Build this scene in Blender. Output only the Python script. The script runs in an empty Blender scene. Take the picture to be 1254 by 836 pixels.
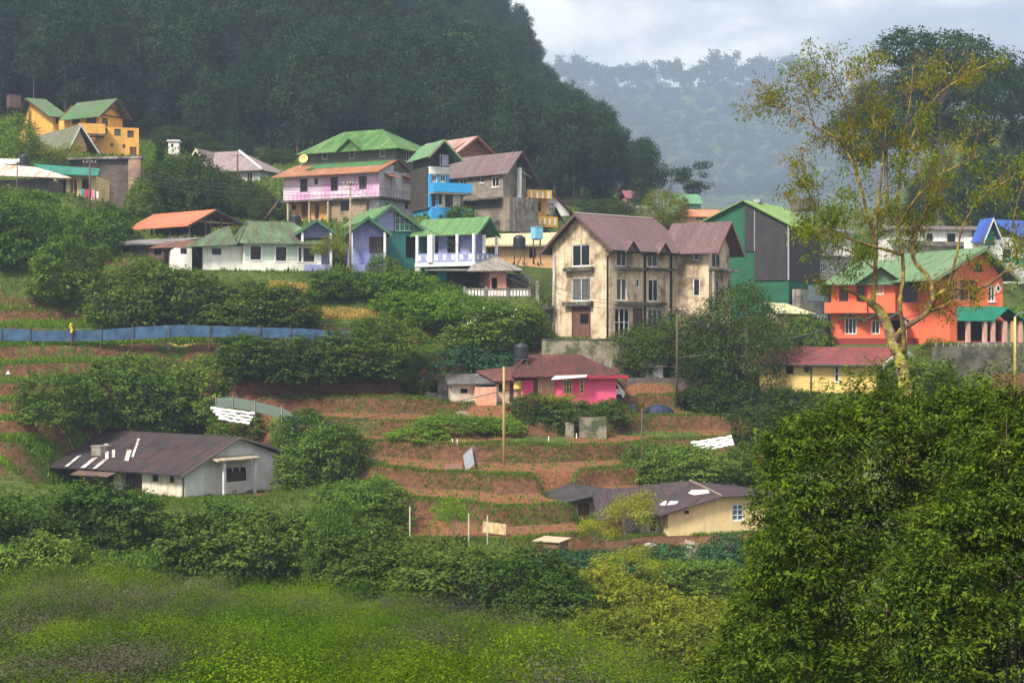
import bpy, math, random
import numpy as np
from mathutils import Vector, Matrix, noise

random.seed(7)
C = bpy.context.scene.collection
SC = bpy.context.scene
FPX, CX, CY = 2000.0, 627.0, 418.0        # focal length and centre, in pixels of the 1254 px wide photograph
PI = math.pi


def at(px, py, D):
    return Vector(((px - CX) * D / FPX, D, (CY - py) * D / FPX))


# ------------------------------------------------------------------ materials
def new_mat(name):
    m = bpy.data.materials.new(name)
    m.use_nodes = True
    nt = m.node_tree
    b = nt.nodes['Principled BSDF']
    return m, nt, b


def nd(nt, kind, **kw):
    n = nt.nodes.new(kind)
    for k, v in kw.items():
        if k.startswith('i_'):
            n.inputs[k[2:].replace('_', ' ')].default_value = v
        else:
            setattr(n, k, v)
    return n


def ramp(nt, src, stops):
    r = nt.nodes.new('ShaderNodeValToRGB')
    e = r.color_ramp.elements
    while len(e) < len(stops):
        e.new(0.5)
    for x, (p, c) in zip(e, stops):
        x.position = p
        x.color = (c[0], c[1], c[2], 1) if not isinstance(c, (int, float)) else (c, c, c, 1)
    nt.links.new(src, r.inputs['Fac'])
    return r.outputs['Color']


def mixc(nt, fac, a, b, mode='MIX'):
    m = nt.nodes.new('ShaderNodeMix')
    m.data_type = 'RGBA'
    m.blend_type = mode
    for s, v in ((m.inputs[0], fac), (m.inputs[6], a), (m.inputs[7], b)):
        if isinstance(v, bpy.types.NodeSocket):
            nt.links.new(v, s)
        elif isinstance(v, (int, float)):
            s.default_value = v
        else:
            s.default_value = (v[0], v[1], v[2], 1)
    return m.outputs[2]


def math_n(nt, op, a, b=0.0):
    m = nt.nodes.new('ShaderNodeMath')
    m.operation = op
    for s, v in ((m.inputs[0], a), (m.inputs[1], b)):
        if isinstance(v, bpy.types.NodeSocket):
            nt.links.new(v, s)
        else:
            s.default_value = v
    return m.outputs[0]


def noise_n(nt, vec, scale, detail=4, rough=0.55, sc=(1, 1, 1)):
    mp = nd(nt, 'ShaderNodeMapping')
    mp.inputs['Scale'].default_value = sc
    nt.links.new(vec, mp.inputs['Vector'])
    n = nd(nt, 'ShaderNodeTexNoise')
    n.inputs['Scale'].default_value = scale
    n.inputs['Detail'].default_value = detail
    n.inputs['Roughness'].default_value = rough
    nt.links.new(mp.outputs[0], n.inputs['Vector'])
    return n.outputs['Fac']


def paint(name, col, stain=(0.12, 0.09, 0.06), amount=0.5, scale=0.45, streak=0.5, rough=0.85, bump=0.15, patch=None):
    """weathered wall paint or plaster: faded patches, blotches and rain streaks"""
    m, nt, b = new_mat(name)
    tc = nd(nt, 'ShaderNodeTexCoord').outputs['Object']
    c = mixc(nt, ramp(nt, noise_n(nt, tc, 0.8, 5), [(0.3, 0.0), (0.7, 1.0)]), [x * 0.78 for x in col], [min(x * 1.1, 0.85) for x in col])
    blot = ramp(nt, noise_n(nt, tc, scale, 8, 0.68), [(0.46, 0.0), (0.60, min(1, amount * 1.25))])
    c = mixc(nt, blot, c, stain)
    if streak:
        st = ramp(nt, noise_n(nt, tc, 1.0, 4, 0.6, (2.6, 2.6, 0.22)), [(0.5, 0.0), (0.68, streak)])
        c = mixc(nt, st, c, stain)
    c = mixc(nt, ramp(nt, noise_n(nt, tc, 3.2, 5, 0.75), [(0.5, 0.0), (0.66, amount * 0.6)]), c, stain)
    if patch:
        pf = ramp(nt, noise_n(nt, tc, 0.25, 6, 0.6), [(0.55, 0.0), (0.6, 1.0)])
        c = mixc(nt, pf, c, patch)
    nt.links.new(c, b.inputs['Base Color'])
    b.inputs['Roughness'].default_value = rough
    b.inputs['Specular IOR Level'].default_value = 0.25
    if bump:
        bn = nd(nt, 'ShaderNodeBump')
        bn.inputs['Strength'].default_value = bump
        bn.inputs['Distance'].default_value = 0.05
        nt.links.new(noise_n(nt, tc, 4.0, 6), bn.inputs['Height'])
        nt.links.new(bn.outputs[0], b.inputs['Normal'])
    return m


def roofing(name, col, worn, amount=0.5, rib=0.32, rough=0.55, lap=2.2, streaks=0.6, third=None, ribs=0.5, edge=0.5):
    """corrugated sheet roofing: ribs down the slope, sheets of slightly different tone, wear in streaks"""
    m, nt, b = new_mat(name)
    uv = nd(nt, 'ShaderNodeUVMap').outputs['UV']
    wv = nd(nt, 'ShaderNodeTexWave', wave_type='BANDS', bands_direction='X', wave_profile='SIN')
    wv.inputs['Scale'].default_value = 0.314 / rib
    nt.links.new(uv, wv.inputs['Vector'])
    # sheets
    br = nd(nt, 'ShaderNodeTexBrick')
    br.inputs['Scale'].default_value = 1.0
    br.inputs['Brick Width'].default_value = 0.9
    br.inputs['Row Height'].default_value = lap
    br.inputs['Mortar Size'].default_value = 0.012
    br.offset = 0.0
    br.inputs['Color1'].default_value = (0.75, 0.75, 0.75, 1)
    br.inputs['Color2'].default_value = (1.15, 1.15, 1.15, 1)
    br.inputs['Mortar'].default_value = (0.6, 0.6, 0.6, 1)
    nt.links.new(uv, br.inputs['Vector'])
    c = mixc(nt, 0.7, col, br.outputs['Color'], 'MULTIPLY')
    w1 = noise_n(nt, uv, 0.9, 6, 0.65, (1.6, 0.25 if streaks else 1.0, 1))
    c = mixc(nt, ramp(nt, w1, [(edge - 0.06, 0.0), (edge + 0.14, amount)]), c, worn)
    if third:
        c = mixc(nt, ramp(nt, noise_n(nt, uv, 0.35, 6, 0.7), [(0.52, 0.0), (0.64, 0.8)]), c, third)
    c = mixc(nt, ramp(nt, noise_n(nt, uv, 2.5, 5, 0.7), [(0.36, 0.55), (0.58, 0.0)]), c, [x * 0.4 for x in col])
    nt.links.new(c, b.inputs['Base Color'])
    b.inputs['Roughness'].default_value = max(rough, .7)
    b.inputs['Specular IOR Level'].default_value = 0.12
    bn = nd(nt, 'ShaderNodeBump')
    bn.inputs['Strength'].default_value = ribs
    bn.inputs['Distance'].default_value = 0.06
    nt.links.new(wv.outputs['Fac'], bn.inputs['Height'])
    nt.links.new(bn.outputs[0], b.inputs['Normal'])
    return m


def plain(name, col, rough=0.7, metal=0.0, var=0.25, scale=3.0, spec=0.3):
    m, nt, b = new_mat(name)
    tc = nd(nt, 'ShaderNodeTexCoord').outputs['Object']
    c = mixc(nt, noise_n(nt, tc, scale, 4), [x * (1 - var) for x in col], [min(1, x * (1 + var)) for x in col])
    nt.links.new(c, b.inputs['Base Color'])
    b.inputs['Roughness'].default_value = rough
    b.inputs['Metallic'].default_value = metal
    b.inputs['Specular IOR Level'].default_value = spec
    return m


def planks(name, col, dark=0.5, width=0.22, axis='Z', rough=0.85):
    """boards: narrow bands with their own tone and dark joints"""
    m, nt, b = new_mat(name)
    tc = nd(nt, 'ShaderNodeTexCoord').outputs['Object']
    n1 = noise_n(nt, tc, 1.0, 3, 0.5, (3.5, 3.5, 0.15) if axis == 'Z' else (0.2, 0.2, 5))
    c = mixc(nt, ramp(nt, n1, [(0.3, 0.0), (0.7, 1.0)]), [x * dark for x in col], [x * 1.25 for x in col])
    c = mixc(nt, ramp(nt, noise_n(nt, tc, 0.7, 5), [(0.5, 0), (0.7, 0.5)]), c, (0.05, 0.04, 0.035))
    nt.links.new(c, b.inputs['Base Color'])
    b.inputs['Roughness'].default_value = rough
    return m


def masonry(name, c1, c2, mortar, bw=0.4, rh=0.2):
    m, nt, b = new_mat(name)
    tc = nd(nt, 'ShaderNodeTexCoord').outputs['Object']
    # run the courses round vertical walls: use (x+y, z)
    sep = nd(nt, 'ShaderNodeSeparateXYZ')
    nt.links.new(tc, sep.inputs[0])
    s = math_n(nt, 'ADD', sep.outputs['X'], math_n(nt, 'MULTIPLY', sep.outputs['Y'], 0.8))
    cmb = nd(nt, 'ShaderNodeCombineXYZ')
    nt.links.new(s, cmb.inputs['X'])
    nt.links.new(sep.outputs['Z'], cmb.inputs['Y'])
    br = nd(nt, 'ShaderNodeTexBrick')
    br.inputs['Scale'].default_value = 1.0
    br.inputs['Brick Width'].default_value = bw
    br.inputs['Row Height'].default_value = rh
    br.inputs['Mortar Size'].default_value = 0.012
    br.inputs['Color1'].default_value = (*c1, 1)
    br.inputs['Color2'].default_value = (*c2, 1)
    br.inputs['Mortar'].default_value = (*mortar, 1)
    nt.links.new(cmb.outputs[0], br.inputs['Vector'])
    c = mixc(nt, ramp(nt, noise_n(nt, tc, 0.5, 7, 0.7), [(0.42, 0.0), (0.6, 0.8)]), br.outputs['Color'], [x * 0.35 for x in c1])
    c = mixc(nt, ramp(nt, noise_n(nt, tc, 1.0, 4, 0.6, (2.2, 2.2, 0.2)), [(0.52, 0.0), (0.8, 0.6)]), c, [x * 0.3 for x in c1])
    nt.links.new(c, b.inputs['Base Color'])
    b.inputs['Roughness'].default_value = 0.9
    return m


def foliage(name, c1, c2, trans=0.3, gloss=0.007, var=0.35):
    """leaves: the per-leaf tint attribute and a per-plant random blend the two leaf colours"""
    m = bpy.data.materials.new(name)
    m.use_nodes = True
    nt = m.node_tree
    for n in list(nt.nodes):
        nt.nodes.remove(n)
    out = nd(nt, 'ShaderNodeOutputMaterial')
    at_ = nd(nt, 'ShaderNodeAttribute', attribute_name='tint')
    oi = nd(nt, 'ShaderNodeObjectInfo')
    sep = nd(nt, 'ShaderNodeSeparateColor')
    nt.links.new(at_.outputs['Color'], sep.inputs[0])
    f = math_n(nt, 'ADD', math_n(nt, 'MULTIPLY', sep.outputs[0], 0.75), math_n(nt, 'MULTIPLY', oi.outputs['Random'], var))
    c = mixc(nt, f, c1, c2)
    v = math_n(nt, 'ADD', 0.55, math_n(nt, 'MULTIPLY', sep.outputs[1], 0.9))
    hs = nd(nt, 'ShaderNodeHueSaturation')
    nt.links.new(c, hs.inputs['Color'])
    nt.links.new(v, hs.inputs['Value'])
    d = nd(nt, 'ShaderNodeBsdfDiffuse')
    t = nd(nt, 'ShaderNodeBsdfTranslucent')
    g = nd(nt, 'ShaderNodeBsdfGlossy')
    g.inputs['Roughness'].default_value = 0.45
    g.inputs['Color'].default_value = (0.7, 0.8, 0.6, 1)
    nt.links.new(hs.outputs[0], d.inputs['Color'])
    nt.links.new(hs.outputs[0], t.inputs['Color'])
    m1 = nd(nt, 'ShaderNodeMixShader')
    m1.inputs[0].default_value = trans
    nt.links.new(d.outputs[0], m1.inputs[1])
    nt.links.new(t.outputs[0], m1.inputs[2])
    m2 = nd(nt, 'ShaderNodeMixShader')
    m2.inputs[0].default_value = gloss
    nt.links.new(m1.outputs[0], m2.inputs[1])
    nt.links.new(g.outputs[0], m2.inputs[2])
    nt.links.new(m2.outputs[0], out.inputs['Surface'])
    return m


# ------------------------------------------------------------------ objects
def tag(o, label=None, cat=None, group=None, kind=None):
    if label: o['label'] = label
    if cat: o['category'] = cat
    if group: o['group'] = group
    if kind: o['kind'] = kind
    return o


class Thing:
    """an Empty at the base of a thing; its parts are written relative to it"""
    def __init__(self, name, label, cat, loc, group=None):
        self.root = bpy.data.objects.new(name, None)
        self.root.empty_display_size = 0.3
        C.objects.link(self.root)
        self.loc = Vector(loc)
        self.root.location = self.loc
        tag(self.root, label, cat, group)

    def mb(self):
        return MB(self.loc)

    def part(self, mb, name, mat, parent=None, smooth=False):
        return mb.build(name, mat, parent or self.root, smooth)


class MB:
    """collects polygons in world space, links them as ONE mesh relative to a base point"""
    def __init__(self, base=(0, 0, 0)):
        self.base = Vector(base)
        self.v, self.f, self.uv = [], [], []

    def poly(self, pts, uvs=None):
        i = len(self.v)
        self.v += [Vector(p) for p in pts]
        self.f.append(list(range(i, i + len(pts))))
        if uvs is None:
            uvs = planar_uv(pts)
        self.uv += uvs

    def hexa(self, p):
        """box from 8 points: bottom 0-3, top 4-7"""
        for q in ((3, 2, 1, 0), (4, 5, 6, 7), (0, 1, 5, 4), (1, 2, 6, 5), (2, 3, 7, 6), (3, 0, 4, 7)):
            self.poly([p[k] for k in q])

    def slab(self, pts, t=0.07):
        """a roof plane with thickness t below it"""
        pts = [Vector(p) for p in pts]
        n = newell(pts)
        if n.z < 0:
            pts.reverse()
        low = [p - Vector((0, 0, t)) for p in pts]
        uv = planar_uv(pts)
        self.poly(pts, uv)
        self.poly(low[::-1], uv[::-1])
        for k in range(len(pts)):
            j = (k + 1) % len(pts)
            self.poly([pts[j], pts[k], low[k], low[j]])

    def tube(self, pts, rad, n=6, cap=True):
        pts = [Vector(p) for p in pts]
        if isinstance(rad, (int, float)):
            rad = [rad] * len(pts)
        rings = []
        ref = None
        for k, p in enumerate(pts):
            d = (pts[min(k + 1, len(pts) - 1)] - pts[max(k - 1, 0)])
            d = d.normalized() if d.length > 1e-9 else Vector((0, 0, 1))
            if ref is None:
                ref = d.orthogonal().normalized()
            a = (ref - d * ref.dot(d))
            a = a.normalized() if a.length > 1e-6 else d.orthogonal().normalized()
            ref = a
            b = d.cross(a)
            i0 = len(self.v)
            for q in range(n):
                an = 2 * PI * q / n
                self.v.append(p + (a * math.cos(an) + b * math.sin(an)) * rad[k])
            rings.append(i0)
        for k in range(len(pts) - 1):
            for q in range(n):
                r = (q + 1) % n
                self.f.append([rings[k] + q, rings[k] + r, rings[k + 1] + r, rings[k + 1] + q])
                self.uv += [(q, k), (q + 1, k), (q + 1, k + 1), (q, k + 1)]
        if cap:
            self.f.append([rings[0] + q for q in range(n)][::-1]); self.uv += [(0, 0)] * n
            self.f.append([rings[-1] + q for q in range(n)]); self.uv += [(0, 0)] * n

    def lathe(self, c, prof, n=20):
        """solid of revolution: prof = [(r, z), ...] bottom to top"""
        c = Vector(c)
        self.tube([c + Vector((0, 0, z)) for r, z in prof], [max(r, 0.001) for r, z in prof], n)

    def build(self, name, mat, parent=None, smooth=False):
        me = bpy.data.meshes.new(name)
        me.from_pydata([tuple(p - self.base) for p in self.v], [], self.f)
        uvl = me.uv_layers.new(name='UVMap')
        uvl.data.foreach_set('uv', np.array(self.uv, dtype=np.float32).ravel())
        me.materials.append(mat)
        if smooth:
            me.polygons.foreach_set('use_smooth', [True] * len(me.polygons))
        me.update()
        o = bpy.data.objects.new(name, me)
        C.objects.link(o)
        if parent:
            o.parent = parent
        else:
            o.location = self.base
        return o


def newell(p):
    n = Vector((0, 0, 0))
    for k in range(len(p)):
        a, b = p[k], p[(k + 1) % len(p)]
        n += Vector(((a.y - b.y) * (a.z + b.z), (a.z - b.z) * (a.x + b.x), (a.x - b.x) * (a.y + b.y)))
    return n.normalized() if n.length else Vector((0, 0, 1))


def planar_uv(pts):
    pts = [Vector(p) for p in pts]
    n = newell(pts)
    ax = Vector((0, 0, 1)).cross(n)
    ax = ax.normalized() if ax.length > 1e-3 else Vector((1, 0, 0))
    ay = n.cross(ax)
    return [(p.dot(ax), p.dot(ay)) for p in pts]


class Fr:
    """the ground frame of a house: origin at its nearest corner; u runs right and back, v left and back, h up"""
    def __init__(self, px, py, D, ang):
        self.o = at(px, py, D)
        a = math.radians(ang)
        self.U = Vector((math.cos(a), math.sin(a), 0))
        self.V = Vector((-math.sin(a), math.cos(a), 0))

    def P(self, u, v, h):
        return self.o + self.U * u + self.V * v + Vector((0, 0, h))

    def su(self, px, v=0.0):
        k = (px - CX) / FPX
        o = self.o + self.V * v
        return (k * o.y - o.x) / (self.U.x - k * self.U.y)

    def sv(self, px, u=0.0):
        k = (px - CX) / FPX
        o = self.o + self.U * u
        return (k * o.y - o.x) / (self.V.x - k * self.V.y)

    def hy(self, py, u=0.0, v=0.0):
        p = self.P(u, v, 0)
        return (CY - py) * p.y / FPX - self.o.z

    def rect(self, face, x0, y0, x1, y1, off=0.0):
        if face == 'R':
            a, b = self.su(x0, off), self.su(x1, off)
            m = ((a + b) / 2, off)
        else:
            a, b = self.sv(x0, off), self.sv(x1, off)
            m = (off, (a + b) / 2)
        if a > b: a, b = b, a
        return a, b, self.hy(y1, *m), self.hy(y0, *m)

    def face(self, face, off=0.0):
        if face == 'R':
            return (lambda s, h, d=0.0: self.P(s, off + d, h))
        return (lambda s, h, d=0.0: self.P(off + d, s, h))

    def box(self, mb, u0, u1, v0, v1, h0, h1):
        P = self.P
        mb.hexa([P(u0, v0, h0), P(u1, v0, h0), P(u1, v1, h0), P(u0, v1, h0), P(u0, v0, h1), P(u1, v0, h1), P(u1, v1, h1), P(u0, v1, h1)])


def bar(mb, Q, s0, s1, h0, h1, d0, d1):
    mb.hexa([Q(s0, h0, d0), Q(s1, h0, d0), Q(s1, h0, d1), Q(s0, h0, d1), Q(s0, h1, d0), Q(s1, h1, d0), Q(s1, h1, d1), Q(s0, h1, d1)])


def facade(mb, Q, s0, s1, h0, h1, holes, top=None, depth=0.2):
    """a wall plane with openings and their reveals; top = gable outline above h1"""
    hs = []
    for a, b, c, d in holes:
        a, b, c, d = max(a, s0 + .02), min(b, s1 - .02), max(c, h0 + .01), min(d, h1 - .02)
        if b - a > .05 and d - c > .05:
            hs.append((a, b, c, d))
    S = sorted({s0, s1, *[x for q in hs for x in q[:2]]})
    H = sorted({h0, h1, *[x for q in hs for x in q[2:]]})
    for i in range(len(S) - 1):
        for j in range(len(H) - 1):
            sm, hm = (S[i] + S[i + 1]) / 2, (H[j] + H[j + 1]) / 2
            if any(a < sm < b and c < hm < d for a, b, c, d in hs):
                continue
            mb.poly([Q(S[i], H[j]), Q(S[i + 1], H[j]), Q(S[i + 1], H[j + 1]), Q(S[i], H[j + 1])])
    for a, b, c, d in hs:
        mb.poly([Q(a, c), Q(a, d), Q(a, d, depth), Q(a, c, depth)])
        mb.poly([Q(b, c), Q(b, d), Q(b, d, depth), Q(b, c, depth)])
        mb.poly([Q(a, c), Q(b, c), Q(b, c, depth), Q(a, c, depth)])
        mb.poly([Q(a, d), Q(b, d), Q(b, d, depth), Q(a, d, depth)])
    if top:
        mb.poly([Q(s0, h1), Q(s1, h1)] + [Q(s, h) for s, h in sorted(top, key=lambda t: -t[0])])


def window(T, Q, hole, nv=1, nh=0, frame=None, glass=None, fw=0.09, d=0.06, name='window', parent=None, sill=None):
    a, b, c, e = hole
    f = T.mb()
    bar(f, Q, a, a + fw, c, e, d, d + .09)
    bar(f, Q, b - fw, b, c, e, d, d + .09)
    bar(f, Q, a + fw, b - fw, c, c + fw, d, d + .088)
    bar(f, Q, a + fw, b - fw, e - fw, e, d, d + .088)
    mw = fw * 0.7
    for k in range(nv):
        s = a + (b - a) * (k + 1) / (nv + 1)
        bar(f, Q, s - mw / 2, s + mw / 2, c + fw, e - fw, d + .004, d + .08)
    for k in range(nh):
        h = c + (e - c) * (k + 1) / (nh + 1)
        bar(f, Q, a + fw, b - fw, h - mw / 2, h + mw / 2, d + .01, d + .07)
    if sill:
        bar(f, Q, a - .08, b + .08, c - .1, c - .002, -.1, d)
    w = T.part(f, name, frame, parent)
    g = T.mb()
    bar(g, Q, a + .01, b - .01, c + .01, e - .01, d + .095, d + .115)
    if glass is M['glass'] and random.random() < .3: glass = M['curtained']
    T.part(g, 'pane', glass, w)
    return w


def door(T, Q, hole, frame, leaf, parent=None, fw=0.08, d=0.05, name='door'):
    a, b, c, e = hole
    f = T.mb()
    bar(f, Q, a + fw, b - fw, c, e - fw, d + .05, d + .1)
    bar(f, Q, a + fw + .08, b - fw - .08, c + .12, c + (e - c) * .42, d + .03, d + .05)
    bar(f, Q, a + fw + .08, b - fw - .08, c + (e - c) * .5, e - fw - .1, d + .03, d + .05)
    w = T.part(f, name, leaf, parent)
    g = T.mb()
    bar(g, Q, a, a + fw, c, e, d, d + .11)
    bar(g, Q, b - fw, b, c, e, d, d + .11)
    bar(g, Q, a + fw, b - fw, e - fw, e, d, d + .108)
    T.part(g, 'frame', frame, w)
    return w


def fill(T, Q, hole, spec):
    nv, nh, fr, kind = spec
    if kind == 'w':
        window(T, Q, hole, nv, nh, fr, M['glass'])
    elif kind == 'W':
        window(T, Q, hole, nv, nh, fr, M['glass'], sill=True)
    elif kind == 'd':
        door(T, Q, hole, fr, M['door'])
    else:                               # opening closed by a near-black sheet, its colour standing for room shade
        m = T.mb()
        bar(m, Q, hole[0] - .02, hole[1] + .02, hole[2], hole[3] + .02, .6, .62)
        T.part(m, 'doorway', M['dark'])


PADS = []


def pad(F, u0, u1, v0, v1, dz=-0.06, margin=2.0, h=0.0):
    PADS.append((F, u0, u1, v0, v1, h + dz, margin))


def block(T, F, u, v, h, mat, R=(), L=(), topR=None, topL=None, name='wall', parent=None, depth=0.2, flat=None):
    """four walls of a house; R = openings of the right-hand front, L = of the left-hand front, in pixels of the photograph"""
    mb = T.mb()
    QR, QL = F.face('R', v[0]), F.face('L', u[0])
    hr = [F.rect('R', *w[:4], off=v[0]) for w in R]
    hl = [F.rect('L', *w[:4], off=u[0]) for w in L]
    def cl(q, s):
        return (max(q[0], s[0] + .02), min(q[1], s[1] - .02), max(q[2], h[0] + .01), min(q[3], h[1] - .02))
    hr = [cl(q, u) for q in hr]
    hl = [cl(q, v) for q in hl]
    facade(mb, QR, u[0], u[1], h[0], h[1], hr, topR, depth)
    facade(mb, QL, v[0], v[1], h[0], h[1], hl, topL, depth)
    facade(mb, F.face('R', v[1]), u[0], u[1], h[0], h[1], [], topR)
    facade(mb, F.face('L', u[1]), v[0], v[1], h[0], h[1], [], topL)
    if flat:
        mb.poly([F.P(u[0], v[0], h[1]), F.P(u[1], v[0], h[1]), F.P(u[1], v[1], h[1]), F.P(u[0], v[1], h[1])])
    w = T.part(mb, name, mat, parent)
    for q, s in zip(hr, R):
        if q[1] - q[0] > .05 and q[3] - q[2] > .05: fill(T, QR, q, s[4:])
    for q, s in zip(hl, L):
        if q[1] - q[0] > .05 and q[3] - q[2] > .05: fill(T, QL, q, s[4:])
    return w


def gable(mb, F, axis, lo, mid, hi, hlo, hmid, hhi, t0, t1, t=0.08):
    """two roof planes: ridge along the axis at cross position mid, eaves at lo and hi"""
    P = (lambda s, c, h: F.P(s, c, h)) if axis == 'u' else (lambda s, c, h: F.P(c, s, h))
    mb.slab([P(t0, lo, hlo), P(t1, lo, hlo), P(t1, mid, hmid), P(t0, mid, hmid)], t)
    mb.slab([P(t0, hi, hhi), P(t1, hi, hhi), P(t1, mid, hmid), P(t0, mid, hmid)], t)


def barge(mb, F, axis, lo, mid, hi, hlo, hmid, hhi, tt, w=0.22, th=0.05):
    """barge boards along a gable edge at run position tt"""
    P = (lambda s, c, h: F.P(s, c, h)) if axis == 'u' else (lambda s, c, h: F.P(c, s, h))
    for c0, h0, c1, h1 in ((lo, hlo, mid, hmid), (hi, hhi, mid, hmid)):
        mb.hexa([P(tt - th, c0, h0 - w), P(tt - .003, c0, h0 - w), P(tt - .003, c1, h1 - w), P(tt - th, c1, h1 - w),
                 P(tt - th, c0, h0 + .02), P(tt - .003, c0, h0 + .02), P(tt - .003, c1, h1 + .02), P(tt - th, c1, h1 + .02)])


def hip(mb, F, u0, u1, v0, v1, he, hr, r0, r1, axis='u', mid=None, t=0.08):
    """hipped roof; ridge along the axis from r0 to r1"""
    P = F.P
    if axis == 'u':
        m = (v0 + v1) / 2 if mid is None else mid
        A, B = P(r0, m, hr), P(r1, m, hr)
        a, b, c, d = P(u0, v0, he), P(u1, v0, he), P(u1, v1, he), P(u0, v1, he)
        for q in ([a, b, B, A], [b, c, B], [c, d, A, B], [d, a, A]):
            mb.slab(q, t)
    else:
        m = (u0 + u1) / 2 if mid is None else mid
        A, B = P(m, r0, hr), P(m, r1, hr)
        a, b, c, d = P(u0, v0, he), P(u1, v0, he), P(u1, v1, he), P(u0, v1, he)
        for q in ([a, b, A], [b, c, B, A], [c, d, B], [d, a, A, B]):
            mb.slab(q, t)


# ------------------------------------------------------------------ the palette
M = {}
M['glass'] = plain('window_glass', (0.008, 0.010, 0.012), 0.15, 0, 0.3, 1.0, 0.3)
M['curtained'] = planks('curtained_glass', (.10, .105, .10), .35)
M['dark'] = plain('room_shade', (0.012, 0.011, 0.011), 0.95)  # near-black colour painted for the shade inside openings
M['white'] = paint('white_frame', (0.72, 0.72, 0.70), amount=0.15, streak=0.15)
M['brown'] = plain('brown_frame', (0.07, 0.035, 0.022), 0.6)
M['darkframe'] = plain('dark_frame', (0.03, 0.03, 0.032), 0.6)
M['door'] = planks('door_wood', (0.13, 0.055, 0.035))
M['wood'] = planks('old_wood', (0.11, 0.075, 0.05))
M['palewood'] = planks('pale_post_wood', (0.36, 0.3, 0.2))
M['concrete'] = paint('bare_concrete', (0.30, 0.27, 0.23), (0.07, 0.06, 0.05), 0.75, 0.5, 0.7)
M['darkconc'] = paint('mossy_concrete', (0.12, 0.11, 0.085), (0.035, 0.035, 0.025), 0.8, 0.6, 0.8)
M['footing'] = paint('mossy_footing', (.27, .24, .17), (.06, .07, .035), .85, .7, .8)
M['palepost'] = paint('pale_concrete_post', (.5, .48, .42), (.2, .18, .13), .6)
M['metal'] = plain('galvanised_metal', (0.33, 0.34, 0.36), 0.45, 0.5)
M['black'] = plain('black_plastic', (0.018, 0.019, 0.022), 0.4)
M['pipe'] = plain('dark_pipe', (0.06, 0.05, 0.05), 0.5)
M['cream'] = paint('cream_paint', (0.62, 0.50, 0.24), (0.24, 0.17, 0.08), 0.3, 0.5, 0.35)
M['whitewall'] = paint('white_paint', (0.72, 0.71, 0.66), (0.30, 0.27, 0.21), 0.35, 0.5, 0.35)
# ================================================================== houses
def ledge(T, F, face, x0, x1, y0, y1, dep, mat, off=0.0, name='ledge'):
    a, b, c, d = F.rect(face, x0, y0, x1, y1, off)
    m = T.mb()
    bar(m, F.face(face, off), a, b, c, d, -dep, -.003)
    return T.part(m, name, mat)


def pipe(T, pts, r, mat, name='drainpipe'):
    m = T.mb()
    m.tube(pts, r, 8)
    return T.part(m, name, mat, smooth=True)


def post(T, F, u, v, h0, h1, r, mat, name='post'):
    m = T.mb()
    F.box(m, u - r, u + r, v - r, v + r, h0, h1)
    return T.part(m, name, mat)


def railing(T, Q, s0, s1, h0, h1, d, mat, gap=0.25, th=0.03, name='railing'):
    m = T.mb()
    bar(m, Q, s0, s1, h1 - th * 2, h1, d - th, d + th)
    bar(m, Q, s0, s1, h0, h0 + th * 2, d - th, d + th)
    n = max(2, int((s1 - s0) / gap))
    for k in range(n + 1):
        s = s0 + (s1 - s0) * k / n
        s = min(max(s, s0 + th), s1 - th)
        bar(m, Q, s - th * .7, s + th * .7, h0 + th * 2, h1 - th * 2, d - th * .7, d + th * .7)
    return T.part(m, name, mat)


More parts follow.
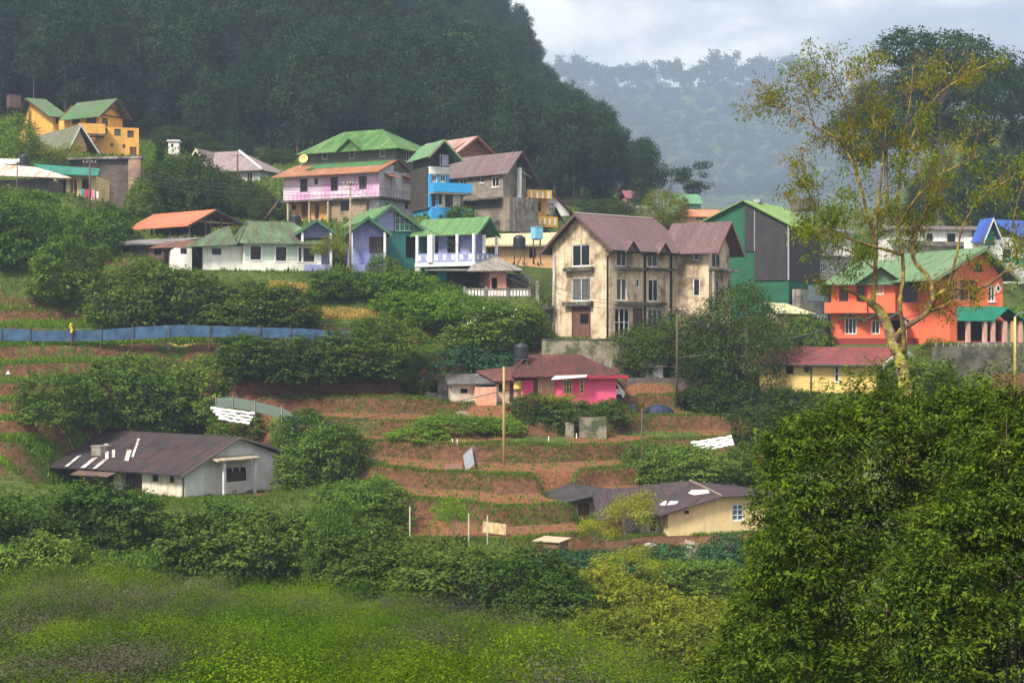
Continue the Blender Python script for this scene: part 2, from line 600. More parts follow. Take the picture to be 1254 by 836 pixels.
# ---- beige three-storey house
def beige_house():
    wall = paint('stained_beige_plaster', (0.60, 0.48, 0.325), (0.13, 0.085, 0.05), 0.7, 0.42, 0.6, patch=(0.56, 0.46, 0.33))
    rf = roofing('maroon_ribbed_roof', (0.125, 0.078, 0.08), (0.155, 0.10, 0.092), 0.5, 0.42, 0.5, 6.0, ribs=0.8)
    trim = plain('maroon_barge', (0.09, 0.05, 0.045), 0.6)
    F = Fr(746, 414, 158, 42)
    T = Thing('beige_house', 'three-storey stained beige house with a maroon ribbed roof and white windows', 'house', F.o, 'houses on the hillside')
    L, W = F.sv(676.5), F.su(826)
    he = F.hy(297)
    vm = L / 2
    ha = F.hy(263, 0, vm)
    wf = M['white']
    block(T, F, (0, W), (0, L), (-1.2, he), wall,
          L=[(700, 299, 722, 326, 1, 0, wf, 'w'), (699.5, 340.5, 723, 368.5, 1, 0, wf, 'w')],
          R=[(755, 306, 767.5, 326, 1, 0, wf, 'w'), (755, 340.5, 768, 368, 1, 0, wf, 'w'), (779.3, 341, 783.5, 352, 0, 0, wf, 'w'),
             (793, 310, 806, 327, 1, 0, wf, 'w'), (794, 342, 806.5, 369, 1, 0, wf, 'w'), (753, 377, 771, 412, 2, 1, wf, 'w'),
             (775, 377, 787, 412, 0, 0, M['brown'], 'd'), (793.5, 378, 811, 400, 2, 1, wf, 'w')],
          topL=[(vm, ha)])
    # front door on the gable side
    Q = F.face('L')
    a, b, c, d = F.rect('L', 702, 376, 722, 413)
    m = T.mb()
    bar(m, Q, a, b, c, d, -.02, .05)
    dr = T.part(m, 'door', M['door'])
    m = T.mb()
    a1, b1, c1, d1 = F.rect('L', 711, 384, 721, 396)
    bar(m, Q, a1, b1, c1, d1, -.05, -.022)
    T.part(m, 'pane', M['glass'], dr)
    m = T.mb()
    bar(m, Q, a - .14, a, c, d, -.07, .05); bar(m, Q, b, b + .14, c, d, -.07, .05); bar(m, Q, a, b, d - .14, d, -.068, -.02)
    T.part(m, 'frame', M['brown'], dr)
    # roof
    sl = (ha - he) / vm
    ov, g = 1.15, 0.75
    m = T.mb()
    gable(m, F, 'u', -ov, vm, L + ov, he - sl * ov + .12, ha + .12, he - sl * ov + .12, -g, W + 1.5, .1)
    rp = T.part(m, 'roof', rf)
    m = T.mb()
    barge(m, F, 'u', -ov, vm, L + ov, he - sl * ov + .12, ha + .12, he - sl * ov + .12, -g, .3, .06)
    T.part(m, 'bargeboard', trim, rp)
    m = T.mb()
    m.tube([F.P(-g, vm, ha + .14), F.P(W + 1, vm, ha + .14)], .1, 8)
    T.part(m, 'ridge_cap', plain('ridge_cap', (0.3, 0.24, 0.22)), rp)
    m = T.mb()
    m.tube([F.P(-g, -ov - .05, he - sl * ov + .03), F.P(W, -ov - .05, he - sl * ov + .03)], .09, 8)
    T.part(m, 'gutter', M['pipe'], rp)
    # two gablets over the upper windows
    for px in (773, 812):
        u = F.su(px, -ov)
        m = T.mb()
        hb = he - sl * ov + .1
        gable(m, F, 'v', u - 1.0, u, u + 1.0, hb - .15, hb + .95, hb - .15, -ov - .35, 1.0, .08)
        q = [F.P(u - .75, -ov - .1, hb - .1), F.P(u + .75, -ov - .1, hb - .1), F.P(u, -ov - .1, hb + .72)]
        m.poly(q)
        T.part(m, 'gablet', rf, rp)
    for (x0, x1, y0, y1, fc) in ((694, 728, 327.5, 332, 'L'), (693, 727, 369.5, 374.5, 'L'), (753, 786, 327.5, 331, 'R'), (753, 787, 369.5, 373.5, 'R'), (791, 822, 328.5, 331.5, 'R'), (791, 812, 370.5, 374, 'R')):
        ledge(T, F, fc, x0, x1, y0, y1, .55, M['darkconc'])
    for x, y0, y1 in ((678.5, 309, 414), ):
        v = F.sv(x, -.12)
        pipe(T, [F.P(.9, L + .35, F.hy(309)), F.P(-.12, v, F.hy(311, -.12, v)), F.P(-.12, v, -.8)], .09, M['metal'])
    pipe(T, [F.P(-.2, -.9, F.hy(311)), F.P(-.12, .12, F.hy(313)), F.P(-.12, .12, -.8)], .09, M['pipe'])
    for x in (790, 822):
        u = F.su(x, -.12)
        pipe(T, [F.P(u, -ov, F.hy(309, u)), F.P(u, -.12, F.hy(313, u)), F.P(u, -.12, -.8)], .12, M['pipe'])
    # the wing, turned the other way
    p = F.P(F.su(825), 0, 0)
    G = Fr(868, 414, p.y - 1.6, 62)
    L2, W2 = G.sv(823), G.su(893)
    he2, um = G.hy(301), W2 / 2
    ha2 = G.hy(273, um, 0)
    dz = F.o.z - G.o.z
    block(T, G, (0, W2), (0, L2 + .6), (-1.5, he2), wall,
          L=[(848.5, 307, 856, 319, 0, 0, wf, 'w'), (848.5, 341, 857, 362.5, 0, 0, wf, 'w')],
          R=[(872, 302, 883, 328, 1, 0, wf, 'w'), (872.5, 342, 881.5, 369, 1, 0, wf, 'w')], topR=[(um, ha2)], name='wing_wall')
    s2 = (ha2 - he2) / um
    m = T.mb()
    ov2 = 1.0
    gable(m, G, 'v', -ov2, um, W2 + ov2, he2 - s2 * ov2 + .12, ha2 + .12, he2 - s2 * ov2 + .12, -1.3, L2 + 1.2, .1)
    rp = T.part(m, 'wing_roof', rf)
    m = T.mb()
    barge(m, G, 'v', -ov2, um, W2 + ov2, he2 - s2 * ov2 + .12, ha2 + .12, he2 - s2 * ov2 + .12, -1.3, .28, .06)
    T.part(m, 'bargeboard', plain('rust_barge', (0.2, 0.07, 0.045)), rp)
    ledge(T, G, 'R', 869, 894, 329.5, 332.5, 1.0, M['concrete'])
    for x in (874, 884, 893.5):
        u = G.su(x, -.9)
        post(T, G, u, -.9, -1.5, G.hy(332.5, u, -.9), .12, M['concrete'])
    pad(F, -1, W, -1, L + 1)
    pad(G, 0, W2, 0, L2)


# ---- white cottage with mossy green roof
def white_cottage():
    wall = paint('limewash_wall', (0.75, 0.74, 0.68), (0.38, 0.35, 0.28), 0.3, 0.5, 0.3)
    pale = paint('pale_green_panel', (0.42, 0.55, 0.44), (0.6, 0.6, 0.55), 0.4)
    rf = roofing('mossy_green_roof', (0.085, 0.15, 0.07), (0.07, 0.055, 0.042), 0.95, 0.3, 0.75, 1.6, third=(0.17, 0.25, 0.14), edge=.45)
    F = Fr(299, 333, 172, 17)
    T = Thing('white_cottage', 'long white cottage with a patchy moss-green hipped roof and dark barred windows', 'house', F.o, 'houses on the hillside')
    W, L = F.su(393.5), F.sv(280)
    he = F.hy(298)
    df = M['darkframe']
    block(T, F, (0, W), (0, L), (-.8, he), wall,
          R=[(307, 301.5, 319.5, 318, 3, 2, df, 'w'), (338, 302.5, 350.5, 319.5, 3, 2, df, 'w'), (366, 303.5, 385, 320.5, 5, 2, df, 'w')])
    Q = F.face('R')
    for x0, x1, y0, y1, n in ((305.3, 321.2, 299.8, 319.7, 'w'), (336.4, 352.2, 300.9, 321, 'w'), (364.3, 386.7, 302, 322, 'w')):
        a, b, c, d = F.rect('R', x0, y0, x1, y1)
        m = T.mb()
        bar(m, Q, a, a + .13, c, d, -.04, -.002); bar(m, Q, b - .13, b, c, d, -.04, -.002)
        bar(m, Q, a + .13, b - .13, c, c + .13, -.04, -.002); bar(m, Q, a + .13, b - .13, d - .13, d, -.04, -.002)
        T.part(m, 'window_surround', M['white'])
    for x0, x1 in ((299.8, 304.8), (321.8, 335.8), (352.8, 363.8), (387.3, 393)):
        a, b, c, d = F.rect('R', x0, 299.5, x1, 318)
        m = T.mb(); bar(m, Q, a, b, c, d, -.025, -.002); T.part(m, 'painted_panel', pale)
    um0, um1 = 1.2, F.su(358, L / 2)
    hr = F.hy(270.5, um0, L / 2)
    m = T.mb()
    hip(m, F, -.7, W + .7, -.7, L + .7, he + .02, hr, um0, um1, 'u')
    # left wing roof, one slope lower
    r = T.part(m, 'roof', rf)
    Wl = F.su(228, .5)
    block(T, F, (F.su(249, 1.2), -.0), (1.2, L), (-.8, he - .2), wall, R=[(259.5, 304, 271, 312, 2, 1, df, 'w')], name='wing_wall')
    block(T, F, (F.su(214, 1.6), F.su(235, 1.6)), (1.6, L), (-.8, he - .5), wall, R=[(221, 303, 229, 311, 1, 0, df, 'w')], name='wing_wall')
    u0, u1 = F.su(235, 2.4), F.su(249, 2.4)
    m = T.mb(); F.box(m, u0, u1, 2.4, 2.5, -.8, he - .2); T.part(m, 'doorway', M['dark'])  # near-black sheet, painting the shade within the doorway
    m = T.mb()
    m.slab([F.P(F.su(226, 0), 0.3, he - .45), F.P(-.72, .3, he - .1), F.P(-.72, L * .55, hr - .5), F.P(F.su(262, L * .55), L * .55, hr - 1.2)], .08)
    T.part(m, 'wing_roof', rf)
    m = T.mb()
    m.tube([F.P(-.72, -.72, he + .05), F.P(um0, L / 2, hr + .05)], .09, 6)
    T.part(m, 'hip_cap', M['darkconc'], r)
    pad(F, F.su(214), W, -2, L)


def brown_hut():
    w = planks('brown_board_wall', (0.12, 0.075, 0.055))
    F = Fr(215, 319, 178, 62)
    T = Thing('brown_hut', 'long low brown timber hut with a pale roof edge beside the white cottage', 'hut', F.o)
    L, W = F.sv(121), 4.0
    he = F.hy(299)
    block(T, F, (0, W), (0, L), (-.8, he), w, L=[(125, 303, 136, 318, 0, 0, M['brown'], 'o'), (150, 302, 157, 310, 0, 0, M['brown'], 'w'), (188, 303, 198, 313, 1, 0, M['brown'], 'w')])
    m = T.mb()
    m.slab([F.P(-.7, -.3, he + .1), F.P(-.7, L + .6, he + .05), F.P(W + .5, L + .6, he + 1.0), F.P(W + .5, -.3, he + 1.0)], .1)
    T.part(m, 'roof', roofing('grey_hut_roof', (0.2, 0.19, 0.18), (0.06, 0.05, 0.045), 0.9, 0.3))
    m = T.mb()
    a, b = F.sv(186, -1.5), F.sv(236, -1.5)
    m.slab([F.P(-2, a, he - .45), F.P(-2, b, he - .45), F.P(.2, b + 1, he + .35), F.P(.2, a - .5, he + .35)], .08)
    T.part(m, 'porch_roof', roofing('rusty_porch_roof', (0.16, 0.07, 0.045), (0.07, 0.045, 0.04), 0.8, 0.3))
    pad(F, 0, W, 0, L)


def red_shed():
    rf = roofing('salmon_red_roof', (0.50, 0.145, 0.075), (0.40, 0.13, 0.08), 0.5, 0.3, 0.5, 5)
    F = Fr(232, 291, 186, 50)
    T = Thing('open_shed', 'open-sided shed under a bright salmon-red sheet roof', 'shed', F.o)
    L, W = F.sv(163), F.su(290)
    he = F.hy(276.5, -.6, 0)
    um = W / 2
    hr = F.hy(256.5, um, 0)
    m = T.mb()
    gable(m, F, 'v', -.7, um, W + .7, he, hr, he + .6, -.6, L + .6, .09)
    T.part(m, 'roof', rf)
    m = T.mb()
    barge(m, F, 'v', -.7, um, W + .7, he, hr, he + .6, -.6, .25)
    T.part(m, 'bargeboard', M['pipe'])
    for u, v in [(0, 0), (0, L * .33), (0, L * .66), (0, L), (W, 0), (W * .33, 0), (W * .66, 0), (W, L)]:
        post(T, F, u, v, -1, he + (hr - he) * (1 - abs(u - um) / (um + .7)) - .1 if 0 < u < W else he + .1, .1, M['wood'])
    m = T.mb()
    F.box(m, W * .45, W * .5, .3, L, -1, he + 1.2)
    T.part(m, 'back_wall', M['darkconc'])
    m = T.mb()
    F.box(m, 0.2, W, .05, .12, he + .55, he + .7)
    T.part(m, 'tie_beam', M['palewood'])
    m = T.mb()
    F.box(m, .05, .12, 0.1, L, -1, .35)
    T.part(m, 'low_wall', M['darkconc'])
    pad(F, 0, W, 0, L)


def lilac_house():
    pink = paint('lilac_pink_paint', (0.58, 0.30, 0.52), (0.62, 0.52, 0.58), 0.75, 0.35, 0.6)
    white = paint('streaked_white_paint', (0.62, 0.60, 0.64), (0.33, 0.3, 0.3), 0.45, 0.5, 0.5)
    brick = masonry('brown_block_wall', (0.30, 0.22, 0.13), (0.36, 0.27, 0.17), (0.14, 0.11, 0.085), .55, .28)
    dkw = paint('dark_slate_boards', (0.075, 0.085, 0.08), (0.16, 0.15, 0.11), 0.3, 0.7, 0.5)
    org = paint('orange_door_paint', (0.6, 0.32, 0.1), (0.4, 0.2, 0.07), 0.4)
    rf = roofing('rusty_tile_roof', (0.30, 0.125, 0.065), (0.19, 0.12, 0.075), 0.85, 0.3, 0.8, 1.2, third=(0.36, 0.2, 0.12))
    grn = roofing('leaf_green_roof', (0.050, 0.135, 0.036), (0.17, 0.23, 0.09), 0.7, 0.3, 0.6, 1.8, third=(0.11, 0.17, 0.06))
    F = Fr(464, 241, 198, 62)
    T = Thing('lilac_house', 'lilac-pink house with a rusty lower roof and a green hipped top storey', 'house', F.o, 'houses on the hillside')
    L, W = F.sv(347), F.su(510)
    he = F.hy(211)
    br = M['brown']
    block(T, F, (0, W), (0, L), (0, he), pink,
          L=[(367.5, 219, 376.7, 235, 1, 0, br, 'w'), (385, 218, 389.4, 226, 0, 0, br, 'w'), (405, 217, 413.8, 234, 1, 0, br, 'w'), (439.7, 216, 449, 232, 1, 0, br, 'w')], name='wall')
    Q = F.face('R')
    m = T.mb()
    w1 = F.rect('R', 472, 216, 479.5, 230)
    w2 = F.rect('R', 494, 219, 506, 225)
    QR = F.face('R', -.06)
    facade(m, QR, -.03, W, 0, he + .6, [w1, w2], [(W * .6, he + 1.6)])
    m.poly([F.P(-.03, -.06, 0), F.P(-.03, 0, 0), F.P(-.03, 0, he), F.P(-.03, -.06, he)])
    T.part(m, 'side_wall', white)
    for w in (w1, w2): window(T, QR, w, 1, 0, br, M['glass'])
    hood = roofing('faded_red_hood', (0.42, 0.17, 0.12), (0.3, 0.15, 0.11), .5)
    for w in (w1, w2):
        m = T.mb()
        m.slab([QR(w[0] - .5, w[3] - .1, -1.1), QR(w[1] + .5, w[3] - .1, -1.1), QR(w[1] + .5, w[3] + .35, -.01), QR(w[0] - .5, w[3] + .35, -.01)], .06)
        T.part(m, 'window_hood', hood)
    # floor slab and lower storey
    m = T.mb(); F.box(m, -.6, W, -.6, L + .3, -.22, 0); T.part(m, 'floor_slab', M['darkconc'])
    lo = F.hy(270)
    v0, v1 = F.sv(449), F.sv(403)
    block(T, F, (0, W), (v0, v1), (lo, -.22), brick, L=[(417, 244, 428, 258.5, 1, 1, M['darkframe'], 'w')], name='lower_wall')
    block(T, F, (.8, W), (v1, F.sv(352)), (lo, -.22), org, L=[(357, 251, 362, 257, 0, 0, br, 'w'), (369, 249, 377, 268, 0, 0, br, 'd'), (385, 249, 391, 268, 0, 0, M['palewood'], 'd')], name='lower_wall')
    block(T, F, (.5, W), (.3, v0), (lo, -.22), white, R=[(472, 250, 479, 262, 1, 0, br, 'w'), (496, 248, 500, 256, 0, 0, br, 'w')], name='lower_wall')
    for px in (402, 379, 353):
        post(T, F, -.4, F.sv(px, -.4), lo, -.22, .12, M['palewood'])
    railing(T, F.face('L', -.5), .2, L, 0, 1.0, 0, M['pipe'], .6, .018)
    railing(T, F.face('R', -.5), -.5, W, 0, 1.0, 0, M['pipe'], .6, .018)
    # lower roof: lean-to up to the top storey
    hs = F.hy(197, 3.2, 0)
    m = T.mb()
    e = F.hy(210, -1.1, 0)
    m.slab([F.P(-1.2, -.7, e), F.P(-1.2, L + 1, e), F.P(W * .42, L + .6, hs + .2), F.P(W * .42, -.5, hs + .2)], .12)
    m.slab([F.P(W + .4, -.5, e - .2), F.P(W + .4, L + 1, e), F.P(W * .42, L + .6, hs + .2), F.P(W * .42, -.5, hs + .2)], .12)
    T.part(m, 'lower_roof', rf)
    m = T.mb()
    k = .55
    lerp = lambda a, b, t: a + (b - a) * t
    m.slab([F.P(lerp(-1.2, W * .42, k), .6, lerp(e, hs + .2, k) + .05), F.P(lerp(-1.2, W * .42, k), L * .83, lerp(e, hs + .2, k) + .05), F.P(W * .41, L * .83, hs + .24), F.P(W * .41, .6, hs + .24)], .04)
    T.part(m, 'roof_patch', roofing('dark_green_patch', (0.06, 0.16, 0.06), (0.1, 0.2, 0.08), .6))
    # top storey
    u0 = W * .38
    va, vb = F.sv(484, u0), F.sv(376, u0)
    ht = F.hy(180, u0, va)
    block(T, F, (u0, W + 4), (va, vb), (hs - 1.2, ht), dkw,
          L=[(394, 186.7, 400.5, 195.5, 0, 0, M['white'], 'w'), (427.6, 184, 433.7, 194.5, 0, 0, M['white'], 'w'), (464.5, 183, 471.5, 192, 0, 0, M['white'], 'w')],
          R=[(495, 185, 508, 198, 3, 0, M['white'], 'w')], name='upper_wall')
    m = T.mb()
    ov = 1.0
    he2 = F.hy(181.5, u0 - ov, va)
    r0, r1 = F.sv(468, W * .7 + 1), F.sv(421, W * .7 + 1)
    hr = F.hy(158.5, W * .7 + 1, r0)
    hip(m, F, u0 - ov, W + 5, va - ov, vb + ov, he2, hr, r0, r1, 'v', mid=W * .7 + 1)
    rp = T.part(m, 'upper_roof', grn)
    m = T.mb()
    vg = F.sv(428, u0 - ov)
    gable(m, F, 'u', vg - 2.1, vg, vg + 2.1, he2 - .1, he2 + 1.55, he2 - .1, u0 - ov - .25, u0 + 2.2, .1)
    m.poly([F.P(u0 - ov + .1, vg - 1.8, he2), F.P(u0 - ov + .1, vg + 1.8, he2), F.P(u0 - ov + .1, vg, he2 + 1.35)])
    T.part(m, 'gablet', grn, rp)
    # outside stair
    m = T.mb()
    vs = F.sv(350)
    for k in range(9):
        z = lo + (0 - lo) * (k + 1) / 9
        F.box(m, -1.2, -.2, vs + 2.6 - k * .28, vs + 2.9 - k * .28, z - .08, z)
    m.hexa([F.P(-1.3, vs + 3, lo - .1), F.P(-1.2, vs + 3, lo - .1), F.P(-1.2, vs + .3, -.3), F.P(-1.3, vs + .3, -.3), F.P(-1.3, vs + 3, lo + .2), F.P(-1.2, vs + 3, lo + .2), F.P(-1.2, vs + .3, 0.), F.P(-1.3, vs + .3, 0.)])
    T.part(m, 'staircase', M['wood'])
    pad(F, -1, W + 4, 0, L, h=lo)
    S = Thing('satellite_dish', 'yellowed satellite dish on the rusty lower roof of the lilac house', 'satellite dish', F.P(0, L * .83, hs - .6))
    c = at(372, 195, S.loc.y)
    m = S.mb()
    nrm = Vector((-.2, -.9, .35)).normalized(); ax = nrm.orthogonal().normalized(); ay = nrm.cross(ax)
    ring = lambda r, dd: [c + nrm * dd + (ax * math.cos(t) + ay * math.sin(t)) * r for t in [2 * PI * k / 16 for k in range(16)]]
    rs = [ring(.01, 0), ring(.35, .04), ring(.6, .16), ring(.57, .18), ring(.3, .08)]
    for A, B in zip(rs, rs[1:]):
        for k in range(16):
            m.poly([A[k], A[(k + 1) % 16], B[(k + 1) % 16], B[k]])
    S.part(m, 'reflector', plain('yellowed_dish', (0.55, 0.42, 0.14)), smooth=True)
    m = S.mb(); m.tube([S.loc, c - nrm * .05], .05, 6); m.tube([c, c + nrm * .5], .025, 5); S.part(m, 'mast', M['metal'])


def blue_narrow_house():
    blue = paint('bright_blue_paint', (0.035, 0.30, 0.62), (0.03, 0.2, 0.42), 0.4, 0.8, 0.35)
    grn = roofing('pale_green_roof', (0.12, 0.23, 0.12), (0.08, 0.17, 0.06), 0.7, 0.3, 0.55, 2, third=(0.2, 0.15, 0.1))
    lav = plain('lavender_curtain', (0.42, 0.38, 0.6))
    F = Fr(527, 264, 194, 24)
    T = Thing('blue_house', 'tall narrow house with bright blue balcony, white bands and green gable', 'house', F.o, 'houses on the hillside')
    W, L = F.su(563.5), F.sv(506)
    z = lambda y: F.hy(y, 1, 0)
    m = T.mb(); F.box(m, -.1, W + 1.3, -.6, L, z(266) - 2, z(254.5)); T.part(m, 'base_wall', blue)
    block(T, F, (0, W), (0, L * .6), (z(254.5), z(237)), M['whitewall'],
          R=[(529, 237.5, 533.5, 253, 0, 0, M['brown'], 'd'), (537, 238, 541.2, 250.5, 0, 0, M['brown'], 'w'), (545, 238.5, 554.7, 254.3, 1, 0, M['brown'], 'w')], name='wall')
    block(T, F, (0, F.su(550)), (0, L), (z(237), z(213.6)), M['whitewall'],
          R=[(528.7, 214.5, 535, 222.5, 1, 0, M['white'], 'w'), (539, 214.5, 545.8, 222.5, 1, 0, M['white'], 'w')], name='wall')
    Wu = F.su(550)
    m = T.mb(); Q = F.face('R')
    for x0, x1, y0, y1 in ((526.8, 528.5, 213.8, 254), (535.2, 538.8, 213.8, 224), (546, 550, 213.8, 224), (533.8, 536, 237.6, 254)):
        a, b, c, d = F.rect('R', x0, y0, x1, y1)
        bar(m, Q, a, b, c, d, -.05, -.002)
    T.part(m, 'blue_pilaster', blue)
    m = T.mb(); F.box(m, -.25, -.01, -.3, L * .3, z(254.5), z(213.6)); T.part(m, 'corner_pier', blue)
    # balcony
    m = T.mb()
    F.box(m, -.2, F.su(578, -1.3), -1.5, -.06, z(238.5), z(236.5))
    slab_ = T.part(m, 'balcony', M['concrete'])
    m = T.mb()
    x1 = F.su(578, -1.5)
    F.box(m, -.2, x1, -1.55, -1.43, z(236.5), z(225))
    F.box(m, -.2, -.08, -1.43, -.06, z(236.5), z(225)); F.box(m, x1 - .12, x1, -1.43, 1.5, z(236.5), z(225))
    T.part(m, 'parapet', blue, slab_)
    m = T.mb(); F.box(m, W, x1, -.05, 2.5, z(238.5), z(236.7)); T.part(m, 'balcony_floor', M['concrete'], slab_)
    post(T, F, x1 - .2, 1.2, z(266) - 1, z(238.5), .13, M['concrete'])
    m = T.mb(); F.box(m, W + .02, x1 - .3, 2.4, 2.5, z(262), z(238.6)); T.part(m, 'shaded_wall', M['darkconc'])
    # white band and glazed top storey
    m = T.mb(); F.box(m, -.15, Wu + .1, -.2, L, z(213.6), z(204.5)); T.part(m, 'white_band', M['whitewall'])
    he = z(188)
    vmid = Wu / 2
    ha = F.hy(175, vmid + .4, -.5)
    dk = planks('dark_timber_wall', (0.035, 0.028, 0.025))
    block(T, F, (0, Wu), (0, L), (z(204.5), he), dk,
          R=[(527.5, 189.5, 537.5, 203.5, 3, 1, M['darkframe'], 'w'), (538.8, 189.5, 549.5, 203, 0, 0, M['white'], 'w')], topR=[(vmid, ha - .2)], name='upper_wall')
    m = T.mb(); a, b, c, d = F.rect('R', 541, 190, 549, 202); bar(m, Q, a, b, c, d, -.03, -.004); T.part(m, 'curtain', lav)
    m = T.mb(); F.box(m, -.35, -.27, .1, L, z(256), z(204.5)); T.part(m, 'timber_side', dk)
    s = (ha - he) / vmid
    m = T.mb()
    gable(m, F, 'v', -.8, vmid, Wu + 1.2, he - s * .8 + .3, ha + .3, he - s * 1.1 + .3, -1.6, L + .3, .09)
    rp = T.part(m, 'roof', grn)
    m = T.mb(); barge(m, F, 'v', -.8, vmid, Wu + 1.2, he - s * .8 + .3, ha + .3, he - s * 1.1 + .3, -1.6, .3); T.part(m, 'bargeboard', plain('mossy_barge', (0.16, 0.2, 0.1)), rp)
    pad(F, -1, W, 0, L)


def striped_roof_house():
    rf = roofing('red_striped_roof', (0.36, 0.26, 0.23), (0.30, 0.075, 0.045), 0.95, 0.5, 0.6, 5, edge=.5)
    F = Fr(556, 215, 214, 40)
    T = Thing('striped_roof_house', 'house half hidden behind the blue one, its pale roof streaked rusty red', 'house', F.o, 'houses on the hillside')
    W, L = F.su(600), F.sv(500)
    he, um = F.hy(182), W / 2
    ha = F.hy(168.5, um, 0)
    brick = masonry('red_brick', (0.25, 0.11, 0.07), (0.3, 0.14, 0.09), (0.18, 0.14, 0.11))
    block(T, F, (0, W), (0, L), (-3, he), brick, R=[(570, 172, 577, 184, 1, 0, M['white'], 'w'), (581, 176, 590, 186, 1, 0, M['darkframe'], 'w')], topR=[(um, ha)])
    m = T.mb(); gable(m, F, 'v', -.8, um, W + .8, he - .9, ha + .1, he - .9, -1.2, L, .1); rp = T.part(m, 'roof', rf)
    m = T.mb(); barge(m, F, 'v', -.8, um, W + .8, he - .9, ha + .1, he - .9, -1.2, .3); T.part(m, 'bargeboard', plain('red_barge', (0.2, 0.07, 0.05)), rp)
    pad(F, 0, W, 0, L, dz=-2)


def grey_house():
    con = paint('raw_grey_render', (0.25, 0.21, 0.175), (0.10, 0.085, 0.07), 0.6, 0.5, 0.7)
    stone = masonry('rubble_wall', (0.28, 0.23, 0.17), (0.2, 0.16, 0.12), (0.13, 0.11, 0.09), .7, .4)
    rf = roofing('mauve_grey_roof', (0.15, 0.105, 0.107), (0.115, 0.082, 0.08), 0.6, 0.35, 0.5, 6)
    F = Fr(616, 242, 203, 47)
    T = Thing('grey_house', 'unpainted grey house with a mauve sheet roof and streaked block basement', 'house', F.o, 'houses on the hillside')
    L, W = F.sv(548), F.su(644)
    he, um = F.hy(208.5), W / 2
    ha = F.hy(187, um, 0)
    block(T, F, (0, W), (0, L), (0, he), con,
          L=[(562, 219.4, 571.4, 226, 1, 0, M['white'], 'w'), (588, 213, 593, 224, 0, 1, M['white'], 'W'), (602, 216.5, 611, 229, 1, 0, M['white'], 'W')], topR=[(um, ha)])
    m = T.mb(); Q = F.face('R'); bar(m, Q, .1, W * .66, F.hy(218.6), F.hy(217.4), -.05, -.003); T.part(m, 'string_course', M['concrete'])
    s = (ha - he) / um
    m = T.mb(); gable(m, F, 'v', -.5, um, W + 1.6, he - s * .5 + .1, ha + .1, he - s * 1.6 + .1, -1.3, L + 2, .1); rp = T.part(m, 'roof', rf)
    m = T.mb(); barge(m, F, 'v', -.5, um, W + 1.6, he - s * .5 + .1, ha + .1, he - s * 1.6 + .1, -1.3, .22); T.part(m, 'bargeboard', M['pipe'], rp)
    u = F.su(636, -.6)
    m = T.mb(); F.box(m, u - .3, u + .1, -.9, -.5, 0, F.hy(206, u)); T.part(m, 'white_pillar', M['white'])
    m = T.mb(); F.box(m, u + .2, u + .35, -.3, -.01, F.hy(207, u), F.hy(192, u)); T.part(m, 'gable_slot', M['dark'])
    m = T.mb(); m.tube([F.P(u, -.7, F.hy(209, u)), F.P(u + 3.2, -.4, F.hy(219, u))], .08, 6); T.part(m, 'brace', plain('pale_green_pipe', (0.3, 0.45, 0.36)))
    railing(T, F.face('R', -1.4), W * .7, W + 2.2, 0.05, 1.6, 0, M['darkframe'], .22)
    lo = F.hy(284)
    block(T, F, (-.4, W + .6), (-1.5, F.sv(587) + .5), (lo, 0), stone, R=[(634, 261, 638, 272, 0, 0, M['concrete'], 'w'), (616, 253, 618.5, 257, 0, 0, M['dark'], 'o')], name='basement_wall', flat=True)
    m = T.mb(); Q = F.face('R', -1.5)
    bar(m, Q, .3, W * .55, lo, -.12, -.06, -.003); bar(m, Q, W * .6, W * .98, lo + 1.6, -.05, -.05, -.003)
    T.part(m, 'render_coat', M['concrete'])
    m = T.mb(); F.box(m, -1.4, -.2, -.4, L, -.25, -.02); T.part(m, 'terrace_slab', M['darkconc'])
    ledge(T, F, 'L', 585, 612, 271, 284, .8, M['concrete'], -.4, 'buttress')
    pad(F, 0, W, -1, L, h=lo)


def yellow_tower():
    y = paint('ochre_yellow_paint', (0.62, 0.36, 0.07), (0.35, 0.2, 0.06), 0.4)
    F = Fr(654, 279, 212, 20)
    T = Thing('ochre_house', 'narrow ochre-yellow house with two stepped balconies', 'house', F.o, 'houses on the hillside')
    W, L = F.su(669), 5.0
    z = lambda yy: F.hy(yy)
    block(T, F, (0, W), (0, L), (-2, z(244)), y, R=[(658.5, 247, 662.5, 259, 0, 0, M['brown'], 'w')])
    for x0, x1, y0, y1, d in ((646, 676, 233.5, 244, 1.3), (656.5, 683, 266, 279, 1.5)):
        a, b = F.su(x0, -d), F.su(x1, -d)
        m = T.mb()
        F.box(m, a, b, -d, -d + .15, z(y1), z(y0)); F.box(m, b - .15, b, -d + .15, 2, z(y1), z(y0)); F.box(m, a, b - .15, -d + .15, 2, z(y1), z(y1) + .15)
        bl = T.part(m, 'balcony', y)
        m = T.mb()
        for k in range(4):
            s = a + (b - a) * (k + .6) / 4.3
            F.box(m, s, s + .22, -d - .03, -d - .002, z(y0) - 1.1, z(y0) - .25)
        T.part(m, 'cutout_motif', M['white'], bl)
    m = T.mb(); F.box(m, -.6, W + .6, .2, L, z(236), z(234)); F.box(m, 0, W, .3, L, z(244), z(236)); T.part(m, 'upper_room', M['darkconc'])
    pad(F, 0, W, 0, L)


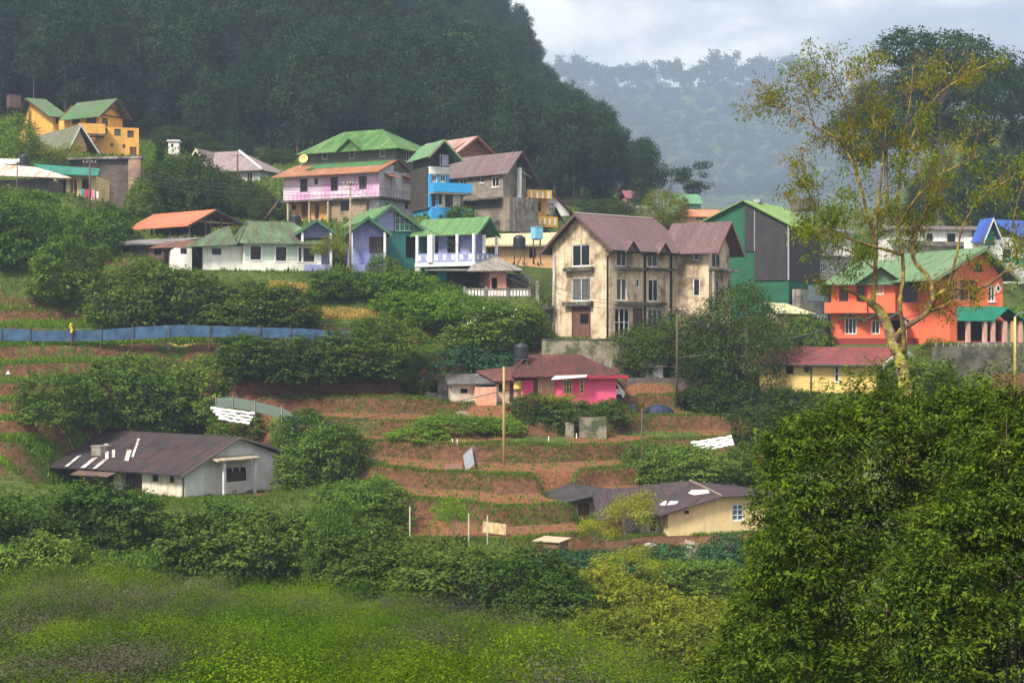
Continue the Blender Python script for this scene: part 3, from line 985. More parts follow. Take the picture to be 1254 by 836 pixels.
def a_frame():
    rf = roofing('deep_maroon_roof', (0.17, 0.05, 0.05), (0.12, 0.05, 0.05), .4)
    F = Fr(668, 262, 226, 15)
    T = Thing('a_frame_house', 'small white gabled house with a steep deep maroon roof beside the ochre balconies', 'house', F.o, 'houses on the hillside')
    W, L = F.su(697), 7
    um = F.su(675); ha = F.hy(236, um)
    m = T.mb(); he = F.hy(262.5)
    block(T, F, (0, W), (0, L), (-2, .3), M['whitewall'], topR=[(um, ha)], R=[])
    Q = F.face('R'); a, b, c, d = F.rect('R', 672, 249, 677.5, 257)
    window(T, lambda s, h, dd=0: F.P(s, dd - .12, h), (a, b, c, d), 1, 0, M['darkframe'], M['glass'])
    m = T.mb(); gable(m, F, 'v', -.8, um, W + .5, -.5, ha + .15, .05, -.7, L, .12); T.part(m, 'roof', rf)
    m = T.mb(); gable(m, F, 'v', F.su(673, -1), F.su(680, -1), F.su(690, -1), -1.2, F.hy(254, 1.5), -1.2, -1.4, -.05, .1); T.part(m, 'porch_roof', M['darkconc'])
    pad(F, 0, W, 0, L)


def periwinkle_house():
    blue = paint('periwinkle_paint', (0.20, 0.225, 0.46), (0.36, 0.37, 0.52), 0.4, 0.6, 0.3)
    teal = plain('teal_recess', (0.02, 0.12, 0.115), 0.6)
    grn = roofing('soft_green_roof', (0.085, 0.18, 0.065), (0.14, 0.23, 0.105), 0.6, 0.35, 0.55, 4)
    fas = plain('green_fascia', (0.05, 0.13, 0.07))
    wh = M['white']
    F = Fr(484, 325, 176, 20)
    T = Thing('periwinkle_house', 'periwinkle-blue house with several soft green gables and a balustraded veranda', 'house', F.o, 'houses on the hillside')
    W = F.su(526)
    z = lambda y, u=0, v=0: F.hy(y, u, v)
    he = z(283)
    L = 8.0
    # main body with the large glazed gable
    ua, ub = F.su(459), F.su(527)
    um = F.su(476.5)
    ha = z(252.5, um)
    fl = z(322)
    block(T, F, (F.su(461), W), (0, L), (-2, he), teal, R=[(497, 289, 511, 316, 0, 0, M['dark'], 'o')], name='teal_wall')
    m = T.mb(); Q = F.face('R', -.12)
    m.poly([Q(F.su(461), he), Q(F.su(482), he), Q(F.su(482), z(257, F.su(482))), Q(um, ha - .1), Q(F.su(461), z(267))])
    T.part(m, 'gable_wall', blue)
    gl = T.mb(); Q2 = F.face('R', -.1)
    s0, s1 = F.su(483), F.su(523)
    gl.poly([Q2(s0, he), Q2(s1, he), Q2(s0, z(259, s0))])
    T.part(gl, 'gable_glazing', plain('green_glass', (0.03, 0.10, 0.075), .2))
    m = T.mb()
    for k in range(7):
        s = s0 + (s1 - s0) * k / 7
        top = z(259, s0) + (he - z(259, s0)) * (k / 7)
        bar(m, F.face('R', -.16), s, s + .09, he, top, 0, .05)
    for q in (.0, .33, .66):
        h = he + (z(259, s0) - he) * q
        bar(m, F.face('R', -.165), s0, s1 - (s1 - s0) * q, h, h + .08, 0, .05)
    T.part(m, 'glazing_bars', plain('pale_green_bars', (0.25, 0.42, 0.33)))
    sl = (ha - he) / (W - um)
    m = T.mb()
    gable(m, F, 'v', F.su(457.5, -1), um, F.su(526, -1), z(267.5, -2.2, -1), ha + .15, z(285, F.su(526, -1), -1), -1.0, L + 5, .1)
    rp = T.part(m, 'roof', grn)
    m = T.mb(); barge(m, F, 'v', F.su(457.5, -1), um, F.su(526, -1), z(267.5, -2.2, -1), ha + .15, z(285, F.su(526, -1), -1), -1.0, .3); T.part(m, 'bargeboard', fas, rp)
    # right wing with veranda
    G = Fr(575, 325, 174, 62)
    Lw, Ww = G.sv(524), G.su(591)
    hg = G.hy(287)
    block(T, G, (0, Ww), (0, Lw), (G.hy(322), hg), blue, L=[(547.5, 289, 563.5, 311, 3, 1, M['brown'], 'w'), (529, 289, 537, 312, 0, 0, teal, 'w')], topR=[(Ww / 2, G.hy(270, Ww / 2))], name='wing_wall')
    m = T.mb()
    e = G.hy(286.8, -1.2, 0)
    hr = G.hy(265.5, Ww / 2, -1.5)
    gable(m, G, 'v', -1.3, Ww / 2, Ww + .9, e, hr, e, -1.7, Lw + 1.5, .1)
    r2 = T.part(m, 'wing_roof', grn)
    m = T.mb(); barge(m, G, 'v', -1.3, Ww / 2, Ww + .9, e, hr, e, -1.7, .3); T.part(m, 'bargeboard', fas, r2)
    # veranda deck and balustrade
    m = T.mb(); G.box(m, -2.0, Ww + .6, -1.8, G.sv(508, -2), G.hy(326.5), G.hy(321.5)); vd = T.part(m, 'veranda', M['white'])
    for face, s0, s1, off in (('L', -1.75, G.sv(509, -1.95), -1.95), ('R', -1.95, Ww + .4, -1.75)):
        Q = G.face(face, off)
        m = T.mb()
        h0, h1 = G.hy(321.5), G.hy(310.5)
        bar(m, Q, s0, s1, h0, h1, -.06, .06)
        b_ = T.part(m, 'balustrade', blue, vd)
        m = T.mb()
        n = int((s1 - s0) / .95)
        for k in range(n):
            s = s0 + (s1 - s0) * (k + .5) / n
            bar(m, Q, s - .2, s + .2, h0 + .2, h1 - .18, -.1, -.062)
        T.part(m, 'cutout_motif', wh, vd)
    for u, v in ((-1.9, G.sv(560, -1.9)), (-1.9, -1.6), (Ww + .2, -1.6), (-1.9, G.sv(511, -1.9)), (.3, -1.6)):
        m = T.mb(); G.box(m, u - .13, u + .13, v - .13, v + .13, G.hy(321.4), e - .02); T.part(m, 'column', wh)
    v = G.sv(528, -1.9); m = T.mb(); G.box(m, -2.2, -1.6, v - .3, v + .3, G.hy(321.4), e - .02); T.part(m, 'thick_column', wh)
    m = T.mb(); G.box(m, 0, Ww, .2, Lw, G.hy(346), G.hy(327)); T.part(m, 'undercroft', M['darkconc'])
    v = G.sv(509, -1.8); m = T.mb(); G.box(m, -1.9, -1.4, v - .6, v, G.hy(346), G.hy(326.8)); T.part(m, 'pier', M['whitewall'])
    m = T.mb(); G.box(m, -1.2, -1.1, v - 3.5, v - 2.2, G.hy(344), G.hy(327)); T.part(m, 'teal_shutter', plain('teal_shutter', (0.03, 0.3, 0.25)))
    m = T.mb(); m.slab([G.P(-3.2, -3, G.hy(333)), G.P(-3.2, v - 2, G.hy(331)), G.P(0, v - 2, G.hy(327.5)), G.P(0, -3, G.hy(328.5))], .08); T.part(m, 'lean_to_roof', roofing('grey_lean_to', (.16, .16, .14), (.08, .1, .07), .6))
    # left porches
    for (xa, xl, xr, ya, yf, D, kids) in ((447.5, 429, 470.5, 265.5, 284, 172, [(452, 290, 470, 311, 5, 1, M['brown'], 'w')]), (386, 369, 405, 268.5, 284, 175, [(374, 291, 402, 312, 6, 1, M['brown'], 'w')])):
        H = Fr(xl, 326, D, 10)
        Wp = H.su(xr)
        hp = H.hy(283)
        block(T, H, (0, Wp), (0, 6), (-2, hp), blue, R=kids, topR=[(Wp / 2, H.hy(267, Wp / 2))], name='porch_wall')
        m = T.mb()
        gable(m, H, 'v', -.7, Wp / 2, Wp + .7, H.hy(286), H.hy(ya - .5, Wp / 2, -1), H.hy(286), -1.3, 9, .1)
        r3 = T.part(m, 'porch_roof', grn)
        m = T.mb(); barge(m, H, 'v', -.7, Wp / 2, Wp + .7, H.hy(286), H.hy(ya - .5, Wp / 2, -1), H.hy(286), -1.3, .35); T.part(m, 'bargeboard', fas, r3)
        for u in (.05, Wp - .05):
            m = T.mb(); H.box(m, u - .12, u + .12, -1.2, -.96, -.5, H.hy(285)); T.part(m, 'column', wh)
        m = T.mb(); H.box(m, -.1, Wp + .1, -1.2, -.02, -1.5, .15); T.part(m, 'porch_floor', blue)
    pad(F, F.su(430), W + 6, 0, L, dz=-.8)


def cream_roof_house():
    F = Fr(592, 324, 186, 6)
    T = Thing('apricot_house', 'low apricot house with a long cream sheet roof behind the water tanks', 'house', F.o, 'houses on the hillside')
    W, L = F.su(680), 6
    he = F.hy(300)
    ap = paint('apricot_paint', (0.62, 0.36, 0.17), (.4, .24, .12), .35)
    block(T, F, (0, W), (0, L), (-2, he), ap, R=[(597, 304, 611, 316, 1, 1, M['brown'], 'w'), (648, 304, 656, 316, 1, 0, M['brown'], 'w')])
    m = T.mb(); m.slab([F.P(F.su(576, -.8), -.8, he), F.P(W + 1, -.8, he + .1), F.P(W + 1, L, he + 1.9), F.P(F.su(576, L), L, he + 1.6)], .22)
    T.part(m, 'roof', roofing('cream_sheet_roof', (0.5, 0.42, 0.25), (0.36, 0.3, 0.18), .5, .4, .7, 5))
    pad(F, 0, W, 0, L)


def water_tank(name, label, px, y0, y1, wpx, D, mat, square=False, stand=None, lid=True):
    c = at(px, y1, D)
    r = wpx * D / FPX / 2
    h = (y1 - y0) * D / FPX
    T = Thing(name, label, 'water tank', c - Vector((0, 0, (stand or 0))))
    m = T.mb()
    if square:
        fr = Fr(px, y1, D, 30)
        fr.o = c
        fr.box(m, -r, r, -r, r, 0, h * .9); fr.box(m, -r - .04, r + .04, -r - .04, r + .04, h * .9, h * .94)
        fr.box(m, -r * .2, r * .2, -r * .2, r * .2, h * .94, h)
    else:
        pr = [(r * .96, 0), (r, h * .05)]
        for k in range(5):
            z = h * (.05 + .14 * k)
            pr += [(r, z + h * .02), (r * 1.03, z + h * .05), (r * 1.03, z + h * .09), (r, z + h * .12)]
        pr += [(r, h * .78), (r * .9, h * .88), (r * .5, h * .95)]
        pr += [(r * .5, h * .955), (r * .48, h), (.01, h)]
        m.lathe(c, pr, 24)
    T.part(m, 'tank', mat, smooth=not square)
    if stand:
        m = T.mb()
        for sx in (-1, 1):
            for sy in (-1, 1):
                p = c + Vector((sx * r * .8, sy * r * .8, 0))
                m.tube([p - Vector((0, 0, stand)), p], .06, 6)
        for s in (-1, 1):
            m.tube([c + Vector((-r * .8, s * r * .8, -stand)), c + Vector((r * .8, s * r * .8, -.1))], .04, 5)
        fr = Fr(px, y1, D, 0); fr.o = c - Vector((0, 0, .1))
        fr.box(m, -r, r, -r, r, 0, .09)
        T.part(m, 'stand', M['pipe'])
    return T


def rose_house():
    F = Fr(600, 354, 170, 14)
    T = Thing('rose_cottage', 'small salmon-pink house under a sloping grey roof behind a white balustrade', 'house', F.o, 'houses on the hillside')
    W, L = F.su(620), 5
    he = F.hy(331)
    block(T, F, (0, W), (0, L), (-1, he), paint('salmon_paint', (0.62, 0.30, 0.22), (.4, .22, .18), .3), R=[(602, 340, 609, 353, 0, 0, M['brown'], 'o')])
    m = T.mb(); m.slab([F.P(F.su(572, -.8), -.8, he - .1), F.P(F.su(640, -.8), -.8, he + .05), F.P(F.su(606, L), L, he + 1.9), F.P(F.su(588, L), L, he + 1.8)], .1)
    m.slab([F.P(F.su(588, L), L, he + 1.8), F.P(F.su(606, L), L, he + 1.9), F.P(F.su(640, -.8), -.8, he + .05), F.P(F.su(636, L + 2), L + 2, he)], .08)
    T.part(m, 'roof', roofing('grey_sheet_roof', (.26, .235, .2), (.12, .11, .1), .7, .35, .8))
    m = T.mb(); F.box(m, W, F.su(655), 1.5, L, -1, he - .3); T.part(m, 'dark_annex', M['darkconc'])
    pad(F, -2, W + 2, -1, L)
    B = Fr(569, 364, 164, 4)
    pad(B, 0, B.su(648), -2.5, 2, margin=3)
    T2 = Thing('balustrade_wall', 'weathered white balustrade in front of the salmon-pink house', 'balustrade', B.o)
    Wb = B.su(648)
    m = T2.mb(); B.box(m, 0, Wb, -.1, .1, B.hy(355), B.hy(353)); B.box(m, 0, Wb, -.12, .12, -1.5, .15); T2.part(m, 'rail', M['concrete'])
    m = T2.mb()
    n = 20
    for k in range(n):
        s = Wb * (k + .5) / n
        B.box(m, s - .11, s + .11, -.07, .07, .15, B.hy(355))
    T2.part(m, 'balusters', M['white'])
    for k in range(4):
        m = T2.mb(); s = Wb * k / 3; B.box(m, s - .14, s + .14, -.16, .16, -1.5, B.hy(351)); T2.part(m, 'pier', M['concrete'])


def annex():
    F = Fr(640, 413, 164, 4)
    T = Thing('concrete_annex', 'low flat-roofed concrete annex with a white-framed glass door left of the beige house', 'annex', F.o)
    W, L = F.su(676), 5
    he = F.hy(379)
    block(T, F, (0, W), (0, L), (-1, he), M['concrete'], R=[(649, 385, 666, 412.5, 1, 1, M['white'], 'w')], flat=True)
    m = T.mb(); F.box(m, -4, W, -1.2, L, he, he + .4); T.part(m, 'roof_slab', M['darkconc'])
    m = T.mb(); F.box(m, F.su(656, -1), F.su(660, -1), -1.1, -.8, he + .4, F.hy(344)); T.part(m, 'pillar', M['concrete'])
    pad(F, -3, W, 0, L)
    R = Fr(664, 441, 155.5, 3)
    T = Thing('retaining_wall', 'stained concrete retaining wall under the beige house', 'wall', R.o)
    m = T.mb(); R.box(m, 0, R.su(764), 0, .6, -1.5, R.hy(416)); T.part(m, 'wall', M['footing'])
    m = T.mb(); R.box(m, -.05, R.su(764) + .05, -.06, .66, R.hy(416), R.hy(414.6)); T.part(m, 'coping', M['darkconc'])


def green_building():
    g = paint('flat_green_paint', (0.018, 0.10, 0.048), (0.015, 0.07, 0.042), .4, .5, .4)
    blk = planks('black_sheet_cladding', (0.022, 0.018, 0.021), .7)
    rf = roofing('lime_green_roof', (0.17, 0.28, 0.08), (0.11, 0.19, 0.06), .6, .4, .55, 4, third=(.23, .32, .13))
    F = Fr(966, 392, 184, 58)
    T = Thing('green_building', 'large green building with black sheet cladding and a lime roof', 'building', F.o)
    L, W = F.sv(866), F.su(1003)
    va = F.sv(911.5)
    ha = F.hy(246, 0, va); he = F.hy(273.5); hl = F.hy(268, 0, L)
    m = T.mb()
    facade(m, F.face('L'), 0, L, -3, min(he, hl), [], [(0.001, he), (va, ha), (L - .001, hl)])
    F.box(m, .02, W, .02, L - .02, -3, min(he, hl) - .1)
    T.part(m, 'wall', g)
    Q = F.face('L')
    m = T.mb()
    vb, vc = F.sv(912.5), F.sv(924.5)
    h1 = F.hy(308, 0, vb); h0 = F.hy(343.5, 0, 2)
    off = -.12
    P_ = lambda s, h, d=off: Q(s, h, d)
    for pts in ([(0, h1), (vb, h1), (vb, ha - .3), (0, he - .02)], [(0, h0), (vc, h0), (vc, h1), (0, h1)]):
        m.poly([P_(s, h) for s, h in pts])
        k = len(pts)
        for i in range(k):
            a, b = pts[i], pts[(i + 1) % k]
            m.poly([P_(*a), P_(*b), P_(*b, -.005), P_(*a, -.005)])
    F.box(m, -.12, W + .1, -.14, -.01, h0, he - .05)
    cl = T.part(m, 'cladding', blk)
    m = T.mb(); bar(m, Q, -.1, .08, h0, he - .1, -.16, -.125); bar(m, Q, F.sv(925), F.sv(924.2), h1, F.hy(258, 0, vb), -.15, -.125); T.part(m, 'batten', M['metal'], cl)
    m = T.mb()
    gable(m, F, 'u', -.7, va, L + .7, he - .35, ha + .1, hl - .35, -.5, W + 1.5, .14)
    T.part(m, 'roof', rf)
    m = T.mb(); F.box(m, 3, 4.2, va - .6, va + .2, ha, ha + .4); T.part(m, 'roof_vent', M['metal'])
    m = T.mb(); F.box(m, .5, W, -1.2, -.2, -3, h0 - 1); T.part(m, 'concrete_base', M['concrete'])
    pad(F, 0, W, 0, L)
    # timber water tower behind
    H = Fr(980, 330, 192, 20)
    T = Thing('tank_platform', 'dark timber crate platform on posts above the lime roof', 'platform', H.o)
    Wt = H.su(1003)
    m = T.mb()
    for k in range(5):
        h = H.hy(255) + k * .24
        H.box(m, 0, Wt, -.06, 0, h, h + .17); H.box(m, -.06, 0, 0, 2, h, h + .17)
    for k in range(6):
        H.box(m, Wt * k / 5 - .06, Wt * k / 5 + .06, .002, .1, H.hy(256), H.hy(242))
    H.box(m, -.1, Wt + .1, .1, 2, H.hy(257), H.hy(255))
    T.part(m, 'crate', M['wood'])
    for s in (.1, .5, .9):
        m = T.mb(); H.box(m, Wt * s - .12, Wt * s + .12, .3, .55, -2, H.hy(257)); T.part(m, 'leg', M['concrete'])


def lime_shed():
    F = Fr(953, 399, 172, 8)
    T = Thing('lime_shed', 'small shed with a yellow-patched pale roof in front of the green building', 'shed', F.o)
    W, L = F.su(986), 4
    he = F.hy(383)
    block(T, F, (0, W), (0, L), (-1, he), paint('olive_cream_wall', (.42, .38, .2), (.2, .18, .1), .4))
    m = T.mb(); m.slab([F.P(-.4, -.7, he), F.P(W + 1, -.7, he - .1), F.P(W * .7, L, he + 1.1), F.P(-.4, L, he + 1.2)], .08)
    T.part(m, 'roof', roofing('yellow_patched_roof', (.42, .45, .36), (.6, .42, .08), .9, .4, .6, 2))
    pad(F, 0, W, 0, L)


def orange_house():
    org = paint('vivid_orange_paint', (0.68, 0.145, 0.068), (0.55, 0.1, 0.05), 0.35, .5, .25)
    grn = roofing('sage_green_roof', (0.10, 0.175, 0.085), (0.15, 0.23, 0.125), .6, .35, .6, 3)
    tl = roofing('teal_awning', (0.012, 0.15, 0.095), (0.02, 0.11, 0.075), .5, .3)
    pk = paint('pink_column_paint', (.55, .3, .25), (.4, .25, .2), .3)
    wf, df = M['white'], M['darkframe']
    F = Fr(1166, 421, 158, 80)
    T = Thing('orange_house', 'vivid orange two-storey house with sage roof and teal window hoods', 'house', F.o, 'houses on the hillside')
    L = F.sv(1018)
    he = F.hy(345)
    block(T, F, (0, 9), (0, L), (-1.5, he), org,
          L=[(1027.5, 351, 1038.6, 369, 2, 0, df, 'w'), (1049, 350, 1059, 369, 2, 0, df, 'w'), (1074, 349, 1082, 360, 1, 0, wf, 'w'), (1104, 348, 1128, 370, 4, 1, df, 'w'),
             (1034.6, 389, 1049, 409, 2, 0, wf, 'w'), (1067, 392, 1077.5, 409, 1, 0, wf, 'w'), (1085, 392, 1103, 420, 0, 0, M['brown'], 'o'), (1139, 388, 1147.8, 407, 1, 0, wf, 'w')])
    # arched heads over the lower windows
    Q = F.face('L')
    m = T.mb()
    v0, v1 = F.sv(1061), F.sv(1009.5)
    F.box(m, -.9, -.01, v0, v1, F.hy(383), F.hy(370)); T.part(m, 'ledge_band', org)
    m = T.mb(); F.box(m, -.1, -.005, .2, L, -1.5, F.hy(414)); T.part(m, 'plinth', plain('dark_red_plinth', (.2, .03, .025)))
    m = T.mb(); F.box(m, .5, 3, L + .02, L + 2.2, F.hy(368), F.hy(348)); F.box(m, .5, 3, L + .02, L + 2.4, -1.5, F.hy(384)); T.part(m, 'side_room', plain('slate_side_room', (.06, .09, .1)))
    m = T.mb()
    for k in range(5):
        m.tube([F.P(-.5, L + 2.6 - k * .3, -1), F.P(.4, L + 1.2 - k * .3, F.hy(386))], .04, 5)
    T.part(m, 'leaning_poles', M['metal'])
    # hoods
    for xa, hw, ya in ((1041.5, 1.25, 382.5), (1072, 1.2, 384), (1143.5, 1.0, 382.5)):
        v = F.sv(xa, -.6)
        h = F.hy(ya, -.6, v)
        m = T.mb()
        gable(m, F, 'u', v - hw, v, v + hw, h - .75, h, h - .75, -.95, -.01, .07)
        T.part(m, 'window_hood', tl)
    m = T.mb(); va, vb = F.sv(1114, -2), F.sv(1083, -2); h = F.hy(383, -2, vb)
    gable(m, F, 'u', va, (va + vb) / 2, vb, h - .75, h, h - .75, -2.2, -.01, .1); T.part(m, 'porch_roof', tl)
    for v in (va + .4, vb - .4):
        m = T.mb(); F.box(m, -2, -1.75, v - .13, v + .13, -1, h - .62); T.part(m, 'column', pk)
    m = T.mb(); F.box(m, -.25, -.06, F.sv(1160), F.sv(1154), F.hy(401), F.hy(394)); T.part(m, 'wall_box', wf)
    # main roof: hip running left
    m = T.mb()
    hr = F.hy(318, 4, 4)
    hip(m, F, -1.1, 10, -2, L + 1, he - .2, hr, 1, L - 3, 'v')
    vg = F.sv(1078, -1.1)
    T.part(m, 'roof', grn)
    m = T.mb()
    gable(m, F, 'u', vg - 2.6, vg, vg + 2.6, he - .3, he + 1.5, he - .3, -1.6, 4, .1)
    m.poly([F.P(-.9, vg - 2.2, he - .2), F.P(-.9, vg + 2.2, he - .2), F.P(-.9, vg, he + 1.3)])
    T.part(m, 'front_gable_roof', grn)
    m = T.mb(); F.box(m, -.5, -.01, F.sv(1096), F.sv(1062), F.hy(383), he); T.part(m, 'bay_wall', org)
    a, b, c, d = F.rect('L', 1073, 349, 1082, 361, -.5)
    window(T, lambda s, h, dd=0: F.P(-.62 + dd, s, h), (a, b, c, d), 1, 0, wf, M['glass'], name='bay_window')
    # right gabled block
    G = Fr(1163, 421, 154, 22)
    W2 = G.su(1228)
    hg = G.hy(340)
    um = G.su(1197)
    hx = G.hy(305, um)
    block(T, G, (0, W2), (0, 11), (-1.5, hg), org,
          R=[(1166, 344, 1174, 367, 1, 0, wf, 'w'), (1176, 343, 1186, 367.5, 1, 0, M['brown'], 'w'), (1187.5, 343, 1196.5, 367.5, 1, 0, M['brown'], 'w'), (1210.5, 350, 1218.8, 369, 1, 0, wf, 'W'), (1172, 393, 1226, 417, 0, 0, M['dark'], 'o')],
          topR=[(um, hx)], name='gable_block_wall')
    Q = G.face('R')
    m = T.mb(); a, b, c, d = G.rect('R', 1192, 323, 1203, 333)
    m.hexa([Q(a, c, -.08), Q(b, c, -.08), Q(b, c, -.004), Q(a, c, -.004), Q((a * .8 + b * .2), d, -.08), Q((a * .2 + b * .8), d, -.08), Q((a * .2 + b * .8), d, -.004), Q((a * .8 + b * .2), d, -.004)])
    T.part(m, 'attic_window', M['glass'])
    m = T.mb(); sc, hc = G.su(1222), G.hy(353, G.su(1222))
    for r, dd in ((.36, -.05),):
        q = [(sc - r, hc), (sc, hc - r * 1.4), (sc + r, hc), (sc, hc + r * 1.4)]
        m.poly([Q(s, h, dd) for s, h in q])
        for i in range(4):
            m.poly([Q(*q[i], dd), Q(*q[(i + 1) % 4], dd), Q(*q[(i + 1) % 4], -.004), Q(*q[i], -.004)])
    dm = T.part(m, 'diamond_window', wf)
    m = T.mb(); m.poly([Q(sc - .2, hc, -.06), Q(sc, hc - .3, -.06), Q(sc + .2, hc, -.06), Q(sc, hc + .3, -.06)]); T.part(m, 'pane', M['glass'], dm)
    m = T.mb()
    a0, a1 = G.su(1143, -1.2), G.su(1250, -1.2)
    gable(m, G, 'v', a0, um, a1, G.hy(341.5, a0, -1.2), G.hy(302.5, um, -1.2), G.hy(342, a1, -1.2), -1.2, 12, .14)
    rp = T.part(m, 'gable_block_roof', grn)
    m = T.mb(); barge(m, G, 'v', a0, um, a1, G.hy(341.5, a0, -1.2), G.hy(302.5, um, -1.2), G.hy(342, a1, -1.2), -1.2, .35, .06); T.part(m, 'bargeboard', plain('sage_barge', (.12, .19, .11)), rp)
    # veranda on the right
    b0, b1, bm = G.su(1172, -3), G.su(1262, -3), G.su(1233, -3)
    hv, hv2 = G.hy(392, b0, -3), G.hy(375.5, 0, -.1)
    m = T.mb()
    m.slab([G.P(b0, -3, hv), G.P(bm - 1.5, -3, hv), G.P(bm, -.4, hv2 + .1), G.P(G.su(1171), -.02, hv2)], .1)
    m.slab([G.P(bm - 1.5, -3, hv), G.P(bm, -3.2, hv + 1.2), G.P(bm, -.4, hv2 + .12)], .1)
    m.slab([G.P(bm, -3.2, hv + 1.2), G.P(b1, -3.2, hv - .4), G.P(b1, 0, hv - .3), G.P(bm, -.4, hv2 + .12)], .1)
    T.part(m, 'veranda_roof', tl)
    for x in (1185, 1205.5, 1215.6, 1230, 1240, 1249):
        s = G.su(x, -2.7)
        m = T.mb(); G.box(m, s - .17, s + .17, -2.9, -2.56, -.5, hv - .06); T.part(m, 'column', pk)
    m = T.mb(); G.box(m, b0, b1, -3, 0, -1.2, G.hy(419)); T.part(m, 'veranda_floor', M['concrete'])
    pad(F, 0, 9, 0, L); pad(G, 0, W2 + 4, -3, 11)
    H = Fr(1142, 449, 147, 2)
    T = Thing('dark_boundary_wall', 'dark mossy boundary wall below the veranda of the orange house', 'wall', H.o)
    m = T.mb(); H.box(m, 0, H.su(1270), 0, .4, -1.5, H.hy(424)); T.part(m, 'wall', M['darkconc'])
    m = T.mb()
    for k in range(14):
        s = H.su(1270) * (k + .5) / 14
        H.box(m, s - .04, s + .04, .1, .18, H.hy(424), H.hy(420))
    T.part(m, 'fence_stubs', M['metal'])


def red_roof_bungalow():
    rf = roofing('faded_crimson_roof', (0.17, 0.042, 0.04), (0.10, 0.05, 0.045), .8, .35, .7, 2.4, third=(.14, .06, .055))
    F = Fr(1073, 481, 146, 52)
    T = Thing('yellow_bungalow', 'long yellow bungalow with faded crimson roof and white gable trim', 'house', F.o, 'houses on the hillside')
    L, W = F.sv(930), F.su(1113)
    he = F.hy(443); um = W / 2
    ha = F.hy(428, um)
    yl = paint('butter_yellow_paint', (0.66, 0.48, 0.16), (.4, .28, .1), .35)
    block(T, F, (0, W), (0, L), (-1.5, he), yl, L=[(1021.5, 447.5, 1027, 468, 0, 1, M['white'], 'w'), (962, 447, 972, 458, 1, 0, M['brown'], 'w'), (985, 446, 991, 456, 0, 0, M['brown'], 'w')],
          R=[(1076, 446, 1090, 457, 3, 1, M['white'], 'w')], topR=[(um, ha)])
    m = T.mb(); gable(m, F, 'v', -.8, um, W + .8, he - .25, ha + .25, he - .25, -1, L + .5, .1); r = T.part(m, 'roof', rf)
    m = T.mb(); barge(m, F, 'v', -.8, um, W + .8, he - .25, ha + .25, he - .25, -1, .4, .07); T.part(m, 'bargeboard', M['white'], r)
    m = T.mb(); m.tube([F.P(-.85, -1, he - .32), F.P(-.85, L + .4, he - .32)], .08, 6); T.part(m, 'gutter', M['pipe'], r)
    pipe(T, [F.P(-.1, F.sv(993, -.1), he - .4), F.P(-.1, F.sv(993, -.1), -1)], .07, M['pipe'])
    pad(F, 0, W, 0, L)


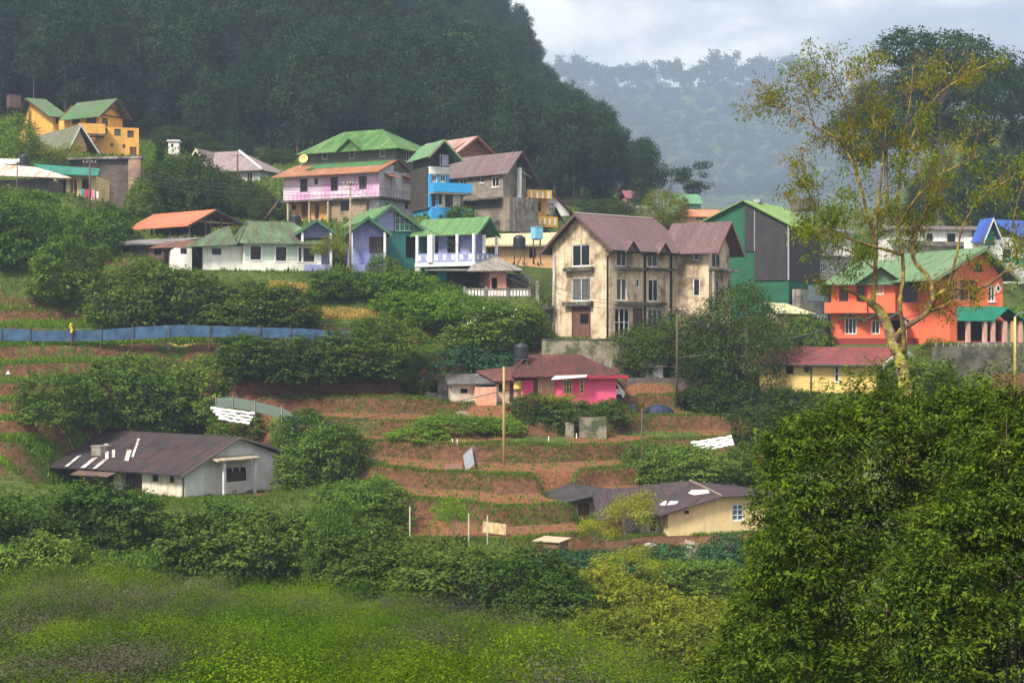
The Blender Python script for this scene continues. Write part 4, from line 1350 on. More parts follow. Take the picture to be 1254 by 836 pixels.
def hot_pink_house():
    pk = paint('hot_pink_paint', (0.80, 0.075, 0.19), (0.62, 0.12, 0.2), 0.35, .5, .3)
    sal = paint('peeling_salmon_paint', (0.62, 0.28, 0.17), (.5, .42, .33), .6, .5, .6)
    rf = roofing('dark_crimson_tile_roof', (0.095, 0.032, 0.03), (0.045, 0.03, 0.027), .9, .28, .8, .9, third=(.13, .045, .042))
    yf = plain('yellow_window_frame', (.65, .5, .12))
    F = Fr(681, 495, 147, 6)
    T = Thing('hot_pink_house', 'hot pink cottage with a dark crimson hipped roof and yellow window frames', 'house', F.o, 'houses on the hillside')
    W, L = F.su(754.5), 8
    he = F.hy(459)
    block(T, F, (0, W), (0, L), (-1, he), pk, R=[(690, 464.5, 701, 482.5, 2, 1, yf, 'w'), (710.3, 464, 715.5, 482, 0, 2, yf, 'w')])
    a = F.su(639)
    block(T, F, (a, -.01), (.5, L), (-1, he - .3), sal, R=[(652, 463, 660, 490, 0, 0, yf, 'd')], name='left_wall')
    m = T.mb(); x0, x1 = F.su(640, .45), F.su(653, .45); F.box(m, x0, x1, .42, .49, -1, he - .35); T.part(m, 'pink_panel', pk)
    m = T.mb(); x0, x1 = F.su(629, .45), F.su(638, .45); F.box(m, x0, x1, .4, .47, he - 1.3, he - .4); T.part(m, 'yellow_shutter', yf)
    m = T.mb()
    hr = F.hy(434, 2, L / 2)
    hip(m, F, a - .8, W + 1, -.7, L + 1, he - .1, hr, F.su(646, L / 2), F.su(711, L / 2), 'u', t=.12)
    r = T.part(m, 'roof', rf)
    m = T.mb(); F.box(m, -.2, W + .98, -.78, -.71, he - .32, he - .02); F.box(m, W + 1.0, W + 1.06, -.7, L + 1, he - .34, he - .03); T.part(m, 'fascia', plain('crimson_fascia', (.3, .02, .04)), r)
    m = T.mb(); m.slab([F.P(F.su(675, -1.3), -1.3, he - .35), F.P(F.su(718, -1.3), -1.3, he - .12), F.P(F.su(718, -.2), -.8, he + .02), F.P(F.su(679, -.2), -.8, he - .05)], .06)
    T.part(m, 'tin_awning', plain('pale_tin', (.62, .62, .6), .5, .2), None)
    # lean-to on the left
    m = T.mb()
    b = F.su(574)
    m.slab([F.P(F.su(606), .2, he - .55), F.P(a + 1.6, .2, he - .3), F.P(a + 1.6, L * .6, he + .9), F.P(F.su(582, L * .6), L * .6, he + .3)], .08)
    T.part(m, 'lean_to_roof', roofing('patched_lean_to_roof', (.13, .045, .04), (.06, .045, .042), .7, .3, .7, 1.2))
    block(T, F, (F.su(608), a), (.9, L * .6), (-1, he - .65), sal, R=[(624, 468, 629, 493, 0, 0, M['brown'], 'd'), (611, 470, 619, 480, 0, 0, M['dark'], 'o')], name='lean_to_wall')
    pad(F, F.su(585), W, -2, L)
    # white and salmon shed
    G = Fr(585, 496, 145.5, 12)
    T = Thing('patched_shed', 'low white and salmon shed with a grey tin roof left of the hot pink cottage', 'shed', G.o)
    W2, L2 = G.su(608), G.sv(552)
    G2 = Fr(553, 492, 147, 8)
    Wl = G2.su(585)
    hs = G2.hy(470)
    wl = paint('dirty_white_wall', (.6, .54, .46), (.35, .2, .14), .6)
    block(T, G2, (0, Wl), (0, 4), (-1, hs), wl, R=[(564, 475.5, 572.8, 481.5, 0, 0, M['dark'], 'o')])
    block(T, G, (.01, W2), (0, 4), (-1, hs), sal, name='salmon_wall')
    m = T.mb(); m.slab([G2.P(-.4, -.5, hs), G2.P(Wl + 1.9, -.7, hs + .1), G2.P(Wl + 1.5, 4, hs + .9), G2.P(-.4, 4, hs + .75)], .09)
    T.part(m, 'roof', roofing('dark_tin_roof', (.08, .075, .075), (.16, .15, .14), .5))
    for k, (x, y, w) in enumerate(((583, 461.5, 1.8), (598, 461, 2.2), (608, 460, 1.6))):
        p = at(x, y, 150)
        m = T.mb(); m.slab([p, p + Vector((w, 0, .05)), p + Vector((w, .9, .25)), p + Vector((0, .9, .25))], .05); T.part(m, 'loose_sheet', plain('pale_tin_sheet', (.6, .6, .58), .5, .2))
    pad(G2, 0, Wl + 2, 0, 4)
    H = Fr(515, 488, 150, 6)
    T = Thing('concrete_hut', 'small weathered concrete hut with a flat roof and dark doorway', 'hut', H.o)
    W3 = H.su(551)
    hh = H.hy(461)
    block(T, H, (0, W3), (0, 4), (-1, hh), paint('peeling_whitewash', (.42, .40, .37), (.1, .1, .1), .8, .6, .6), R=[(526, 466, 536, 481, 0, 0, M['dark'], 'o')])
    m = T.mb(); H.box(m, -.3, W3 + .3, -.4, 4.2, hh, hh + .2); T.part(m, 'roof_slab', M['darkconc'])
    pad(H, 0, W3, 0, 4)


def van():
    c = at(748, 491, 151)
    T = Thing('parked_van', 'white van parked behind the hot pink cottage, only its nose showing', 'van', c)
    m = T.mb()
    X, Y = Vector((1, 0, 0)), Vector((0, 1, 0))
    prof = [(-3.2, .35), (1.35, .35), (1.45, .6), (1.4, .95), (1.15, 1.15), (.62, 1.85), (.2, 2.0), (-3.2, 2.0)]
    prof = [(x - .15, z) for x, z in prof]
    A = [c + Vector((x, 0, z)) for x, z in prof]
    B = [c + Vector((x, 1.7, z)) for x, z in prof]
    m.poly(A); m.poly(B[::-1])
    for k in range(len(A)):
        j = (k + 1) % len(A)
        m.poly([A[k], A[j], B[j], B[k]])
    T.part(m, 'body', plain('white_car_paint', (.7, .71, .72), .25, 0, .04, 1, .5))
    m = T.mb(); m.poly([c + Vector((x - .15, -.01, z)) for x, z in ((-.2, 1.15), (.95, 1.15), (.55, 1.8), (-.2, 1.85))]); T.part(m, 'side_window', M['glass'])
    m = T.mb(); m.poly([c + Vector((x - .15 + .012, y, z + .01)) for x, y, z in ((1.11, .12, 1.2), (1.11, 1.58, 1.2), (.66, 1.5, 1.8), (.66, .2, 1.8))]); T.part(m, 'windscreen', M['glass'])
    for x in (.75, -2.3):
        for y in (-.02, 1.55):
            m = T.mb(); p = c + Vector((x, y, .33)); m.tube([p, p + Vector((0, .18, 0))], .33, 18); T.part(m, 'wheel', M['black'])
    m = T.mb(); p = c + Vector((1.22, .15, .78)); m.hexa([p + Vector(q) for q in ((0, 0, 0), (.08, 0, 0), (.08, .3, 0), (0, .3, 0), (0, 0, .18), (.05, 0, .18), (.05, .3, .18), (0, .3, .18))]); T.part(m, 'headlight', plain('headlight_glass', (.5, .5, .5), .1))


def grey_white_house():
    rf = roofing('dark_rust_streaked_roof', (0.036, 0.031, 0.035), (0.075, 0.036, 0.028), .8, .38, .8, 2.6, third=(.022, .020, .023))
    wh = paint('cool_white_render', (.58, .585, .58), (.36, .33, .29), .35, .35, .35, patch=(.5, .5, .49))
    wm = paint('stained_warm_white', (.66, .62, .52), (.32, .22, .13), .5, .5, .6)
    F = Fr(226.5, 609, 130, 52)
    T = Thing('grey_roofed_house', 'long white house with a dark rust-streaked roof above the foreground hedge', 'house', F.o, 'houses on the hillside')
    W, L = F.su(347.5), F.sv(137)
    hl, hr_ = F.hy(577), F.hy(558, W, 0)
    um = F.su(289)
    ha = F.hy(536, um)
    m = T.mb()
    Q = F.face('R')
    wn = F.rect('R', 277, 565.5, 303, 590.5)
    facade(m, Q, 0, W, -2, hl, [wn], [(.001, hl), (um, ha), (W - .001, hr_)])
    facade(m, F.face('L', W), 0, L, -2, hr_, [])
    T.part(m, 'gable_wall', wh)
    window(T, Q, wn, 2, 1, M['white'], M['glass'])
    m = T.mb(); bar(m, Q, wn[0] + .1, wn[1] - .1, wn[2] + .08, wn[2] + .95, .04, .055); T.part(m, 'lower_shutter', plain('dark_brown_shutter', (.05, .03, .028)))
    m = T.mb()
    v1 = F.sv(174)
    h1 = [F.rect('L', 186.5, 576, 193.8, 589.5), F.rect('L', 207.8, 576.5, 212.8, 591)]
    facade(m, F.face('L', -.001), 0, v1, -2, hl, h1)
    m.poly([F.P(0, v1, -2), F.P(.8, v1, -2), F.P(.8, v1, hl), F.P(0, v1, hl)])
    T.part(m, 'side_wall', wm)
    for q in h1: window(T, F.face('L', -.001), q, 0, 1, M['darkframe'], M['glass'])
    # recessed dark boards further left
    v2, v3 = F.sv(146, .8), L + 4.4
    block(T, F, (.8, W * .8), (v1, v2), (-2, hl), planks('dark_boards', (.06, .04, .032)), L=[(163, 580, 171, 603, 0, 0, M['brown'], 'd')], name='board_wall')
    m = T.mb(); F.box(m, .2, .7, v2 - 1.0, v2, -2, hl - .2); T.part(m, 'white_pier', wm)
    block(T, F, (0.4, W * .7), (v2, v3), (-2, hl - .5), planks('rusty_board_wall', (.10, .05, .035)), L=[(132, 578, 141, 604, 0, 0, M['dark'], 'o')], name='kitchen_wall')
    # porch over the window
    p0, p1 = F.su(264, -1), F.su(317, -1)
    hp = F.hy(562, p0, -1)
    m = T.mb(); m.slab([F.P(p0, -1.3, hp - .1), F.P(p1, -1.3, hp - .1), F.P(p1, -.003, hp + .12), F.P(p0, -.003, hp + .12)], .12); T.part(m, 'porch_slab', M['palewood'])
    for x in (274.5, 312.5):
        s = F.su(x, -1); m = T.mb(); F.box(m, s - .1, s + .1, -1.1, -.9, -1.5, hp - .2); T.part(m, 'porch_post', wh)
    # roof
    sl = (ha - hl) / um
    el = hl - sl * .8 + .12
    er = F.hy(557, W + 1.5, -.6)
    Lr = F.sv(121, um)
    m = T.mb()
    P = F.P
    m.slab([P(-.8, -.6, el), P(-.8, L, el), P(um, Lr, ha + .12), P(um, -.6, ha + .12)], .1)
    m.slab([P(W + 1.5, -.6, er), P(W + 1.5, Lr, er), P(um, Lr, ha + .12), P(um, -.6, ha + .12)], .1)
    r = T.part(m, 'roof', rf)
    m = T.mb(); barge(m, F, 'v', -.8, um, W + 1.5, el, ha + .12, er, -.6, .2, .05); T.part(m, 'bargeboard', plain('grey_barge', (.14, .12, .1)), r)
    m = T.mb()
    lerp = lambda a, b, t: a + (b - a) * t
    m.slab([P(-.8, L, el), P(-1.0, F.sv(34, -1), el - .15), P(um * .75, Lr + 3.0, lerp(el, ha, .7)), P(um, Lr, ha + .12)], .09)
    r2 = T.part(m, 'hip_roof', rf)
    # pale replacement sheets on the slope
    pale = paint('pale_sheet', (.48, .49, .51), (.2, .12, .08), .7, 1.2, .6)
    lerp = lambda a, b, t: a + (b - a) * t
    def strip(v, wd, t0, t1, mat=pale, shift=0.0, lift=.05):
        m = T.mb()
        q = lambda vv, t: P(lerp(-.8, um, t), vv + (Lr - L) * t * vv / L, lerp(el, ha + .12, t) + lift)
        m.slab([q(v, t0), q(v + wd, t0), q(v + wd + shift, t1), q(v + shift, t1)], .03)
        T.part(m, 'pale_sheet', mat, r)
    strip(L * .66, .2, .34, .80)
    strip(L * .70, .42, .24, .50)
    strip(L * .86, .3, .30, .48)
    strip(L * .93, .35, .26, .62)
    m = T.mb()
    for (va, wd) in ((.8, .5), (2.3, .6), (4.6, .45)):
        q0 = lerp(el, ha, .1)
        m.slab([P(-.95, L + va, el + .06), P(-.95, L + va + wd, el + .04), P(um * .5, L + va + 1.6 + wd, lerp(el, ha, .5) + .1), P(um * .5, L + va + 1.6, lerp(el, ha, .5) + .12)], .03)
    T.part(m, 'pale_sheet', pale, r2)
    m = T.mb(); m.slab([P(-1.6, L - 1.5, el - .45), P(-1.6, L + 3.4, el - .5), P(-.2, L + 3.4, el - .02), P(-.2, L - 1.5, el - .02)], .07); T.part(m, 'lean_to_roof', roofing('rusty_lean_to', (.11, .065, .055), (.2, .15, .12), .5))
    # chimney
    cv, cu = F.sv(121, 1.5), 1.2
    m = T.mb(); F.box(m, cu, cu + 1.1, cv - .62, cv + .62, el + .3, F.hy(547, cu, cv)); F.box(m, cu - .06, cu + 1.16, cv - .68, cv + .68, F.hy(547, cu, cv), F.hy(545.5, cu, cv)); T.part(m, 'chimney', M['concrete'], r)
    pipe(T, [F.P(-.12, .1, hl), F.P(-.12, .1, -1)], .06, M['pipe'])
    pipe(T, [F.P(W + .05, -.08, hr_), F.P(W + .05, -.08, -1)], .06, M['metal'])
    pad(F, -3.5, W + 1, -4, L + 6, margin=3)


def cream_house():
    rf = roofing('dark_purple_brown_roof', (0.045, 0.035, 0.04), (0.085, 0.05, 0.045), .7, .35, .75, 1.8)
    F = Fr(818, 655, 117, 18)
    T = Thing('cream_house', 'low cream house with a dark patched roof and pale blue window', 'house', F.o, 'houses on the hillside')
    W, L = F.su(938), 6.5
    u1 = F.su(879)
    h0, h1 = F.hy(625), F.hy(609, u1)
    Q = F.face('R')
    cr = paint('pale_cream_paint', (.66, .52, .26), (.34, .25, .14), .4, .4, .4)
    w = F.rect('R', 896.6, 617, 911, 637.5); vt = F.rect('R', 838, 624.5, 844, 629)
    m = T.mb()
    facade(m, Q, 0, W, -1, h0, [vt], None)
    m2h = [w]
    m.v.clear(); m.f.clear(); m.uv.clear()
    # left of the break the wall top slopes up to h1
    facade(m, Q, 0, u1, -1, h0, [vt], [(0.001, h0), (u1 - .001, h1)])
    facade(m, Q, u1, W, -1, h1, [w])
    facade(m, F.face('L'), 0, L, -1, h0, [F.rect('L', 805, 628, 811, 650)])
    T.part(m, 'wall', cr)
    window(T, Q, w, 1, 2, plain('pale_blue_frame', (.5, .62, .66)), M['glass'])
    window(T, Q, vt, 1, 0, M['darkframe'], M['glass'], name='vent')
    P = F.P
    hr = F.hy(589, u1, L * .75)
    m = T.mb()
    el = h0 - .25
    a, b = P(-.8, -.5, el), P(u1 + .1, -.5, h1 + .1)
    c, d = P(W + 1, -.5, h1 + .15), P(W + 1, L, hr - .6)
    e_, f_ = P(u1, L * .75, hr), P(F.su(832, L * .75), L * .75, hr)
    g_ = P(-.8, L * .75, el + .1)
    m.slab([a, b, e_, f_], .09); m.slab([b, c, d, e_], .09); m.slab([a, f_, g_], .09)
    m.slab([P(-5.2, .6, el - .3), P(-.8, .2, el), f_, P(-4, L * .75, hr - .5)], .09)
    r = T.part(m, 'roof', rf)
    m = T.mb(); m.tube([b + Vector((0, 0, .06)), e_ + Vector((0, 0, .06))], .1, 6); T.part(m, 'hip_cap', plain('hip_cap_brown', (.16, .12, .1)), r)
    # torn pale sheets lying on the front slope
    n_ = (b - a).cross(e_ - a).normalized()
    def on_roof(x, y):
        d_ = Vector(((x - CX) / FPX, 1, (CY - y) / FPX))
        return d_ * (a.dot(n_) / d_.dot(n_)) + Vector((0, 0, .05))
    for q in (((843, 604), (847, 600.5), (866, 600), (869, 603.5), (858, 605), (850, 606)), ((795, 606), (799, 601.5), (815, 600), (814, 603), (803, 606.5)), ((803, 618), (812, 613.5), (831, 614.5), (828, 617), (815, 619))):
        m = T.mb(); m.slab([on_roof(*p) for p in q], .04); T.part(m, 'torn_sheet', plain('torn_pale_sheet', (.6, .53, .47), var=.4, scale=2), r)
    block(T, F, (F.su(784, 1.2), -.02), (1.2, L * .7), (-1, el - .35), paint('grey_white_wall', (.42, .4, .37), (.15, .13, .11), .6), name='left_wall', R=[(796, 632, 803, 650, 0, 0, M['brown'], 'd')])
    pad(F, -4, W, -2, L, margin=2.5)
    G = Fr(698, 632, 122, 14)
    T = Thing('stone_hut', 'small rubble stone hut with a black sheet roof left of the cream house', 'hut', G.o)
    W2 = G.su(752); L2 = 4.5
    hh = G.hy(613)
    block(T, G, (0, W2), (0, L2), (-1, hh), masonry('grey_rubble', (.26, .22, .17), (.2, .17, .14), (.1, .09, .075), .6, .35), R=[(708, 616, 722, 632, 0, 0, M['brown'], 'd')])
    m = T.mb()
    m.slab([G.P(-.9, -.6, G.hy(614.5)), G.P(1.2, -.6, hh + .3), G.P(1.2, L2, hh + .9), G.P(-.9, L2, hh + .2)], .08)
    m.slab([G.P(1.2, -.6, hh + .3), G.P(W2 + .6, -.6, hh + .75), G.P(W2 + .6, L2, hh + .5), G.P(1.2, L2, hh + .9)], .08)
    T.part(m, 'roof', roofing('black_sheet_roof', (.035, .033, .035), (.08, .07, .065), .5))
    pad(G, 0, W2, 0, L2)
    K = Fr(892, 612, 129, 15)
    T = Thing('green_tarp_shed', 'shelter with a bright green tarpaulin roof behind the cream house', 'shelter', K.o)
    Wk = K.su(940)
    ht = K.hy(596)
    m = T.mb(); hip(m, K, -.4, Wk + .4, -.4, 4, ht, K.hy(581, 1, 2), 1.0, Wk - 1, 'u', t=.05); T.part(m, 'tarpaulin', plain('bright_green_tarp', (.04, .38, .12), .5))
    for u, v in ((0, 0), (Wk, 0), (0, 3.6), (Wk, 3.6)): post(T, K, u, v, -2, ht, .07, M['wood'])


def ochre_villa():
    y = paint('warm_yellow_paint', (0.68, 0.36, 0.075), (.4, .2, .06), .35)
    rf = roofing('green_brown_roof', (0.065, 0.145, 0.062), (0.14, 0.11, 0.07), .85, .35, .7, 1.6)
    br = M['brown']
    F = Fr(65, 178, 236, 30)
    T = Thing('yellow_villa', 'large warm yellow villa with a two-gabled green roof high on the left', 'house', F.o, 'houses on the hillside')
    # left gable wing: faces left-front
    L = F.sv(24); he = F.hy(142)
    vm = F.sv(37.5); ha = F.hy(121.5, 0, vm)
    W = F.su(84)
    block(T, F, (0, W), (0, L), (-2, he), y, L=[(29.5, 144, 38.5, 149, 1, 0, br, 'w')], topL=[(vm, ha)],
          R=[(68, 143, 82, 152, 2, 0, br, 'w')])
    s = (ha - he) / vm
    m = T.mb(); gable(m, F, 'u', -.9, vm, L + 1.2, he - s * .9 + .1, ha + .15, he - s * 1.2 + .1, -.8, W, .12); r = T.part(m, 'roof', rf)
    m = T.mb(); barge(m, F, 'u', -.9, vm, L + 1.2, he - s * .9 + .1, ha + .15, he - s * 1.2 + .1, -.8, .3); T.part(m, 'bargeboard', br, r)
    # right gable, its ridge running back to the left
    G = Fr(122, 192, 229, 14)
    K2 = Fr(121, 192, 230, 58)
    L3, W2 = K2.sv(72), K2.su(150)
    um = K2.su(137)
    hg, hx = K2.hy(142), K2.hy(123, um)
    block(T, K2, (0, W2), (0, L3), (K2.hy(155), hg), y, R=[(125, 144.5, 132, 154, 0, 0, br, 'w')], L=[(88, 144, 98, 152, 2, 0, br, 'w'), (105, 143, 118, 153, 2, 0, br, 'w')], topR=[(um, hx)], name='bay_wall')
    m = T.mb(); gable(m, K2, 'v', -.9, um, K2.su(155), hg - .2, hx + .2, K2.hy(146, 5), -1.1, L3 - 1, .12); r = T.part(m, 'gable_roof', rf)
    m = T.mb(); barge(m, K2, 'v', -.9, um, K2.su(155), hg - .2, hx + .2, K2.hy(146, 5), -1.1, .35); T.part(m, 'bargeboard', br, r)
    m = T.mb(); Q = K2.face('R', -.3)
    m.tube([Q(K2.su(123), K2.hy(138)), Q(um, K2.hy(129))], .12, 5); m.tube([Q(um, K2.hy(129)), Q(K2.su(148), K2.hy(140))], .12, 5); m.tube([Q(K2.su(123), K2.hy(140.5)), Q(K2.su(148), K2.hy(140.5))], .12, 5)
    T.part(m, 'truss', br)
    # lower storeys
    u0 = G.su(117)
    block(T, G, (u0, G.su(170)), (-.4, 7), (-1, G.hy(156)), y,
          R=[(140, 158, 147.8, 166.5, 1, 0, br, 'w'), (156, 160, 163.8, 168.5, 1, 0, br, 'w'), (125, 156.8, 131.2, 165, 0, 0, br, 'w'), (135, 175.5, 138.8, 180, 0, 0, br, 'w'), (150, 177, 153.6, 181.5, 0, 0, br, 'w'), (159, 180, 167, 191, 0, 0, br, 'd')], name='lower_wall', flat=True)
    m = T.mb(); G.box(m, G.su(96), G.su(129), -2.0, -.45, G.hy(166), G.hy(154)); T.part(m, 'balcony', y)
    m = T.mb(); G.box(m, G.su(110), G.su(127), -2.1, -.45, G.hy(169), G.hy(166.3)); T.part(m, 'balcony_slab', M['darkconc'])
    block(T, G, (G.su(98), u0 - .01), (.5, 6), (-1, G.hy(160)), y, name='side_wall')
    pad(F, 0, W, 0, L); pad(G, 0, G.su(170), 0, 7, dz=-.8)
    # old roof below the villa
    K = Fr(88, 196, 224, 38)
    T = Thing('mossy_outbuilding', 'mossy-roofed outbuilding with a white gable edge below the yellow villa', 'outbuilding', K.o)
    Lk, Wk = K.sv(30), K.su(106)
    hk = K.hy(178); um = Wk / 2
    block(T, K, (0, Wk), (0, Lk), (-1, hk), paint('tan_wall', (.5, .32, .16), (.3, .2, .1), .4), topR=[(um, K.hy(158, um))])
    m = T.mb(); gable(m, K, 'v', -.6, um, Wk + 2.5, hk - .4, K.hy(153, um), hk - 2, -.6, Lk, .1); T.part(m, 'roof', roofing('moss_roof', (.15, .16, .1), (.09, .1, .06), .7))
    m = T.mb(); barge(m, K, 'v', -.6, um, Wk + 2.5, hk - .4, K.hy(153, um), hk - 2, -.6, .3); T.part(m, 'bargeboard', M['white'])
    R = Fr(172, 276, 213, 80)
    T = Thing('stone_retaining_wall', 'tall dark stone retaining wall under the yellow villa', 'wall', R.o)
    v1 = R.sv(157)
    m = T.mb(); R.box(m, .5, 1.2, v1 - .2, R.sv(82), -1, R.hy(194)); T.part(m, 'wall', masonry('dark_stone', (.085, .062, .052), (.12, .088, .07), (.045, .038, .034), .8, .4))
    m = T.mb(); R.box(m, 0, .49, 0, v1, R.hy(250), R.hy(193)); R.box(m, .02, .49, .03, v1 - .03, -1, R.hy(250)); T.part(m, 'pier', masonry('stained_brick_pier', (.34, .2, .12), (.27, .19, .14), (.15, .12, .1), .5, .25))
    m = T.mb(); R.box(m, -.1, 1.4, -.2, R.sv(82), R.hy(194) + .01, R.hy(191)); T.part(m, 'coping', M['concrete'])


def teal_cottage():
    F = Fr(118, 246, 196, 86)
    T = Thing('teal_roof_cottage', 'cream cottage with a teal sheet roof and purple curtain above the bushes', 'house', F.o, 'houses on the hillside')
    L = F.sv(66); he = F.hy(216)
    block(T, F, (0, 5), (0, L), (-1, he), M['cream'], L=[(71, 220, 81, 240, 1, 0, plain('violet_curtain', (.25, .13, .4)), 'w'), (85, 220, 89.5, 245, 0, 0, M['brown'], 'd'), (100, 219, 109, 232, 1, 0, M['brown'], 'w'), (90.5, 220, 94, 240, 0, 0, M['brown'], 'd')])
    m = T.mb(); m.slab([F.P(-1.3, -.6, F.hy(214.5, -1.3)), F.P(-1.3, F.sv(66, -1.3), F.hy(213, -1.3, 5)), F.P(4.5, F.sv(38, 4), F.hy(200, 4, 8)), F.P(4.5, 1, F.hy(206, 4, 0))], .1)
    T.part(m, 'roof', roofing('teal_sheet_roof', (.025, .17, .13), (.05, .13, .1), .5))
    railing(T, F.face('L', -1.4), -.3, L * .5, F.hy(246, -1.4), F.hy(237, -1.4), 0, M['pipe'], .3)
    m = T.mb(); F.box(m, -1.5, 0, -.3, L, -1.2, F.hy(246, -1.4)); T.part(m, 'terrace', M['palewood'])
    pad(F, -1, 5, 0, L)
    cols = [((.03, .22, .27), 'teal'), ((.45, .03, .06), 'red'), ((.5, .05, .13), 'crimson'), ((.62, .25, .35), 'pink'), ((.7, .68, .7), 'white')]
    for k, (c, nm) in enumerate(cols):
        v = F.sv(101.5 + k * 4.3, -1.6)
        top, bot = F.hy(231 + k * .9, -1.6, v), F.hy(241 + k * .5, -1.6, v)
        o = F.P(-1.6, v, bot)
        g = MB(o)
        n = 6
        for i in range(n):
            f0, f1 = i / n, (i + 1) / n
            s0, s1 = v - .19 + .38 * f0, v - .19 + .38 * f1
            d0, d1 = .05 * math.sin(f0 * 9 + k), .05 * math.sin(f1 * 9 + k)
            Q = lambda s, h, d: F.P(-1.6 + d, s, h)
            g.hexa([Q(s0, bot + .06 * (i % 2), d0), Q(s1, bot + .06 * ((i + 1) % 2), d1), Q(s1, bot + .06 * ((i + 1) % 2), d1 + .02), Q(s0, bot + .06 * (i % 2), d0 + .02), Q(s0, top, d0 * .3), Q(s1, top, d1 * .3), Q(s1, top, d1 * .3 + .02), Q(s0, top, d0 * .3 + .02)])
        ob = g.build('hanging_cloth', plain(nm + '_cloth', c, .9))
        tag(ob, f'{nm} cloth hanging on the terrace rail of the teal-roofed cottage', 'laundry', 'washing on the terrace rail')
    G = Fr(88, 240, 190, 80)
    T = Thing('rust_roof_shed', 'shed with a white and rust-orange tin roof at the left edge', 'shed', G.o)
    L2 = G.sv(-40)
    hh = G.hy(217)
    block(T, G, (.8, 5), (G.sv(58, .8), L2), (-1, hh - .1), planks('grey_board', (.09, .08, .075)))
    m = T.mb(); m.slab([G.P(-.6, -.2, hh - .1), G.P(-.6, L2, G.hy(213, -.6, L2)), G.P(4.5, L2, G.hy(200, 4.5, L2)), G.P(4.5, G.sv(44, 4.5), G.hy(204, 4.5, 4))], .1)
    T.part(m, 'roof', roofing('white_rust_roof', (.60, .58, .55), (.42, .17, .07), .95, .5, .6, 2.5, edge=.47))
    post(T, G, 0, .2, -1, hh - .2, .07, M['wood'])
    pad(G, 0, 5, 0, L2)
    K = Fr(21, 212, 206, 76)
    T = Thing('white_roof_shed', 'small shed with a rounded white roof behind the rust-roofed one', 'shed', K.o)
    m = T.mb(); m.slab([K.P(-.4, 0, K.hy(200)), K.P(-.4, K.sv(-40), K.hy(198)), K.P(3, K.sv(-40), K.hy(189)), K.P(3, .5, K.hy(191))], .12); T.part(m, 'roof', plain('white_tin', (.66, .66, .64), .5))
    m = T.mb(); K.box(m, 0, 3, .2, K.sv(-40), -1, K.hy(199)); T.part(m, 'wall', plain('green_shed_wall', (.12, .18, .14)))
    pad(K, 0, 4, 0, 4)


def mauve_house():
    rf = roofing('dusty_mauve_roof', (0.24, 0.185, 0.185), (.2, .16, .15), .5, .35, .6, 4)
    F = Fr(318, 232, 250, 70)
    T = Thing('mauve_roof_house', 'pale house with a dusty mauve hipped roof among the trees', 'house', F.o, 'houses on the hillside')
    L = F.sv(242); he = F.hy(208)
    block(T, F, (0, 8), (0, L), (-1, he), paint('grey_white_render', (.48, .48, .47), (.25, .25, .24), .4), L=[(285, 212, 291, 222, 1, 0, M['brown'], 'w'), (302, 211, 309, 222, 1, 0, M['white'], 'w')])
    m = T.mb(); r0, r1 = F.sv(293, 4), F.sv(254, 4)
    hip(m, F, -.8, 9, -.8, L + .8, he - .1, F.hy(185, 4, r0), r0, r1, 'v'); r = T.part(m, 'roof', rf)
    m = T.mb(); m.tube([F.P(-.8, -.8, he), F.P(4, r0, F.hy(184.5, 4, r0))], .16, 6); T.part(m, 'hip_cap', M['white'], r)
    m = T.mb(); v = F.sv(246); gable(m, F, 'u', v - 3, v, v + 3.5, he - .8, F.hy(183, 0, v), he - 1.5, -1.5, 5, .1); T.part(m, 'gable_roof', rf)
    m = T.mb(); barge(m, F, 'u', v - 3, v, v + 3.5, he - .8, F.hy(183, 0, v), he - 1.5, -1.5, .35); T.part(m, 'bargeboard', plain('cream_barge', (.6, .52, .36)))
    pad(F, 0, 8, 0, L)
    G = Fr(206, 182, 262, 5)
    T = Thing('white_kiosk', 'tiny white flat-roofed building at the forest edge', 'hut', G.o)
    W = G.su(219)
    block(T, G, (0, W), (0, 2), (-1, G.hy(174)), M['whitewall'], R=[(209, 176, 213, 181, 0, 0, M['white'], 'w')])
    m = T.mb(); G.box(m, -.2, W + .2, -.2, 2.2, G.hy(174) + .1, G.hy(171.5)); T.part(m, 'roof_slab', M['white'])
    pad(G, 0, W, 0, 2)


